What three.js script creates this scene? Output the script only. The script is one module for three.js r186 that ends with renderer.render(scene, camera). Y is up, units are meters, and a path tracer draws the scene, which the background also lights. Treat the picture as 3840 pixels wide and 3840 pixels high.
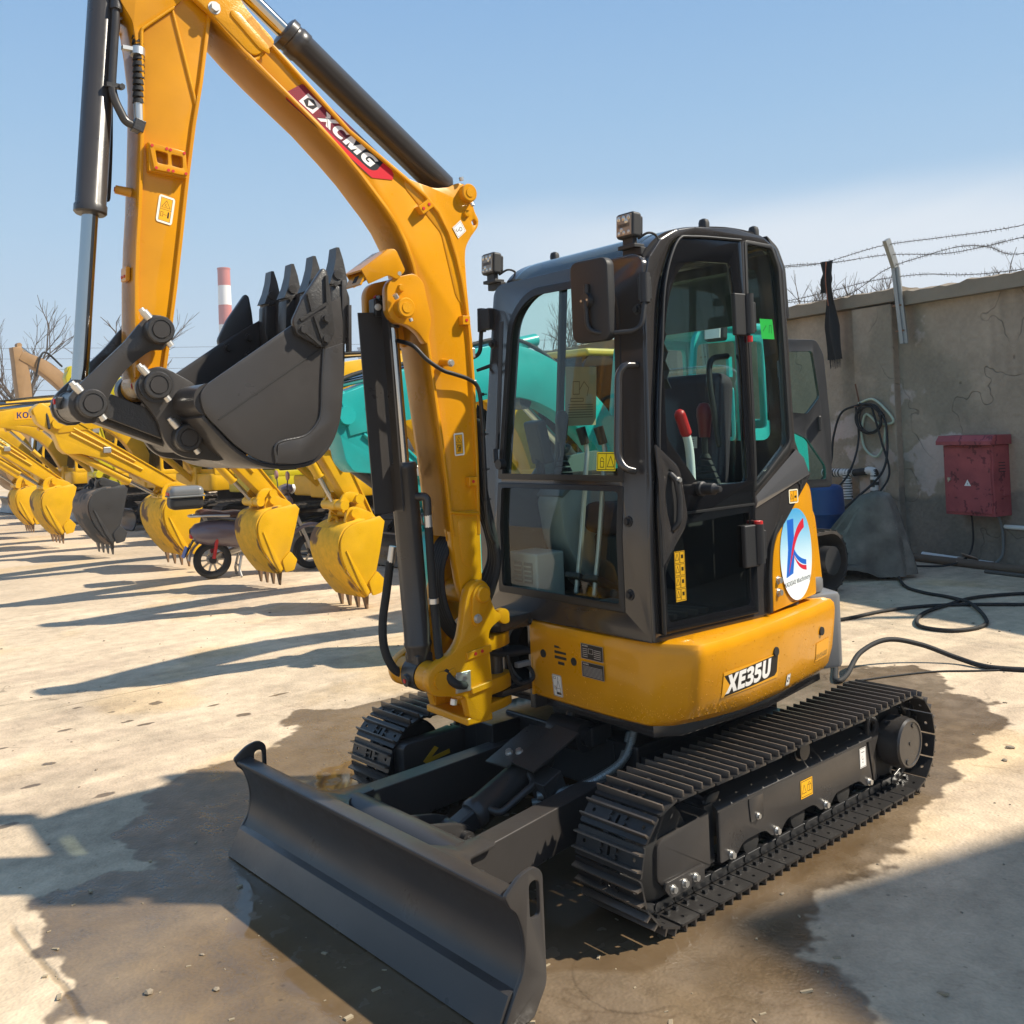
import * as THREE from 'three';
import { RoundedBoxGeometry } from 'three/addons/geometries/RoundedBoxGeometry.js';
import { mergeGeometries, toCreasedNormals } from 'three/addons/utils/BufferGeometryUtils.js';

// ---------- camera, sky, sun, exposure ----------
const scene = new THREE.Scene();
const camera = new THREE.PerspectiveCamera(55.48, 1, 0.05, 3000);
{
  const yaw = 2.29289, pitch = 0.01194, roll = -0.04086;
  const C = new THREE.Vector3(3.3012, 1.7158, -3.0035);
  const d = new THREE.Vector3(Math.cos(pitch) * Math.cos(yaw), Math.sin(pitch), Math.cos(pitch) * Math.sin(yaw));
  const r = new THREE.Vector3().crossVectors(d, new THREE.Vector3(0, 1, 0)).normalize();
  const u = new THREE.Vector3().crossVectors(r, d);
  camera.position.copy(C);
  camera.up.copy(u).multiplyScalar(Math.cos(roll)).addScaledVector(r, -Math.sin(roll));
  camera.lookAt(C.clone().add(d));
  camera.setViewOffset(1024, 1024, 0, 94.5, 1024, 1024);
}
const renderer = new THREE.WebGLRenderer({ antialias: true });
renderer.setSize(1024, 1024);
renderer.toneMapping = THREE.LinearToneMapping;
renderer.toneMappingExposure = 1.5;
renderer.shadowMap.enabled = true;

const SUN = new THREE.Vector3(-0.69, 1, -0.66).normalize();
const sun = new THREE.DirectionalLight(new THREE.Color(1, 0.915, 0.775), 5.0);
sun.position.copy(SUN).multiplyScalar(60);
sun.castShadow = true;
sun.shadow.mapSize.set(4096, 4096);
sun.shadow.camera.left = sun.shadow.camera.bottom = -30;
sun.shadow.camera.right = sun.shadow.camera.top = 30;
sun.shadow.camera.far = 160;
sun.shadow.radius = 1.8;
scene.add(sun, sun.target);

// value noise (seeded)
function hash2(x, y, s = 0) { let h = Math.imul(x | 0, 374761393) + Math.imul(y | 0, 668265263) + Math.imul(s | 0, 1274126177); h = Math.imul(h ^ (h >>> 13), 1274126177); return ((h ^ (h >>> 16)) >>> 0) / 4294967296; }
function vnoise(x, y, s = 0) {
  const xi = Math.floor(x), yi = Math.floor(y); let fx = x - xi, fy = y - yi;
  fx = fx * fx * (3 - 2 * fx); fy = fy * fy * (3 - 2 * fy);
  const a = hash2(xi, yi, s), b = hash2(xi + 1, yi, s), c = hash2(xi, yi + 1, s), d = hash2(xi + 1, yi + 1, s);
  return a + (b - a) * fx + (c - a) * fy + (a - b - c + d) * fx * fy;
}
function fbm(x, y, o = 4, s = 0) { let v = 0, a = 0.5, n = 0; for (let i = 0; i < o; i++) { v += a * vnoise(x, y, s + i * 17); n += a; a *= 0.5; x = x * 2.03 + 7.1; y = y * 2.03 + 3.7; } return v / n; }
function rng(seed) { let s = seed >>> 0; return () => { s = (s + 0x6D2B79F5) >>> 0; let t = Math.imul(s ^ (s >>> 15), 1 | s); t = (t + Math.imul(t ^ (t >>> 7), 61 | t)) ^ t; return ((t ^ (t >>> 14)) >>> 0) / 4294967296; }; }
const sstep = (a, b, x) => { const t = Math.min(1, Math.max(0, (x - a) / (b - a))); return t * t * (3 - 2 * t); };
const lerp = (a, b, t) => a + (b - a) * t;

{ // hazy spring sky: air and one thin low bank of cloud
  const W = 1024, H = 512, px = new Float32Array(W * H * 4);
  const stops = [[-0.2, [0.40, 0.43, 0.46]], [0, [0.455, 0.54, 0.615]], [0.10, [0.40, 0.51, 0.62]], [0.20, [0.315, 0.46, 0.615]], [0.30, [0.245, 0.40, 0.59]], [0.42, [0.185, 0.335, 0.555]], [0.75, [0.135, 0.255, 0.46]], [1, [0.12, 0.225, 0.43]]];
  for (let j = 0; j < H; j++) for (let i = 0; i < W; i++) {
    const el = Math.PI / 2 - (1 - (j + 0.5) / H) * Math.PI, az = ((i + 0.5) / W - 0.5) * 2 * Math.PI;
    const y = Math.sin(el); let k = 0; while (k < stops.length - 2 && y > stops[k + 1][0]) k++;
    const t = Math.min(1, Math.max(0, (y - stops[k][0]) / (stops[k + 1][0] - stops[k][0])));
    const c = [0, 1, 2].map(n => 0.90 * lerp(stops[k][1][n], stops[k + 1][1][n], t));
    // three.js equirect: u = atan2(dir.z, dir.x) / 2pi + 0.5
    const dx = Math.cos(az), dz = Math.sin(az);
    const n = fbm(dx * 2.4 + 5, dz * 2.4 + y * 9, 5, 3);
    const along = sstep(0.62, 0.98, -dx * 0.97 + dz * 0.22);
    const bank = sstep(0.235, 0.17, y - 0.09 * (n - 0.5)) * sstep(0.25, 0.6, n * 0.6 + along * 0.5) * along;
    const cl = [0.56, 0.595, 0.635];
    const o = (j * W + i) * 4;
    for (let q = 0; q < 3; q++) px[o + q] = lerp(c[q], cl[q], Math.min(1, bank * 0.9));
    px[o + 3] = 1;
  }
  const t = new THREE.DataTexture(px, W, H, THREE.RGBAFormat, THREE.FloatType);
  t.mapping = THREE.EquirectangularReflectionMapping; t.magFilter = t.minFilter = THREE.LinearFilter; t.wrapS = THREE.RepeatWrapping; t.needsUpdate = true;
  scene.background = t; scene.environment = t;
}

// ---------- helpers ----------
const V = (x, y, z) => new THREE.Vector3(x, y, z);
const AL = 0.0602;                                  // the upper structure is slewed 3.4 degrees
const flat = g => { const n = g.index ? g.toNonIndexed() : g; for (const k of Object.keys(n.attributes)) if (!['position', 'normal', 'uv'].includes(k)) n.deleteAttribute(k); return n; };
function metricUV(g) {
  const p = g.attributes.position, n = g.attributes.normal, uv = new Float32Array(p.count * 2);
  for (let i = 0; i < p.count; i += 3) {
    let ax = 0, ay = 0, az = 0;
    for (let k = 0; k < 3; k++) { ax += n.getX(i + k); ay += n.getY(i + k); az += n.getZ(i + k); }
    ax = Math.abs(ax); ay = Math.abs(ay); az = Math.abs(az);
    for (let k = 0; k < 3; k++) {
      const x = p.getX(i + k), y = p.getY(i + k), z = p.getZ(i + k), o = (i + k) * 2;
      if (ay >= ax && ay >= az) { uv[o] = x; uv[o + 1] = z; } else if (az >= ax) { uv[o] = x; uv[o + 1] = y; } else { uv[o] = z; uv[o + 1] = y; }
    }
  }
  g.setAttribute('uv', new THREE.BufferAttribute(uv, 2)); return g;
}
const mergeAll = gs => { gs = gs.flat(9).filter(Boolean).map(flat); gs.forEach(g => { if (!g.attributes.normal) g.computeVertexNormals(); if (!g.attributes.uv) g.setAttribute('uv', new THREE.BufferAttribute(new Float32Array(g.attributes.position.count * 2), 2)); }); return gs.length === 1 ? gs[0] : mergeGeometries(gs); };
function shade(o) { o.castShadow = o.receiveShadow = true; return o; }
const used = {};
const numbered = n => { const k = used[n] = (used[n] ?? -1) + 1; return k ? n + '_' + String(k).padStart(3, '0') : n; };
function M(name, geos, mat, parent, keepUV = false) {                   // merged mesh, a part or sub-part
  let g = mergeAll([geos]); if (!keepUV) g = metricUV(g);
  const m = shade(new THREE.Mesh(g, mat)); m.name = name; parent.add(m); return m;
}
function each(name, list, mat, parent) { return list.map(g => M(name, [g], mat, parent)); }  // one mesh per piece
function raw(name, geo, mat, parent) { const m = shade(new THREE.Mesh(geo, mat)); m.name = name; parent.add(m); return m; }
function tag(o, label, category, group, kind) { o.userData.label = label; if (category) o.userData.category = category; if (group) o.userData.group = group; if (kind) o.userData.kind = kind; return o; }
function thing(name, label, category, pos = [0, 0, 0], ry = 0, group) { const o = new THREE.Group(); o.name = numbered(name); o.position.set(...pos); o.rotation.y = ry; scene.add(o); return tag(o, label, category, group); }
function solo(name, geos, mat, label, category, group, pos = [0, 0, 0], ry = 0) { const m = M(numbered(name), geos, mat, scene); m.position.set(...pos); m.rotation.y = ry; return tag(m, label, category, group); }
function struct(name, geos, mat, keepUV) { const m = M(numbered(name), geos, mat, scene, keepUV); m.userData.kind = 'structure'; return m; }
function G(name, parent) { const g = new THREE.Group(); g.name = name; parent.add(g); return g; }

function box(w, h, d, x = 0, y = 0, z = 0, rx = 0, ry = 0, rz = 0, bev = 0) {
  const g = bev ? new RoundedBoxGeometry(w, h, d, 2, Math.min(bev, w * 0.49, h * 0.49, d * 0.49)) : new THREE.BoxGeometry(w, h, d);
  if (rx || ry || rz) g.applyMatrix4(new THREE.Matrix4().makeRotationFromEuler(new THREE.Euler(rx, ry, rz)));
  g.translate(x, y, z); return g;
}
const bx = (x0, x1, y0, y1, z0, z1, bev = 0) => box(x1 - x0, y1 - y0, z1 - z0, (x0 + x1) / 2, (y0 + y1) / 2, (z0 + z1) / 2, 0, 0, 0, bev);
const UP = V(0, 1, 0);
function cyl(a, b, r0, r1 = r0, seg = 20, open = false) {
  a = a.isVector3 ? a : V(...a); b = b.isVector3 ? b : V(...b);
  const L = a.distanceTo(b), g = new THREE.CylinderGeometry(r1, r0, L, seg, 1, open);
  g.applyQuaternion(new THREE.Quaternion().setFromUnitVectors(UP, b.clone().sub(a).normalize()));
  const m = a.clone().add(b).multiplyScalar(0.5); g.translate(m.x, m.y, m.z); return g;
}
// solid of revolution about the line a -> b; prof = [[radius, distance], ...]
function rev(a, b, prof, seg = 24) {
  a = V(...a); b = V(...b);
  const g = new THREE.LatheGeometry(prof.map(p => new THREE.Vector2(p[0], p[1])), seg);
  g.applyQuaternion(new THREE.Quaternion().setFromUnitVectors(UP, b.clone().sub(a).normalize())); g.translate(a.x, a.y, a.z);
  return toCreasedNormals(g, 0.7);
}
function bar(a, b, w, h, bev = 0) {                 // square bar from a to b (h roughly vertical)
  a = V(...a); b = V(...b); const L = a.distanceTo(b);
  const g = bev ? new RoundedBoxGeometry(L, h, w, 2, bev) : new THREE.BoxGeometry(L, h, w);
  const x = b.clone().sub(a).normalize(), z = new THREE.Vector3().crossVectors(x, Math.abs(x.y) > 0.98 ? V(0, 0, -1).cross(x).cross(x).negate() : UP).normalize(), y = new THREE.Vector3().crossVectors(z, x);
  g.applyMatrix4(new THREE.Matrix4().makeBasis(x, y, z)); const m = a.add(b).multiplyScalar(0.5); g.translate(m.x, m.y, m.z); return g;
}
function tube(pts, r, seg = 40, rad = 8, closed = false, tension = 0.5) {
  const c = new THREE.CatmullRomCurve3(pts.map(p => V(...p)), closed, 'catmullrom', tension);
  const g = new THREE.TubeGeometry(c, seg, r, rad, closed);
  if (closed) return g;
  const cap = (t) => { const p = c.getPoint(t); const s = new THREE.SphereGeometry(r * 1.0, rad, 4); s.translate(p.x, p.y, p.z); return s; };
  return mergeAll([g, cap(0), cap(1)]);
}
function pipe(pts, r, rb, rad = 10, seg = 6) {       // straight runs with rounded bends
  const path = new THREE.CurvePath(), P = pts.map(p => V(...p)); let last = P[0];
  for (let i = 1; i < P.length; i++) {
    if (i === P.length - 1) { path.add(new THREE.LineCurve3(last, P[i])); break; }
    const a = P[i].clone().sub(P[i - 1]), b = P[i + 1].clone().sub(P[i]);
    const k = Math.min(rb, a.length() * 0.48, b.length() * 0.48);
    const s = P[i].clone().addScaledVector(a.normalize(), -k), e = P[i].clone().addScaledVector(b.normalize(), k);
    path.add(new THREE.LineCurve3(last, s)); path.add(new THREE.QuadraticBezierCurve3(s, P[i], e)); last = e;
  }
  const out = []; path.curves.forEach((c, i) => { const n = c.isLineCurve3 ? 1 : seg; for (let k = 0; k < n; k++) out.push(c.getPoint(k / n)); }); out.push(P[P.length - 1]);
  // sweep with parallel frames
  const pos = [], idx = [], nor = []; let nrm = null;
  for (let i = 0; i < out.length; i++) {
    const t = out[Math.min(i + 1, out.length - 1)].clone().sub(out[Math.max(i - 1, 0)]).normalize();
    if (!nrm) nrm = Math.abs(t.y) < 0.9 ? V(0, 1, 0) : V(1, 0, 0);
    nrm = nrm.clone().addScaledVector(t, -nrm.dot(t)).normalize(); const bi = new THREE.Vector3().crossVectors(t, nrm);
    for (let k = 0; k < rad; k++) { const a = k / rad * Math.PI * 2, n = nrm.clone().multiplyScalar(Math.cos(a)).addScaledVector(bi, Math.sin(a)); nor.push(n.x, n.y, n.z); pos.push(out[i].x + n.x * r, out[i].y + n.y * r, out[i].z + n.z * r); }
  }
  for (let i = 0; i < out.length - 1; i++) for (let k = 0; k < rad; k++) { const a = i * rad + k, b = i * rad + (k + 1) % rad, c = a + rad, d = b + rad; idx.push(a, b, c, b, d, c); }
  const g = new THREE.BufferGeometry(); g.setAttribute('position', new THREE.Float32BufferAttribute(pos, 3)); g.setAttribute('normal', new THREE.Float32BufferAttribute(nor, 3)); g.setIndex(idx);
  const cap = p => { const s = new THREE.SphereGeometry(r, rad, 4); s.translate(p.x, p.y, p.z); return s; };
  return mergeAll([g, cap(P[0]), cap(P[P.length - 1])]);
}
const shp = pts => { const s = new THREE.Shape(); pts.forEach((p, i) => i ? s.lineTo(p[0], p[1]) : s.moveTo(p[0], p[1])); s.closePath(); return s; };
const circ = (x, y, r, n = 20, r2 = r) => Array.from({ length: n }, (_, i) => [x + r * Math.cos(i / n * 2 * Math.PI), y + r2 * Math.sin(i / n * 2 * Math.PI)]);
function rrect(x0, x1, y0, y1, r, n = 5) { const o = []; [[x1 - r, y1 - r, 0], [x0 + r, y1 - r, 1], [x0 + r, y0 + r, 2], [x1 - r, y0 + r, 3]].forEach(([cx, cy, q]) => { for (let i = 0; i <= n; i++) { const a = (q + i / n) * Math.PI / 2; o.push([cx + r * Math.cos(a), cy + r * Math.sin(a)]); } }); return o; }
// round the corners of a polygon; r may be one number or one per corner
function soft(pts, r, n = 4) {
  const o = [], N = pts.length;
  for (let i = 0; i < N; i++) {
    const p = pts[i], a = pts[(i + N - 1) % N], b = pts[(i + 1) % N], rr = Array.isArray(r) ? r[i] : r;
    const la = Math.hypot(a[0] - p[0], a[1] - p[1]), lb = Math.hypot(b[0] - p[0], b[1] - p[1]), k = Math.min(rr, la * 0.49, lb * 0.49);
    if (k < 1e-4) { o.push(p); continue; }
    const s = [p[0] + (a[0] - p[0]) / la * k, p[1] + (a[1] - p[1]) / la * k], e = [p[0] + (b[0] - p[0]) / lb * k, p[1] + (b[1] - p[1]) / lb * k];
    for (let j = 0; j <= n; j++) { const t = j / n; o.push([(1 - t) ** 2 * s[0] + 2 * t * (1 - t) * p[0] + t * t * e[0], (1 - t) ** 2 * s[1] + 2 * t * (1 - t) * p[1] + t * t * e[1]]); }
  }
  return o;
}
// spline through points (open), for outlines
function spl(pts, n = 24) { const c = new THREE.CatmullRomCurve3(pts.map(p => V(p[0], p[1], 0))); return c.getPoints(n).map(p => [p.x, p.y]); }
function extr(pts, z0, z1, bev = 0, holes = []) {   // outline in x,y; solid between z0 and z1
  const s = shp(pts); for (const h of holes) s.holes.push(shp(h));
  const d = z1 - z0 - 2 * bev;
  const g = new THREE.ExtrudeGeometry(s, { depth: Math.max(d, 1e-4), bevelEnabled: bev > 0, bevelThickness: bev, bevelSize: bev, bevelOffset: -bev, bevelSegments: 2, curveSegments: 8 });
  g.translate(0, 0, z0 + bev); return toCreasedNormals(g, 0.6);
}
function onAxis(g, axis) { // turn an x,y outline with depth z into another plane: 'y' = outline in x,z and depth y; 'x' = outline in z,y and depth x
  if (axis === 'y') g.applyMatrix4(new THREE.Matrix4().set(1, 0, 0, 0, 0, 0, 1, 0, 0, 1, 0, 0, 0, 0, 0, 1));
  if (axis === 'x') g.applyMatrix4(new THREE.Matrix4().set(0, 0, 1, 0, 0, 1, 0, 0, 1, 0, 0, 0, 0, 0, 0, 1));
  // both swap two axes: turn the faces round again
  const p = g.attributes.position.array, n = g.attributes.normal.array, u = g.attributes.uv.array;
  for (let i = 0; i < p.length; i += 9) for (let k = 0; k < 3; k++) { let t = p[i + 3 + k]; p[i + 3 + k] = p[i + 6 + k]; p[i + 6 + k] = t; t = n[i + 3 + k]; n[i + 3 + k] = n[i + 6 + k]; n[i + 6 + k] = t; }
  for (let i = 0; i < u.length; i += 6) for (let k = 0; k < 2; k++) { const t = u[i + 2 + k]; u[i + 2 + k] = u[i + 4 + k]; u[i + 4 + k] = t; }
  return g;
}
const extrY = (pts, y0, y1, bev, holes) => onAxis(extr(pts, y0, y1, bev, holes), 'y');   // pts = [x, z]
const extrX = (pts, x0, x1, bev, holes) => onAxis(extr(pts, x0, x1, bev, holes), 'x');   // pts = [z, y]
function offsetLine(line, d) { return line.map((p, i) => { const a = line[Math.max(i - 1, 0)], b = line[Math.min(i + 1, line.length - 1)], l = Math.hypot(b[0] - a[0], b[1] - a[1]); return [p[0] - (b[1] - a[1]) / l * d, p[1] + (b[0] - a[0]) / l * d]; }); }
const strip = (line, th, z0, z1, bev = 0) => extr([...line, ...offsetLine(line, th).reverse()], z0, z1, bev);
function hex(p, dir, r = 0.011, h = 0.009, washer = true) { // bolt head on a surface
  const a = V(...p), d = V(...dir).normalize(); const o = [];
  if (washer) o.push(cyl(a.clone().addScaledVector(d, -0.004), a.clone().addScaledVector(d, 0.0025), r * 1.35, r * 1.35, 14));
  o.push(cyl(a.clone(), a.clone().addScaledVector(d, h + 0.002), r, r, 6)); return o;
}

// ---------- textures ----------
const clampB = v => v < 0 ? 0 : v > 255 ? 255 : v;
function dataTex(w, h, fn, srgb, rep = true) {
  const px = new Uint8Array(w * h * 4); const o = [0, 0, 0];
  for (let j = 0; j < h; j++) for (let i = 0; i < w; i++) { fn(i, j, o); const k = (j * w + i) * 4; px[k] = clampB(o[0]); px[k + 1] = clampB(o[1]); px[k + 2] = clampB(o[2]); px[k + 3] = 255; }
  const t = new THREE.DataTexture(px, w, h); t.magFilter = THREE.LinearFilter; t.minFilter = THREE.LinearMipmapLinearFilter; t.generateMipmaps = true;
  if (rep) t.wrapS = t.wrapT = THREE.RepeatWrapping; if (srgb) t.colorSpace = THREE.SRGBColorSpace; t.needsUpdate = true; return t;
}
function tiled(w, fn, srgb) { return dataTex(w, w, fn, srgb); }
// tileable noise on a torus-like lattice
function tnoise(x, y, per, s) { const xi = Math.floor(x), yi = Math.floor(y); let fx = x - xi, fy = y - yi; fx = fx * fx * (3 - 2 * fx); fy = fy * fy * (3 - 2 * fy); const m = a => ((a % per) + per) % per; const a = hash2(m(xi), m(yi), s), b = hash2(m(xi + 1), m(yi), s), c = hash2(m(xi), m(yi + 1), s), d = hash2(m(xi + 1), m(yi + 1), s); return a + (b - a) * fx + (c - a) * fy + (a - b - c + d) * fx * fy; }
function tfbm(u, v, per, o, s) { let r = 0, a = 0.5, n = 0; for (let i = 0; i < o; i++) { r += a * tnoise(u * per, v * per, per, s + i * 13); n += a; a *= 0.55; per *= 2; } return r / n; }
const setRep = (t, k) => { t.repeat.set(k, k); return t; };
// faint orange peel and dust for painted metal (grain of a few millimetres, patches of a few decimetres)
const roughTex = setRep(tiled(256, (i, j, o) => { const u = i / 256, v = j / 256; const c = tfbm(u, v, 4, 5, 11), f = tfbm(u, v, 40, 2, 31); o[0] = o[1] = o[2] = 150 + 110 * (c - 0.5) + 40 * (f - 0.5); }), 1.6);
const peelTex = setRep(tiled(256, (i, j, o) => { const v = 255 * tfbm(i / 256, j / 256, 26, 3, 5); o[0] = o[1] = o[2] = v; }), 4);
const grainTex = setRep(tiled(256, (i, j, o) => { const v = 240 + 26 * (tfbm(i / 256, j / 256, 6, 6, 77) - 0.5); o[0] = o[1] = o[2] = v; }, true), 1.3);
const castTex = setRep(tiled(256, (i, j, o) => { const v = 255 * tfbm(i / 256, j / 256, 60, 2, 91); o[0] = o[1] = o[2] = v; }), 5);
const lin = (r, g, b) => new THREE.Color().setRGB(r, g, b);
const std = (c, rough, o = {}) => new THREE.MeshStandardMaterial({ color: Array.isArray(c) ? lin(...c) : c, roughness: rough, side: THREE.DoubleSide, ...o });
const phy = (c, rough, o = {}) => new THREE.MeshPhysicalMaterial({ color: Array.isArray(c) ? lin(...c) : c, roughness: rough, side: THREE.DoubleSide, ...o });
const MAT = {
  yellow: phy([0.74, 0.318, 0.004], 0.55, { roughnessMap: roughTex, map: grainTex, bumpMap: peelTex, bumpScale: 0.00004, clearcoat: 0.4, clearcoatRoughness: 0.05, specularIntensity: 0.5 }),
  yellowCast: phy([0.75, 0.335, 0.004], 0.6, { roughnessMap: roughTex, map: grainTex, bumpMap: castTex, bumpScale: 0.0007, clearcoat: 0.35, clearcoatRoughness: 0.15, specularIntensity: 0.5 }),
  grey: phy([0.052, 0.047, 0.044], 0.58, { roughnessMap: roughTex, map: grainTex, bumpMap: peelTex, bumpScale: 0.0001, clearcoat: 0.2, clearcoatRoughness: 0.2, specularIntensity: 0.8 }),
  greyCast: phy([0.042, 0.039, 0.037], 0.6, { roughnessMap: roughTex, map: grainTex, bumpMap: castTex, bumpScale: 0.0006, clearcoat: 0.15, clearcoatRoughness: 0.3 }),
  cabGrey: phy([0.040, 0.036, 0.034], 0.36, { roughnessMap: roughTex, map: grainTex, clearcoat: 0.5, clearcoatRoughness: 0.12 }),
  blackGloss: phy([0.006, 0.006, 0.007], 0.12, {}),
  blackPaint: phy([0.018, 0.018, 0.019], 0.6, { roughnessMap: roughTex, clearcoat: 0.3, clearcoatRoughness: 0.2 }),
  plastic: std([0.02, 0.02, 0.021], 0.55), rubber: std([0.016, 0.016, 0.016], 0.75), rubberWet: std([0.014, 0.014, 0.014], 0.5),
  track: std([1, 1, 1], 0.62, { vertexColors: true, roughnessMap: roughTex, map: grainTex, bumpMap: castTex, bumpScale: 0.0005, metalness: 0.15 }),
  dark: std([0.02, 0.019, 0.018], 0.7),
  chrome: std([0.50, 0.49, 0.47], 0.12, { metalness: 1 }), zinc: std([0.62, 0.61, 0.58], 0.38, { metalness: 0.85 }), steel: std([0.45, 0.44, 0.42], 0.45, { metalness: 0.8 }),
  spring: std([0.42, 0.46, 0.46], 0.35, { metalness: 0.7 }),
  glass: phy([0.80, 0.93, 0.89], 0.02, { transmission: 1, thickness: 0, ior: 1.5 }), glassDark: phy([0.09, 0.095, 0.095], 0.02, { transmission: 1, thickness: 0, ior: 1.5 }),
  red: std([0.55, 0.02, 0.02], 0.45), white: std([0.75, 0.75, 0.73], 0.5), greyLight: std([0.42, 0.44, 0.42], 0.55), greyMid: std([0.16, 0.17, 0.17], 0.6), navy: std([0.03, 0.035, 0.045], 0.6)
};
// flat print on a thin sheet: canvas texture on its own shape
const printMats = {};
function print(key, w, h, draw, o = {}) {
  if (printMats[key]) return printMats[key];
  const c = document.createElement('canvas'); c.width = w; c.height = h; const x = c.getContext('2d'); draw(x, w, h);
  const t = new THREE.CanvasTexture(c); t.colorSpace = THREE.SRGBColorSpace; t.anisotropy = 8;
  return printMats[key] = phy([1, 1, 1], 0.42, { map: t, ...o });
}
// sheet spanned by ux, uy from its lower left corner; outline (optional) in 0..1 coordinates
function sheet(name, org, ux, uy, mat, parent, outline = [[0, 0], [1, 0], [1, 1], [0, 1]], off = 0.002) {
  const O = V(...org), X = V(...ux), Y = V(...uy), N = new THREE.Vector3().crossVectors(X, Y).normalize();
  const g = new THREE.ShapeGeometry(shp(outline)); const p = g.attributes.position, uv = g.attributes.uv, n = g.attributes.normal;
  for (let i = 0; i < p.count; i++) { const a = p.getX(i), b = p.getY(i); uv.setXY(i, a, b); const q = O.clone().addScaledVector(X, a).addScaledVector(Y, b).addScaledVector(N, off); p.setXYZ(i, q.x, q.y, q.z); n.setXYZ(i, N.x, N.y, N.z); }
  return raw(name, g, mat, parent);
}
// ---------- ground ----------
const NX = -8.5, NZ = -4.3, NS = 12.288;
const wetPoly = [[0.13, 2.4], [0.3, 2.6], [0.58, 2.23], [0.73, 2.03], [0.83, 2.03], [1.23, 1.99], [1.41, 1.9], [1.55, 1.79], [1.74, 1.52], [1.82, 1.43], [1.82, 1.29], [1.77, 1.19], [1.88, 1.02], [2.02, 1.1], [2.1, 1.07], [2.23, 1.05], [2.26, 0.9], [2.25, 0.8], [2.32, 0.7], [2.36, 0.46], [2.37, 0.28], [2.4, 0.09], [2.45, -0.8], [2.2, -1.9], [1.4, -2.3], [0.9, -1.9], [0.75, -1.57], [0.66, -1.42], [0.54, -1.26], [0.42, -1.14], [0.28, -1.1], [-0.09, -1.1], [-0.59, -1.03], [-0.86, -0.99], [-1.3, -0.86], [-1.46, -0.82], [-1.7, -0.84], [-2.31, -0.7], [-2.54, -0.49], [-2.58, -0.25], [-2.7, -0.23], [-2.94, 0.03], [-3.07, 0.19], [-2.82, 0.54], [-2.65, 0.6], [-2.2, 1.5], [-1.2, 2.2]];
const puddles = [[[1.50, 0.86], [1.57, 0.87], [1.61, 0.65], [1.73, 0.42], [1.85, 0.2], [1.82, 0.06], [1.84, -0.27], [1.85, -0.6], [1.80, -1.0], [1.50, -1.0]], [[0.6, 1.54], [0.78, 1.49], [0.91, 1.33], [0.95, 1.0], [0.9, 0.82], [0.3, 0.82], [0.25, 1.2]], [[1.35, -0.55], [1.0, -0.95], [0.4, -0.98], [-0.2, -0.95], [-0.6, -0.9], [-0.5, 0.5], [1.3, 0.5]]];
function polyDist(poly, x, y) { // signed distance, positive inside
  let d = 1e9, ins = false;
  for (let i = 0, j = poly.length - 1; i < poly.length; j = i++) {
    const [xi, yi] = poly[i], [xj, yj] = poly[j]; const ex = xj - xi, ey = yj - yi; let t = ((x - xi) * ex + (y - yi) * ey) / (ex * ex + ey * ey); t = t < 0 ? 0 : t > 1 ? 1 : t;
    const a = x - xi - t * ex, b = y - yi - t * ey; d = Math.min(d, a * a + b * b); if ((yi > y) !== (yj > y) && x < (xj - xi) * (y - yi) / (yj - yi) + xi) ins = !ins;
  }
  d = Math.sqrt(d); return ins ? d : -d;
}
function field(n, fn) { const a = new Float32Array(n * n); for (let j = 0; j < n; j++) for (let i = 0; i < n; i++) a[j * n + i] = fn(NX + (i + 0.5) / n * NS, NZ + (j + 0.5) / n * NS); return (x, z) => { let u = (x - NX) / NS * n - 0.5, v = (z - NZ) / NS * n - 0.5; u = Math.max(0, Math.min(n - 1.001, u)); v = Math.max(0, Math.min(n - 1.001, v)); const i = u | 0, j = v | 0, fu = u - i, fv = v - j, o = j * n + i; return lerp(lerp(a[o], a[o + 1], fu), lerp(a[o + n], a[o + n + 1], fu), fv); }; }
const wetF = field(320, (x, z) => polyDist(wetPoly, x, z));
const pudF = field(320, (x, z) => Math.max(...puddles.map(p => polyDist(p, x, z))));
// small splashes outside the wet patch
const drops = []; { const r = rng(5); for (let i = 0; i < 26; i++) drops.push([0.4 + r() * 2.1, 1.2 + r() * 2.6, 0.02 + r() * 0.05, 0.4 + r() * 0.5]); drops.push([1.68, 1.98, 0.06, .5], [1.9, 2.4, 0.05, .5], [0.62, 3.1, 0.05, .4], [0.2, 3.0, 0.07, .3]); }
function wetness(x, z) {
  let d = wetF(x, z);
  const rag = (fbm(x * 5, z * 5, 4, 9) - 0.5) * 0.26 + (fbm(x * 22, z * 22, 2, 19) - 0.5) * 0.06;
  let w = sstep(-0.015, 0.025, d + rag);
  if (w < 1) for (const q of drops) { const dx = (x - q[0]), dz = (z - q[1]) / q[3]; if (dx * dx + dz * dz < q[2] * q[2] * 2) w = Math.max(w, sstep(q[2], q[2] * 0.75, Math.hypot(dx, dz) + (vnoise(x * 40, z * 40, 4) - 0.5) * 0.03)); }
  return w;
}
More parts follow.
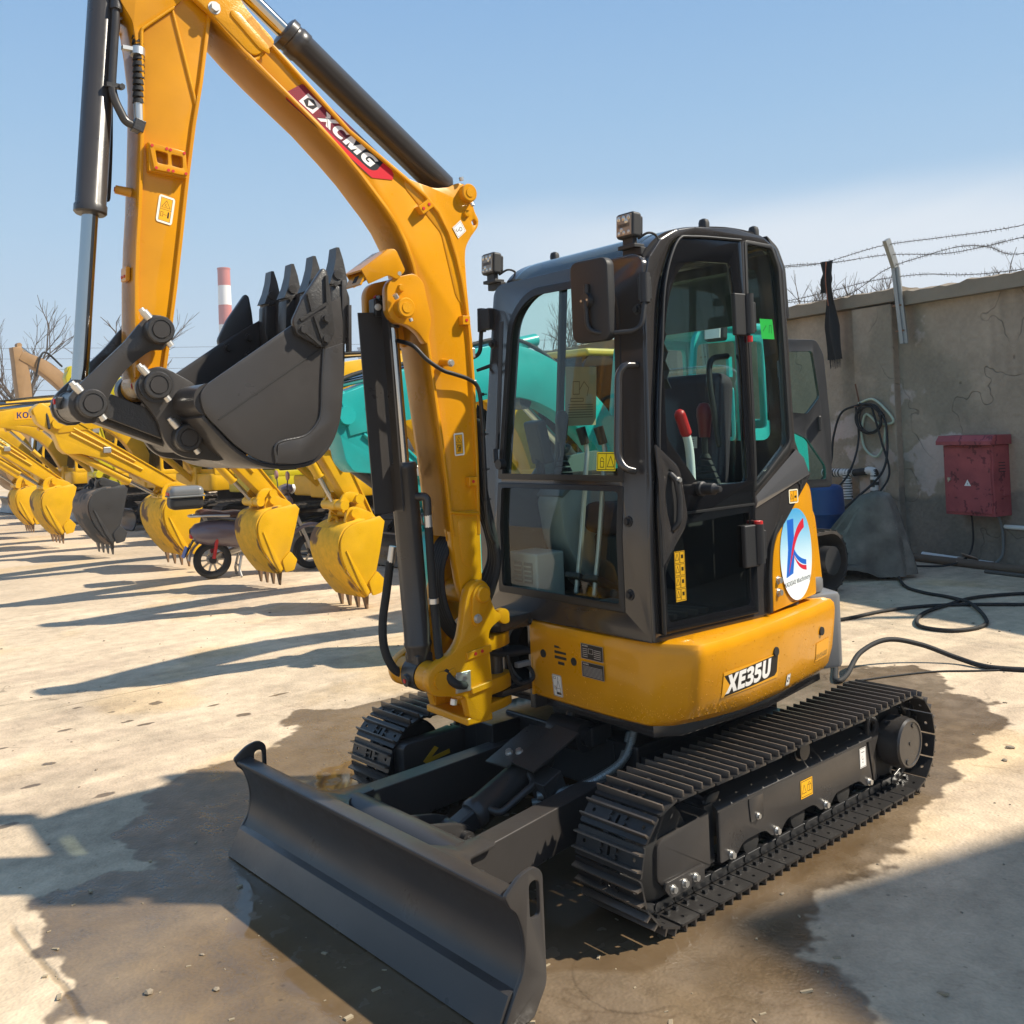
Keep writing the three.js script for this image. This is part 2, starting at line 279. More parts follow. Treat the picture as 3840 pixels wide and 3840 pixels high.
function groundLook(x, z, out) { // albedo r,g,b (sRGB 0..255 from linear), roughness, height
  const big = fbm(x * 0.35 + 40, z * 0.35 + 40, 4, 1), mid = fbm(x * 1.7, z * 1.7, 4, 2), fine = fbm(x * 14, z * 14, 3, 6), gr = hash2(Math.floor(x * 160), Math.floor(z * 160), 8), streak = fbm(x * 2 + z * 0.3, z * 9, 3, 23);
  let a = 0.455 + 0.22 * (big - 0.5) + 0.16 * (mid - 0.5) + 0.17 * (fine - 0.5) + 0.07 * (gr - 0.5) + 0.15 * (streak - 0.5) + 0.05 * (vnoise(x * 70, z * 70, 12) - 0.5);
  // pale scoured patches and brown stains
  const pale = sstep(0.60, 0.72, fbm(x * 2.3 + 9, z * 2.3 + 2, 5, 41)); a += 0.07 * pale;
  const brown = sstep(0.56, 0.74, fbm(x * 1.1 + 70, z * 1.1, 5, 57));
  const speck = hash2(Math.floor(x * 120), Math.floor(z * 120), 77) > 0.998 ? 0.6 : 1;
  a *= speck;
  let r = a * 1.15, g = a * (0.90 - 0.05 * brown), b = a * (0.62 - 0.11 * brown), ro = 0.93, h = 0.5 + 0.35 * (fine - 0.5) + 0.25 * (gr - 0.5) + 0.3 * (mid - 0.5);
  // slab joints: along x at z = 3.9, along z at x = 2.38
  const j1 = Math.abs(z - 3.88 - 0.012 * (fbm(x * 3, 1, 3, 5) - 0.5)), j2 = Math.abs(x - 2.38 - 0.10 * (fbm(z * 2.2, 4, 4, 6) - 0.5));
  const jj = Math.max(sstep(0.013, 0.004, j1) * (0.4 + 0.6 * sstep(0.35, 0.6, fbm(x * 2, 7, 3, 3))), sstep(0.016, 0.004, j2) * sstep(0.3, 0.55, fbm(z * 3, 7, 3, 3)));
  r *= 1 - 0.42 * jj; g *= 1 - 0.45 * jj; b *= 1 - 0.5 * jj; h -= 0.6 * jj;
  // hairline cracks
  const cr = Math.abs(fbm(x * 0.9 + 3, z * 0.9 + 8, 4, 88) - 0.5); const cm = sstep(0.004, 0.001, cr) * 0.35 * sstep(0.5, 0.6, fbm(x * 0.5, z * 0.5, 2, 90)); r *= 1 - cm; g *= 1 - cm; b *= 1 - cm;
  // scuffs dragged by tracks and buckets, and tyre-dark smears
  const sc1 = sstep(0.010, 0.002, Math.abs(fbm(x * 1.3 + z * 0.5 + 20, z * 6.5 - x * 1.2, 3, 131) - 0.5)) * sstep(0.48, 0.62, fbm(x * 0.8, z * 0.8, 3, 137)), sc2 = sstep(0.008, 0.002, Math.abs(fbm(x * 7 - z * 2.5, z * 1.4 + x, 3, 141) - 0.5)) * sstep(0.5, 0.62, fbm(x * 0.7 + 30, z * 0.7, 3, 147));
  r *= 1 + 0.10 * sc1 - 0.20 * sc2; g *= 1 + 0.11 * sc1 - 0.22 * sc2; b *= 1 + 0.14 * sc1 - 0.24 * sc2;
  const sm = sstep(0.60, 0.70, fbm(x * 0.6 + z * 1.1 + 50, z * 3.2 - x * 0.4, 4, 151)); r *= 1 - 0.12 * sm; g *= 1 - 0.13 * sm; b *= 1 - 0.12 * sm;
  const w = wetness(x, z);
  if (w > 0) {
    const p = sstep(-0.02, 0.03, pudF(x, z) + (fbm(x * 6, z * 6, 3, 70) - 0.5) * 0.12), damp = fbm(x * 2.6, z * 2.6, 4, 61);
    const k = w * (0.60 + 0.18 * damp), mud = w * lerp(0.2, 1, p);
    r *= 1 - k; g *= 1 - k * 1.03; b *= 1 - k * 1.06;
    const m = mud * (0.35 + 0.5 * fbm(x * 3 + 5, z * 3, 4, 66)); r = lerp(r, 0.105, m); g = lerp(g, 0.066, m); b = lerp(b, 0.032, m);
    const wr = lerp(0.40 - 0.3 * (damp - 0.5) + 0.45 * (fine - 0.5), 0.05 + 0.25 * sstep(0.6, 0.7, fine), p);
    ro = lerp(ro, Math.max(0.04, wr), w); h = lerp(h, lerp(lerp(0.5, h, 0.7), 0.5, p), w);
  }
  out[0] = r; out[1] = g; out[2] = b; out[3] = ro; out[4] = h; return out;
}
const toS = l => 255 * (l <= 0.0031308 ? 12.92 * l : 1.055 * Math.pow(l, 1 / 2.4) - 0.055);
{
  const N = 2048, cp = new Uint8Array(N * N * 4), rp = new Uint8Array(N * N * 4), hp = new Uint8Array(N * N * 4), o = [0, 0, 0, 0, 0];
  for (let j = 0; j < N; j++) for (let i = 0; i < N; i++) {
    groundLook(NX + (i + 0.5) / N * NS, NZ + (j + 0.5) / N * NS, o); const k = (j * N + i) * 4;
    cp[k] = toS(o[0]); cp[k + 1] = toS(o[1]); cp[k + 2] = toS(o[2]); rp[k] = rp[k + 1] = rp[k + 2] = clampB(o[3] * 255); hp[k] = hp[k + 1] = hp[k + 2] = clampB(o[4] * 255); cp[k + 3] = rp[k + 3] = hp[k + 3] = 255;
  }
  const T = (p, s) => { const t = new THREE.DataTexture(p, N, N); t.magFilter = THREE.LinearFilter; t.minFilter = THREE.LinearMipmapLinearFilter; t.generateMipmaps = true; if (s) t.colorSpace = THREE.SRGBColorSpace; t.anisotropy = 8; t.needsUpdate = true; return t; };
  const near = new THREE.PlaneGeometry(NS, NS); near.rotateX(-Math.PI / 2); near.translate(NX + NS / 2, 0, NZ + NS / 2);
  const p = near.attributes.position, uv = near.attributes.uv; for (let i = 0; i < p.count; i++) uv.setXY(i, (p.getX(i) - NX) / NS, (p.getZ(i) - NZ) / NS);
  struct('yard_concrete', [near], phy([1, 1, 1], 1, { map: T(cp, true), roughnessMap: T(rp), bumpMap: T(hp), bumpScale: 0.010, specularIntensity: 1 }), true);
  // the rest of the yard and the land beyond, one sheet to the horizon
  const far = tiled(1024, (i, j, o) => { const u = i / 1024, v = j / 1024; const a = 0.45 + 0.2 * (tfbm(u, v, 3, 4, 2) - 0.5) + 0.16 * (tfbm(u, v, 16, 4, 9) - 0.5) + 0.12 * (tfbm(u, v, 160, 2, 6) - 0.5); const br = sstep(0.56, 0.74, tfbm(u, v, 6, 4, 44)); o[0] = toS(a * 1.15); o[1] = toS(a * (0.90 - 0.05 * br)); o[2] = toS(a * (0.62 - 0.11 * br)); }, true); setRep(far, 1 / 7.3);
  const farB = tiled(512, (i, j, o) => { o[0] = o[1] = o[2] = 255 * (0.5 + 0.5 * (tfbm(i / 512, j / 512, 60, 3, 6) - 0.5)); }); setRep(farB, 1 / 3.1);
  const land = new THREE.PlaneGeometry(1600, 1600); land.rotateX(-Math.PI / 2); land.translate(0, -0.005, 0);
  struct('ground', [land], std([1, 1, 1], 0.93, { map: far, bumpMap: farB, bumpScale: 0.004 }));
}
// leaf litter and bits on the wet concrete
{
  const r = rng(91), gs = [];
  for (let i = 0; i < 170; i++) { const x = 0.2 + r() * 2.2, z = -1.9 + r() * 3.2, s = 0.003 + r() * r() * 0.012; gs.push(box(s * (1 + r() * 2.5), s * 0.5, s, x, s * 0.22, z, r() * 0.3, r() * 6, 0)); }
  const m = struct('grit', gs, std([0.36, 0.29, 0.19], 0.9)); m.userData.kind = 'stuff'; tag(m, 'pale grit and wood chips scattered on the wet concrete', 'grit', null, 'stuff');
}

{
  const r = rng(17), gs = []; for (let i = 0; i < 260; i++) { const x = -6 + r() * 8.3, z = -1.6 + r() * 8, s = 0.004 + 0.016 * r() * r() * r(); const g = new THREE.IcosahedronGeometry(s, 0); g.scale(1 + r(), 0.6, 1 + 0.5 * r()); g.rotateY(r() * 6); g.translate(x, s * 0.4, z); gs.push(g); }
  tag(struct('pebbles', gs, std([0.26, 0.21, 0.15], 0.9)), 'loose small stones scattered over the dry concrete', 'pebbles', null, 'stuff');
}
// ---------- boundary wall ----------
const WL = (l, y, n) => [l, y, -n];
const wallPos = [-7.52, 0, 1.2], wallRot = -104 * Math.PI / 180;
const wallMat = (() => {
  const W = 2048, H = 1024, o2 = [0, 0, 0];
  const cols = new Uint8Array(W * H * 4), hs = new Uint8Array(W * H * 4);
  for (let j = 0; j < H; j++) for (let i = 0; i < W; i++) { // 8 m x 4 m
    const x = i / W * 8, y = j / H * 4, per = 8;
    const wx = Math.abs(((x + 4) % 8) - 4) < 0.001 ? x : x; const n1 = fbm(wx * 0.9, y * 0.9, 5, 201), n2 = fbm(wx * 4, y * 4, 4, 203), n3 = fbm(wx * 30, y * 30, 2, 207), g = hash2(i, j, 3);
    let a = 0.31 + 0.12 * (n1 - 0.5) + 0.08 * (n2 - 0.5) + 0.06 * (n3 - 0.5) + 0.03 * (g - 0.5), r = 1.22, gg = 0.95, b = 0.70, h = 0.5 + 0.3 * (n3 - 0.5) + 0.15 * (n2 - 0.5);
    // flaked pale plaster around 1.0 - 1.7 m
    const fl = sstep(0.60, 0.645, 0.62 * fbm(wx * 2.6 + 3, y * 2.6, 6, 211) + 0.38 * fbm(wx * 0.55, y * 0.9, 2, 213) + 0.12 * Math.exp(-((y - 1.25) ** 2) / 0.12) - 0.045); a = lerp(a, 0.50, fl * 0.8); b = lerp(b, 0.88, fl * 0.7); h += 0.25 * fl;
    // old damp render low down, with a torn upper edge
    const dp = sstep(-0.04, 0.04, 0.78 + 0.55 * (fbm(wx * 0.8, 5, 4, 219) - 0.5) + 0.1 * (n2 - 0.5) - y); a = lerp(a, 0.165 + 0.07 * (n2 - 0.5) + 0.05 * (n3 - 0.5), dp * 0.75); r = lerp(r, 1.12, dp); b = lerp(b, 0.76, dp); h -= 0.2 * dp;
    // run stains below the coping
    const st = sstep(0.52, 0.7, fbm(wx * 2.2, y * 0.25, 4, 223)) * sstep(1.2, 2.9, y); a *= 1 - 0.35 * st;
    const cr = Math.abs(fbm(wx * 0.8 + 11, y * 0.8, 5, 229) - 0.5); const c = sstep(0.0032, 0.0008, cr) * sstep(0.5, 0.62, fbm(wx * 1.1 + 60, y * 1.1, 3, 231)); a *= 1 - 0.35 * c; h -= 0.4 * c; const mo = sstep(0.5, 0.68, fbm(wx * 1.4 + 9, y * 1.0, 5, 241)); a *= 1 - 0.22 * mo; r *= 1 - 0.05 * mo;
    const k = (j * W + i) * 4; cols[k] = toS(a * r); cols[k + 1] = toS(a * gg); cols[k + 2] = toS(a * b); hs[k] = hs[k + 1] = hs[k + 2] = clampB(h * 255); cols[k + 3] = hs[k + 3] = 255;
  }
  const T = (p, s) => { const t = new THREE.DataTexture(p, W, H); t.magFilter = THREE.LinearFilter; t.minFilter = THREE.LinearMipmapLinearFilter; t.generateMipmaps = true; t.wrapS = THREE.MirroredRepeatWrapping; t.wrapT = THREE.RepeatWrapping; t.repeat.set(1 / 8, 1 / 4); if (s) t.colorSpace = THREE.SRGBColorSpace; t.needsUpdate = true; return t; };
  return std([1, 1, 1], 0.93, { map: T(cols, true), bumpMap: T(hs), bumpScale: 0.02 });
})();
const copeMat = std([0.34, 0.28, 0.21], 0.95, { map: grainTex, bumpMap: castTex, bumpScale: 0.006 });
const wallG = thing('boundary_wall', 'tall weathered cement wall with coping behind the machines', 'wall', wallPos, wallRot);
M('wall_face', bx(-7, 1.5, -0.2, 2.985, 0, 0.3), wallMat, wallG); M('wall_face', bx(2.11, 46, -0.2, 3.04, -0.01, 0.29), wallMat, wallG);
M('pilaster', bx(1.5, 2.11, -0.2, 3.03, -0.10, 0.31, 0.02), wallMat, wallG);
{
  const r = rng(33);
  for (let i = 0; i < 22; i++) { // coping blocks with a rough crown
    const l0 = i === 0 ? -7 : i === 1 ? -3.2 : -0.9 + (i - 2) * 2.32, l1 = i === 0 ? -3.21 : i === 1 ? -0.91 : l0 + 2.31, y = l0 < 1.3 ? 2.985 : 3.05, z0 = -0.13 + (r() - 0.5) * 0.02;
    const g = new THREE.BoxGeometry(l1 - l0, 0.125 + r() * 0.02, 0.54, 26, 2, 8); g.translate((l0 + l1) / 2, y + 0.066, z0 + 0.27);
    const p = g.attributes.position; for (let k = 0; k < p.count; k++) { const n = fbm(p.getX(k) * 9, p.getZ(k) * 9 + p.getY(k) * 5, 3, 300); if (p.getY(k) > y + 0.1) p.setY(k, p.getY(k) + 0.07 * (n - 0.35) + 0.03 * Math.sin((p.getZ(k) - z0) / 0.54 * Math.PI)); p.setZ(k, p.getZ(k) + (p.getZ(k) < 0 ? 0.02 * (n - 0.5) : 0)); }
    g.computeVertexNormals(); M('coping_block', [g], copeMat, wallG);
  }
}
const wthing = (name, label, cat, group) => thing(name, label, cat, wallPos, wallRot, group);
{ // angled iron post and barbed wire
  const gal = std([0.36, 0.37, 0.36], 0.5, { metalness: 0.5, map: grainTex });
  for (const [l, lab] of [[1.36, 'bent galvanised angle iron post bolted to the wall above the pilaster'], [-2.4, 'galvanised angle iron fence post on the wall right of the red box'], [5.0, 'galvanised angle iron fence post on the wall behind the teal excavator']]) {
    const t = wthing('fence_post', lab, 'fence post', 'iron posts along the wall top');
    const ang = (a, b, w) => [bar(a, b, 0.008, w), bar([a[0] + w / 2, a[1], a[2] - w / 2], [b[0] + w / 2, b[1], b[2] - w / 2], w, 0.008)];
    M('post_leg', [bar([l - 0.07, 2.53, -0.14], [l, 3.43, -0.15], 0.05, 0.09), bar([l - 0.115, 2.53, -0.165], [l - 0.045, 3.43, -0.175], 0.055, 0.008)], gal, t);
    M('post_head', [bar([l, 3.43, -0.15], [l - 0.015, 3.75, -0.30], 0.05, 0.09)], gal, t);
    each('clamp', [box(0.12, 0.02, 0.04, l - 0.02, 2.98, -0.165), box(0.12, 0.02, 0.04, l - 0.045, 2.68, -0.165)], std([0.2, 0.1, 0.05], 0.8), t);
  }
  const wireMat = std([0.10, 0.085, 0.07], 0.7, { metalness: 0.3 });
  const wires = [[[9, 3.6], [5, 3.7], [3.27, 3.73], [2.46, 3.66], [1.44, 3.70], [0.63, 3.64], [-0.21, 3.58], [-2.4, 3.6], [-6, 3.5]], [[9, 3.5], [5, 3.66], [3.27, 3.75], [2.23, 3.64], [1.42, 3.59], [0.6, 3.46], [0.1, 3.45], [-0.21, 3.46], [-2.4, 3.5], [-6, 3.4]], [[9, 3.3], [5, 3.4], [3.27, 3.27], [2.1, 3.21], [1.46, 3.43], [0.94, 3.49], [0.43, 3.51], [0.1, 3.44], [-0.15, 3.32], [-2.4, 3.4]], [[9, 3.2], [5, 3.3], [3.29, 3.28], [2.38, 3.30], [1.74, 3.33], [0.97, 3.29], [0.44, 3.20], [-0.19, 3.15], [-2.4, 3.2], [-6, 3.2]]];
  const labs = ['topmost strand of rusty barbed wire sagging above the wall', 'second barbed wire strand dipping right of the iron post', 'slack barbed wire strand rising steeply to the iron post', 'lowest barbed wire strand just over the wall coping'];
  wires.forEach((w, i) => {
    const t = wthing('barbed_wire', labs[i], 'barbed wire'); const off = [0.26, 0.22, 0.18, 0.16][i];
    const c = new THREE.CatmullRomCurve3(w.map(p => V(p[0], p[1], -off))), n = 150, gs = [];
    gs.push(new THREE.TubeGeometry(c, 240, 0.0035, 5)); const r = rng(60 + i);
    const helix = []; for (let k = 0; k <= 700; k++) { const p = c.getPoint(k / 700), a = k * 0.9; helix.push(V(p.x, p.y + 0.005 * Math.sin(a), p.z + 0.005 * Math.cos(a))); }
    gs.push(new THREE.TubeGeometry(new THREE.CatmullRomCurve3(helix), 700, 0.0026, 4));
    M('strand', gs, wireMat, t);
    const bs = []; for (let k = 0; k < n; k++) { const p = c.getPoint((k + r() * 0.4) / n); for (let q = 0; q < 2; q++) { const a = r() * 6.3, d = V((r() - 0.5) * 0.5, Math.sin(a), Math.cos(a)).normalize().multiplyScalar(0.026); bs.push(cyl(p.clone().sub(d), p.clone().add(d), 0.0022, 0.0012, 4)); } }
    M('barbs', bs, wireMat, t).userData.kind = 'stuff';
  });
  // scarf: a folded strip with fringe
  const sc = wthing('scarf', 'dark fringed scarf hung over the barbed wire', 'scarf'); const scm = std([0.016, 0.014, 0.013], 0.95, { map: grainTex });
  const cloth = (L, z, wv, wid) => { const n = 30, m = 10, pos = [], idx = []; for (let i = 0; i <= n; i++) for (let j = 0; j <= m; j++) { const p = L(i / n), s = j / m - 0.5; pos.push(p[0] + s * wid(i / n), p[1], z - 0.02 * Math.sin(s * 9 + i * 0.1) * wv - 0.012 * Math.sin(i * 0.35 + s * 3)); } for (let i = 0; i < n; i++) for (let j = 0; j < m; j++) { const a = i * (m + 1) + j; idx.push(a, a + 1, a + m + 1, a + 1, a + m + 2, a + m + 1); } const g = new THREE.BufferGeometry(); g.setAttribute('position', new THREE.Float32BufferAttribute(pos, 3)); g.setIndex(idx); g.computeVertexNormals(); return g; };
  M('front_fold', [cloth(t => [lerp(2.29, 2.22, t), lerp(3.66, 2.42, t)], -0.30, 1, t => 0.22 - 0.08 * Math.sin(Math.min(1, t * 1.5) * Math.PI) + 0.0 * t)], scm, sc);
  M('back_fold', [cloth(t => [lerp(2.32, 2.38, t), lerp(3.66, 3.28, t)], -0.25, 1, t => 0.2 - 0.05 * t)], scm, sc);
  const fr = []; const r = rng(8); for (let k = 0; k < 26; k++) { const l = 2.13 + k / 25 * 0.18; fr.push(cyl([l, 2.425, -0.30], [l + (r() - 0.5) * 0.02, 2.33 - r() * 0.03, -0.30 + (r() - 0.5) * 0.02], 0.0025, 0.0015, 4)); } for (let k = 0; k < 14; k++) { const l = 2.31 + k / 13 * 0.13; fr.push(cyl([l, 3.285, -0.25], [l, 3.21, -0.25], 0.0025, 0.0015, 4)); }
  M('fringe', fr, scm, sc); M('orange_stripe', [tube([[2.27, 3.64, -0.325], [2.285, 3.45, -0.33], [2.28, 3.25, -0.325], [2.26, 3.10, -0.33]], 0.006, 12, 5)], std([0.35, 0.12, 0.06], 0.9), sc);
}
{ // red electric box
  const b = wthing('electric_box', 'faded red metal electric cabinet mounted on the wall', 'electric box');
  const red = std([0.46, 0.085, 0.095], 0.62, { map: setRep(tiled(256, (i, j, o) => { const u = i / 256, v = j / 256; const a = tfbm(u, v, 5, 5, 71), s = sstep(0.62, 0.72, tfbm(u, v, 14, 4, 75)); const k = 225 + 60 * (a - 0.5) - 70 * s; o[0] = k; o[1] = k * (1 - 0.1 * s) + 12 * (a - 0.5); o[2] = k; }, true), 1.4) });
  M('cabinet', [bx(0.11, 0.72, 0.58, 1.34, -0.27, -0.001, 0.006)], red, b); M('door', [bx(0.135, 0.695, 0.61, 1.315, -0.283, -0.272, 0.003)], red, b);
  M('hood', [extrX([[-0.34, 1.345], [-0.34, 1.385], [-0.29, 1.445], [-0.01, 1.445], [-0.01, 1.345]].map(p => [p[0], p[1]]), 0.07, 0.76, 0.004)], red, b);
  M('lock', [cyl([0.64, 0.97, -0.283], [0.64, 0.97, -0.305], 0.018), box(0.012, 0.05, 0.008, 0.64, 0.965, -0.308)], MAT.zinc, b);
  for (const y of [1.17, 0.72]) M('hinge', [cyl([0.128, y - 0.03, -0.287], [0.128, y + 0.03, -0.287], 0.009, 0.009, 10)], red, b);
  sheet('warning_triangle', [0.46, 0.90, -0.2833], [-0.085, 0, 0], [0, 0.07, 0], print('tri', 128, 110, (x, w, h) => { x.fillStyle = '#e9e4e2'; x.fillRect(0, 0, w, h); x.fillStyle = '#222'; x.beginPath(); x.moveTo(w * .52, h * .45); x.lineTo(w * .44, h * .7); x.lineTo(w * .52, h * .68); x.lineTo(w * .47, h * .92); x.lineTo(w * .58, h * .62); x.lineTo(w * .5, h * .64); x.fill(); }), b, [[0, 0], [1, 0], [0.5, 1]], 0.003);
  for (let k = 0; k < 4; k++) M('vent_slot', [box(0.004, 0.008, 0.10, 0.108, 1.15 - k * 0.032, -0.13)], MAT.dark, b);
  M('side_handle', [pipe([[0.108, 0.86, -0.17], [0.07, 0.86, -0.17], [0.07, 0.80, -0.17], [0.07, 0.80, -0.08], [0.108, 0.80, -0.08]], 0.006, 0.015)], red, b);
  const cab = (n, lab, pts, r, mat) => { const m = M(numbered(n), [tube(pts, r, 60, 8)], mat, scene); m.position.set(...wallPos); m.rotation.y = wallRot; return tag(m, lab, 'cable'); };
  cab('power_cable', 'black cable hanging from under the red box down to the floor', [[0.50, 0.58, -0.14], [0.52, 0.45, -0.10], [0.53, 0.25, -0.10], [0.57, 0.1, -0.16], [0.68, 0.02, -0.35], [0.95, 0.013, -0.60], [1.25, 0.013, -0.62]], 0.011, MAT.rubber);
  cab('power_cable', 'grey conduit cable running down from the right end of the red box', [[0.20, 0.58, -0.1], [0.205, 0.4, -0.04], [0.22, 0.15, -0.04], [0.30, 0.03, -0.10]], 0.015, MAT.greyMid);
  const pp = (n, lab, a, bb, r, mat) => { const m = M(numbered(n), [cyl(a, bb, r, r, 14)], mat, scene); m.position.set(...wallPos); m.rotation.y = wallRot; return tag(m, lab, 'pipe'); };
  pp('pipe', 'white plastic pipe fixed along the wall right of the red box', [0.18, 0.455, -0.03], [-4, 0.47, -0.03], 0.024, MAT.white);
  pp('pipe', 'white plastic pipe lying on the floor at the wall foot', [1.2, 0.07, -0.10], [0.28, 0.05, -0.12], 0.03, MAT.white);
  pp('pipe', 'rusty brown steel pipe lying along the wall foot', [1.3, 0.045, -0.22], [-3.6, 0.045, -0.19], 0.045, std([0.16, 0.11, 0.075], 0.85, { map: grainTex }));
  pp('pipe', 'thin dark steel bar lying on the floor in front of the pipes', [0.15, 0.02, -0.42], [-2.6, 0.02, -0.30], 0.02, std([0.09, 0.08, 0.07], 0.8));
  // cardboard scrap
  const m = M(numbered('cardboard_scrap'), [box(0.17, 0.012, 0.13, 0.52, 0.105, -0.16, 0.5, 0.3, 0.1), box(0.1, 0.012, 0.1, 0.60, 0.075, -0.2, -0.4, 0.5, 0.2)], std([0.30, 0.21, 0.15], 0.9), scene); m.position.set(...wallPos); m.rotation.y = wallRot; tag(m, 'torn brown cardboard scrap lying on the pipes below the red box', 'cardboard');
}
{ // coils hanging on a nail
  const nail = wthing('rebar_hook', 'rusty steel rod sticking up from the wall above the cable coil', 'hook'); M('rod', [cyl([2.05, 2.1, -0.15], [2.03, 1.82, -0.11], 0.009, 0.009, 8), cyl([2.03, 1.82, -0.10], [2.03, 1.82, -0.2], 0.009, 0.009, 8)], std([0.18, 0.08, 0.045], 0.85), nail);
  const coil = (cx, cy, rx, ry, n, ph, z) => { const o = []; for (let k = 0; k <= n * 14; k++) { const a = k / 14 * 2 * Math.PI + ph; o.push([cx + rx * Math.cos(a) * (0.9 + 0.12 * Math.sin(k * 0.37)), cy + ry * Math.sin(a) * (0.9 + 0.1 * Math.cos(k * 0.23)), z - 0.02 * Math.sin(k * 0.5)]); } return o; };
  const w = wthing('cable_coil', 'coil of black cable hanging on the wall hook', 'cable'); M('loops', [tube(coil(1.84, 1.66, 0.20, 0.19, 5, 1.2, -0.17), 0.010, 360, 7)], MAT.rubber, w); M('tie', [cyl([1.67, 1.71, -0.17], [1.62, 1.69, -0.18], 0.03, 0.03, 8)], MAT.rubber, w);
  const ln = (n, lab, pts, r, mat, cat = 'hose') => { const m = M(numbered(n), [tube(pts, r, 120, 8)], mat, scene); m.position.set(...wallPos); m.rotation.y = wallRot; return tag(m, lab, cat); };
  ln('hose', 'black hose looping wide down the wall left of the coil', [[2.02, 1.84, -0.15], [2.25, 1.75, -0.2], [2.38, 1.45, -0.22], [2.40, 1.05, -0.3], [2.34, 0.75, -0.75], [2.15, 0.50, -1.15], [1.9, 0.42, -1.25], [1.68, 0.50, -1.1], [1.55, 0.75, -0.75], [1.5, 1.05, -0.35], [1.55, 1.45, -0.2], [1.66, 1.75, -0.17], [2.0, 1.86, -0.14]], 0.014, MAT.rubber);
  ln('hose', 'pale translucent hose draped behind the black cable coil', [[2.02, 1.86, -0.13], [1.8, 1.9, -0.14], [1.62, 1.78, -0.14], [1.50, 1.62, -0.14], [1.72, 1.60, -0.13], [1.92, 1.72, -0.13], [2.0, 1.5, -0.13], [1.95, 1.3, -0.14], [1.78, 1.2, -0.15], [1.66, 1.32, -0.15], [1.62, 1.55, -0.14]], 0.016, std([0.45, 0.50, 0.38], 0.4), 'hose');
  ln('hose', 'long black hose falling from the coil over the tarpaulin', [[2.05, 1.83, -0.16], [2.02, 1.4, -0.17], [1.90, 1.0, -0.5], [1.85, 0.72, -0.95], [1.75, 0.4, -1.45], [1.68, 0.12, -1.75], [1.55, 0.015, -1.95], [1.3, 0.014, -2.1]], 0.013, MAT.rubber);
  ln('hose', 'second long black hose falling right of the coil', [[1.80, 1.84, -0.17], [1.66, 1.4, -0.18], [1.50, 1.0, -0.25], [1.42, 0.7, -0.6], [1.30, 0.35, -0.75], [1.12, 0.13, -0.85], [0.98, 0.03, -0.75]], 0.013, MAT.rubber);
  // taped insulated pipe
  const ip = wthing('insulated_pipe', 'black pipe wrapped in torn white tape beside the pilaster', 'pipe'); const wrap = print('wrap', 128, 128, (x, w2, h) => { x.fillStyle = '#d9d3cf'; x.fillRect(0, 0, w2, h); const r = rng(3); x.fillStyle = '#1c1a1a'; for (let k = 0; k < 10; k++) { x.beginPath(); const y = k * 13; x.moveTo(0, y); x.lineTo(128, y + 10 * r() - 4); x.lineTo(128, y + 4 + 5 * r()); x.lineTo(60, y + 9 * r()); x.lineTo(0, y + 5); x.fill(); } });
  M('taped_run', [cyl([2.62, 0.99, -0.16], [2.12, 1.0, -0.16], 0.058, 0.05, 14)], wrap, ip, true); M('taped_run', [cyl([2.24, 0.98, -0.16], [2.22, 0.66, -0.18], 0.055, 0.06, 14)], wrap, ip, true); M('bare_run', [cyl([2.12, 1.0, -0.16], [1.86, 1.03, -0.16], 0.045, 0.045, 14)], MAT.rubber, ip); M('taped_run', [pipe([[1.9, 1.03, -0.16], [1.80, 1.03, -0.16], [1.80, 0.7, -0.18]], 0.05, 0.06, 14)], wrap, ip);
}
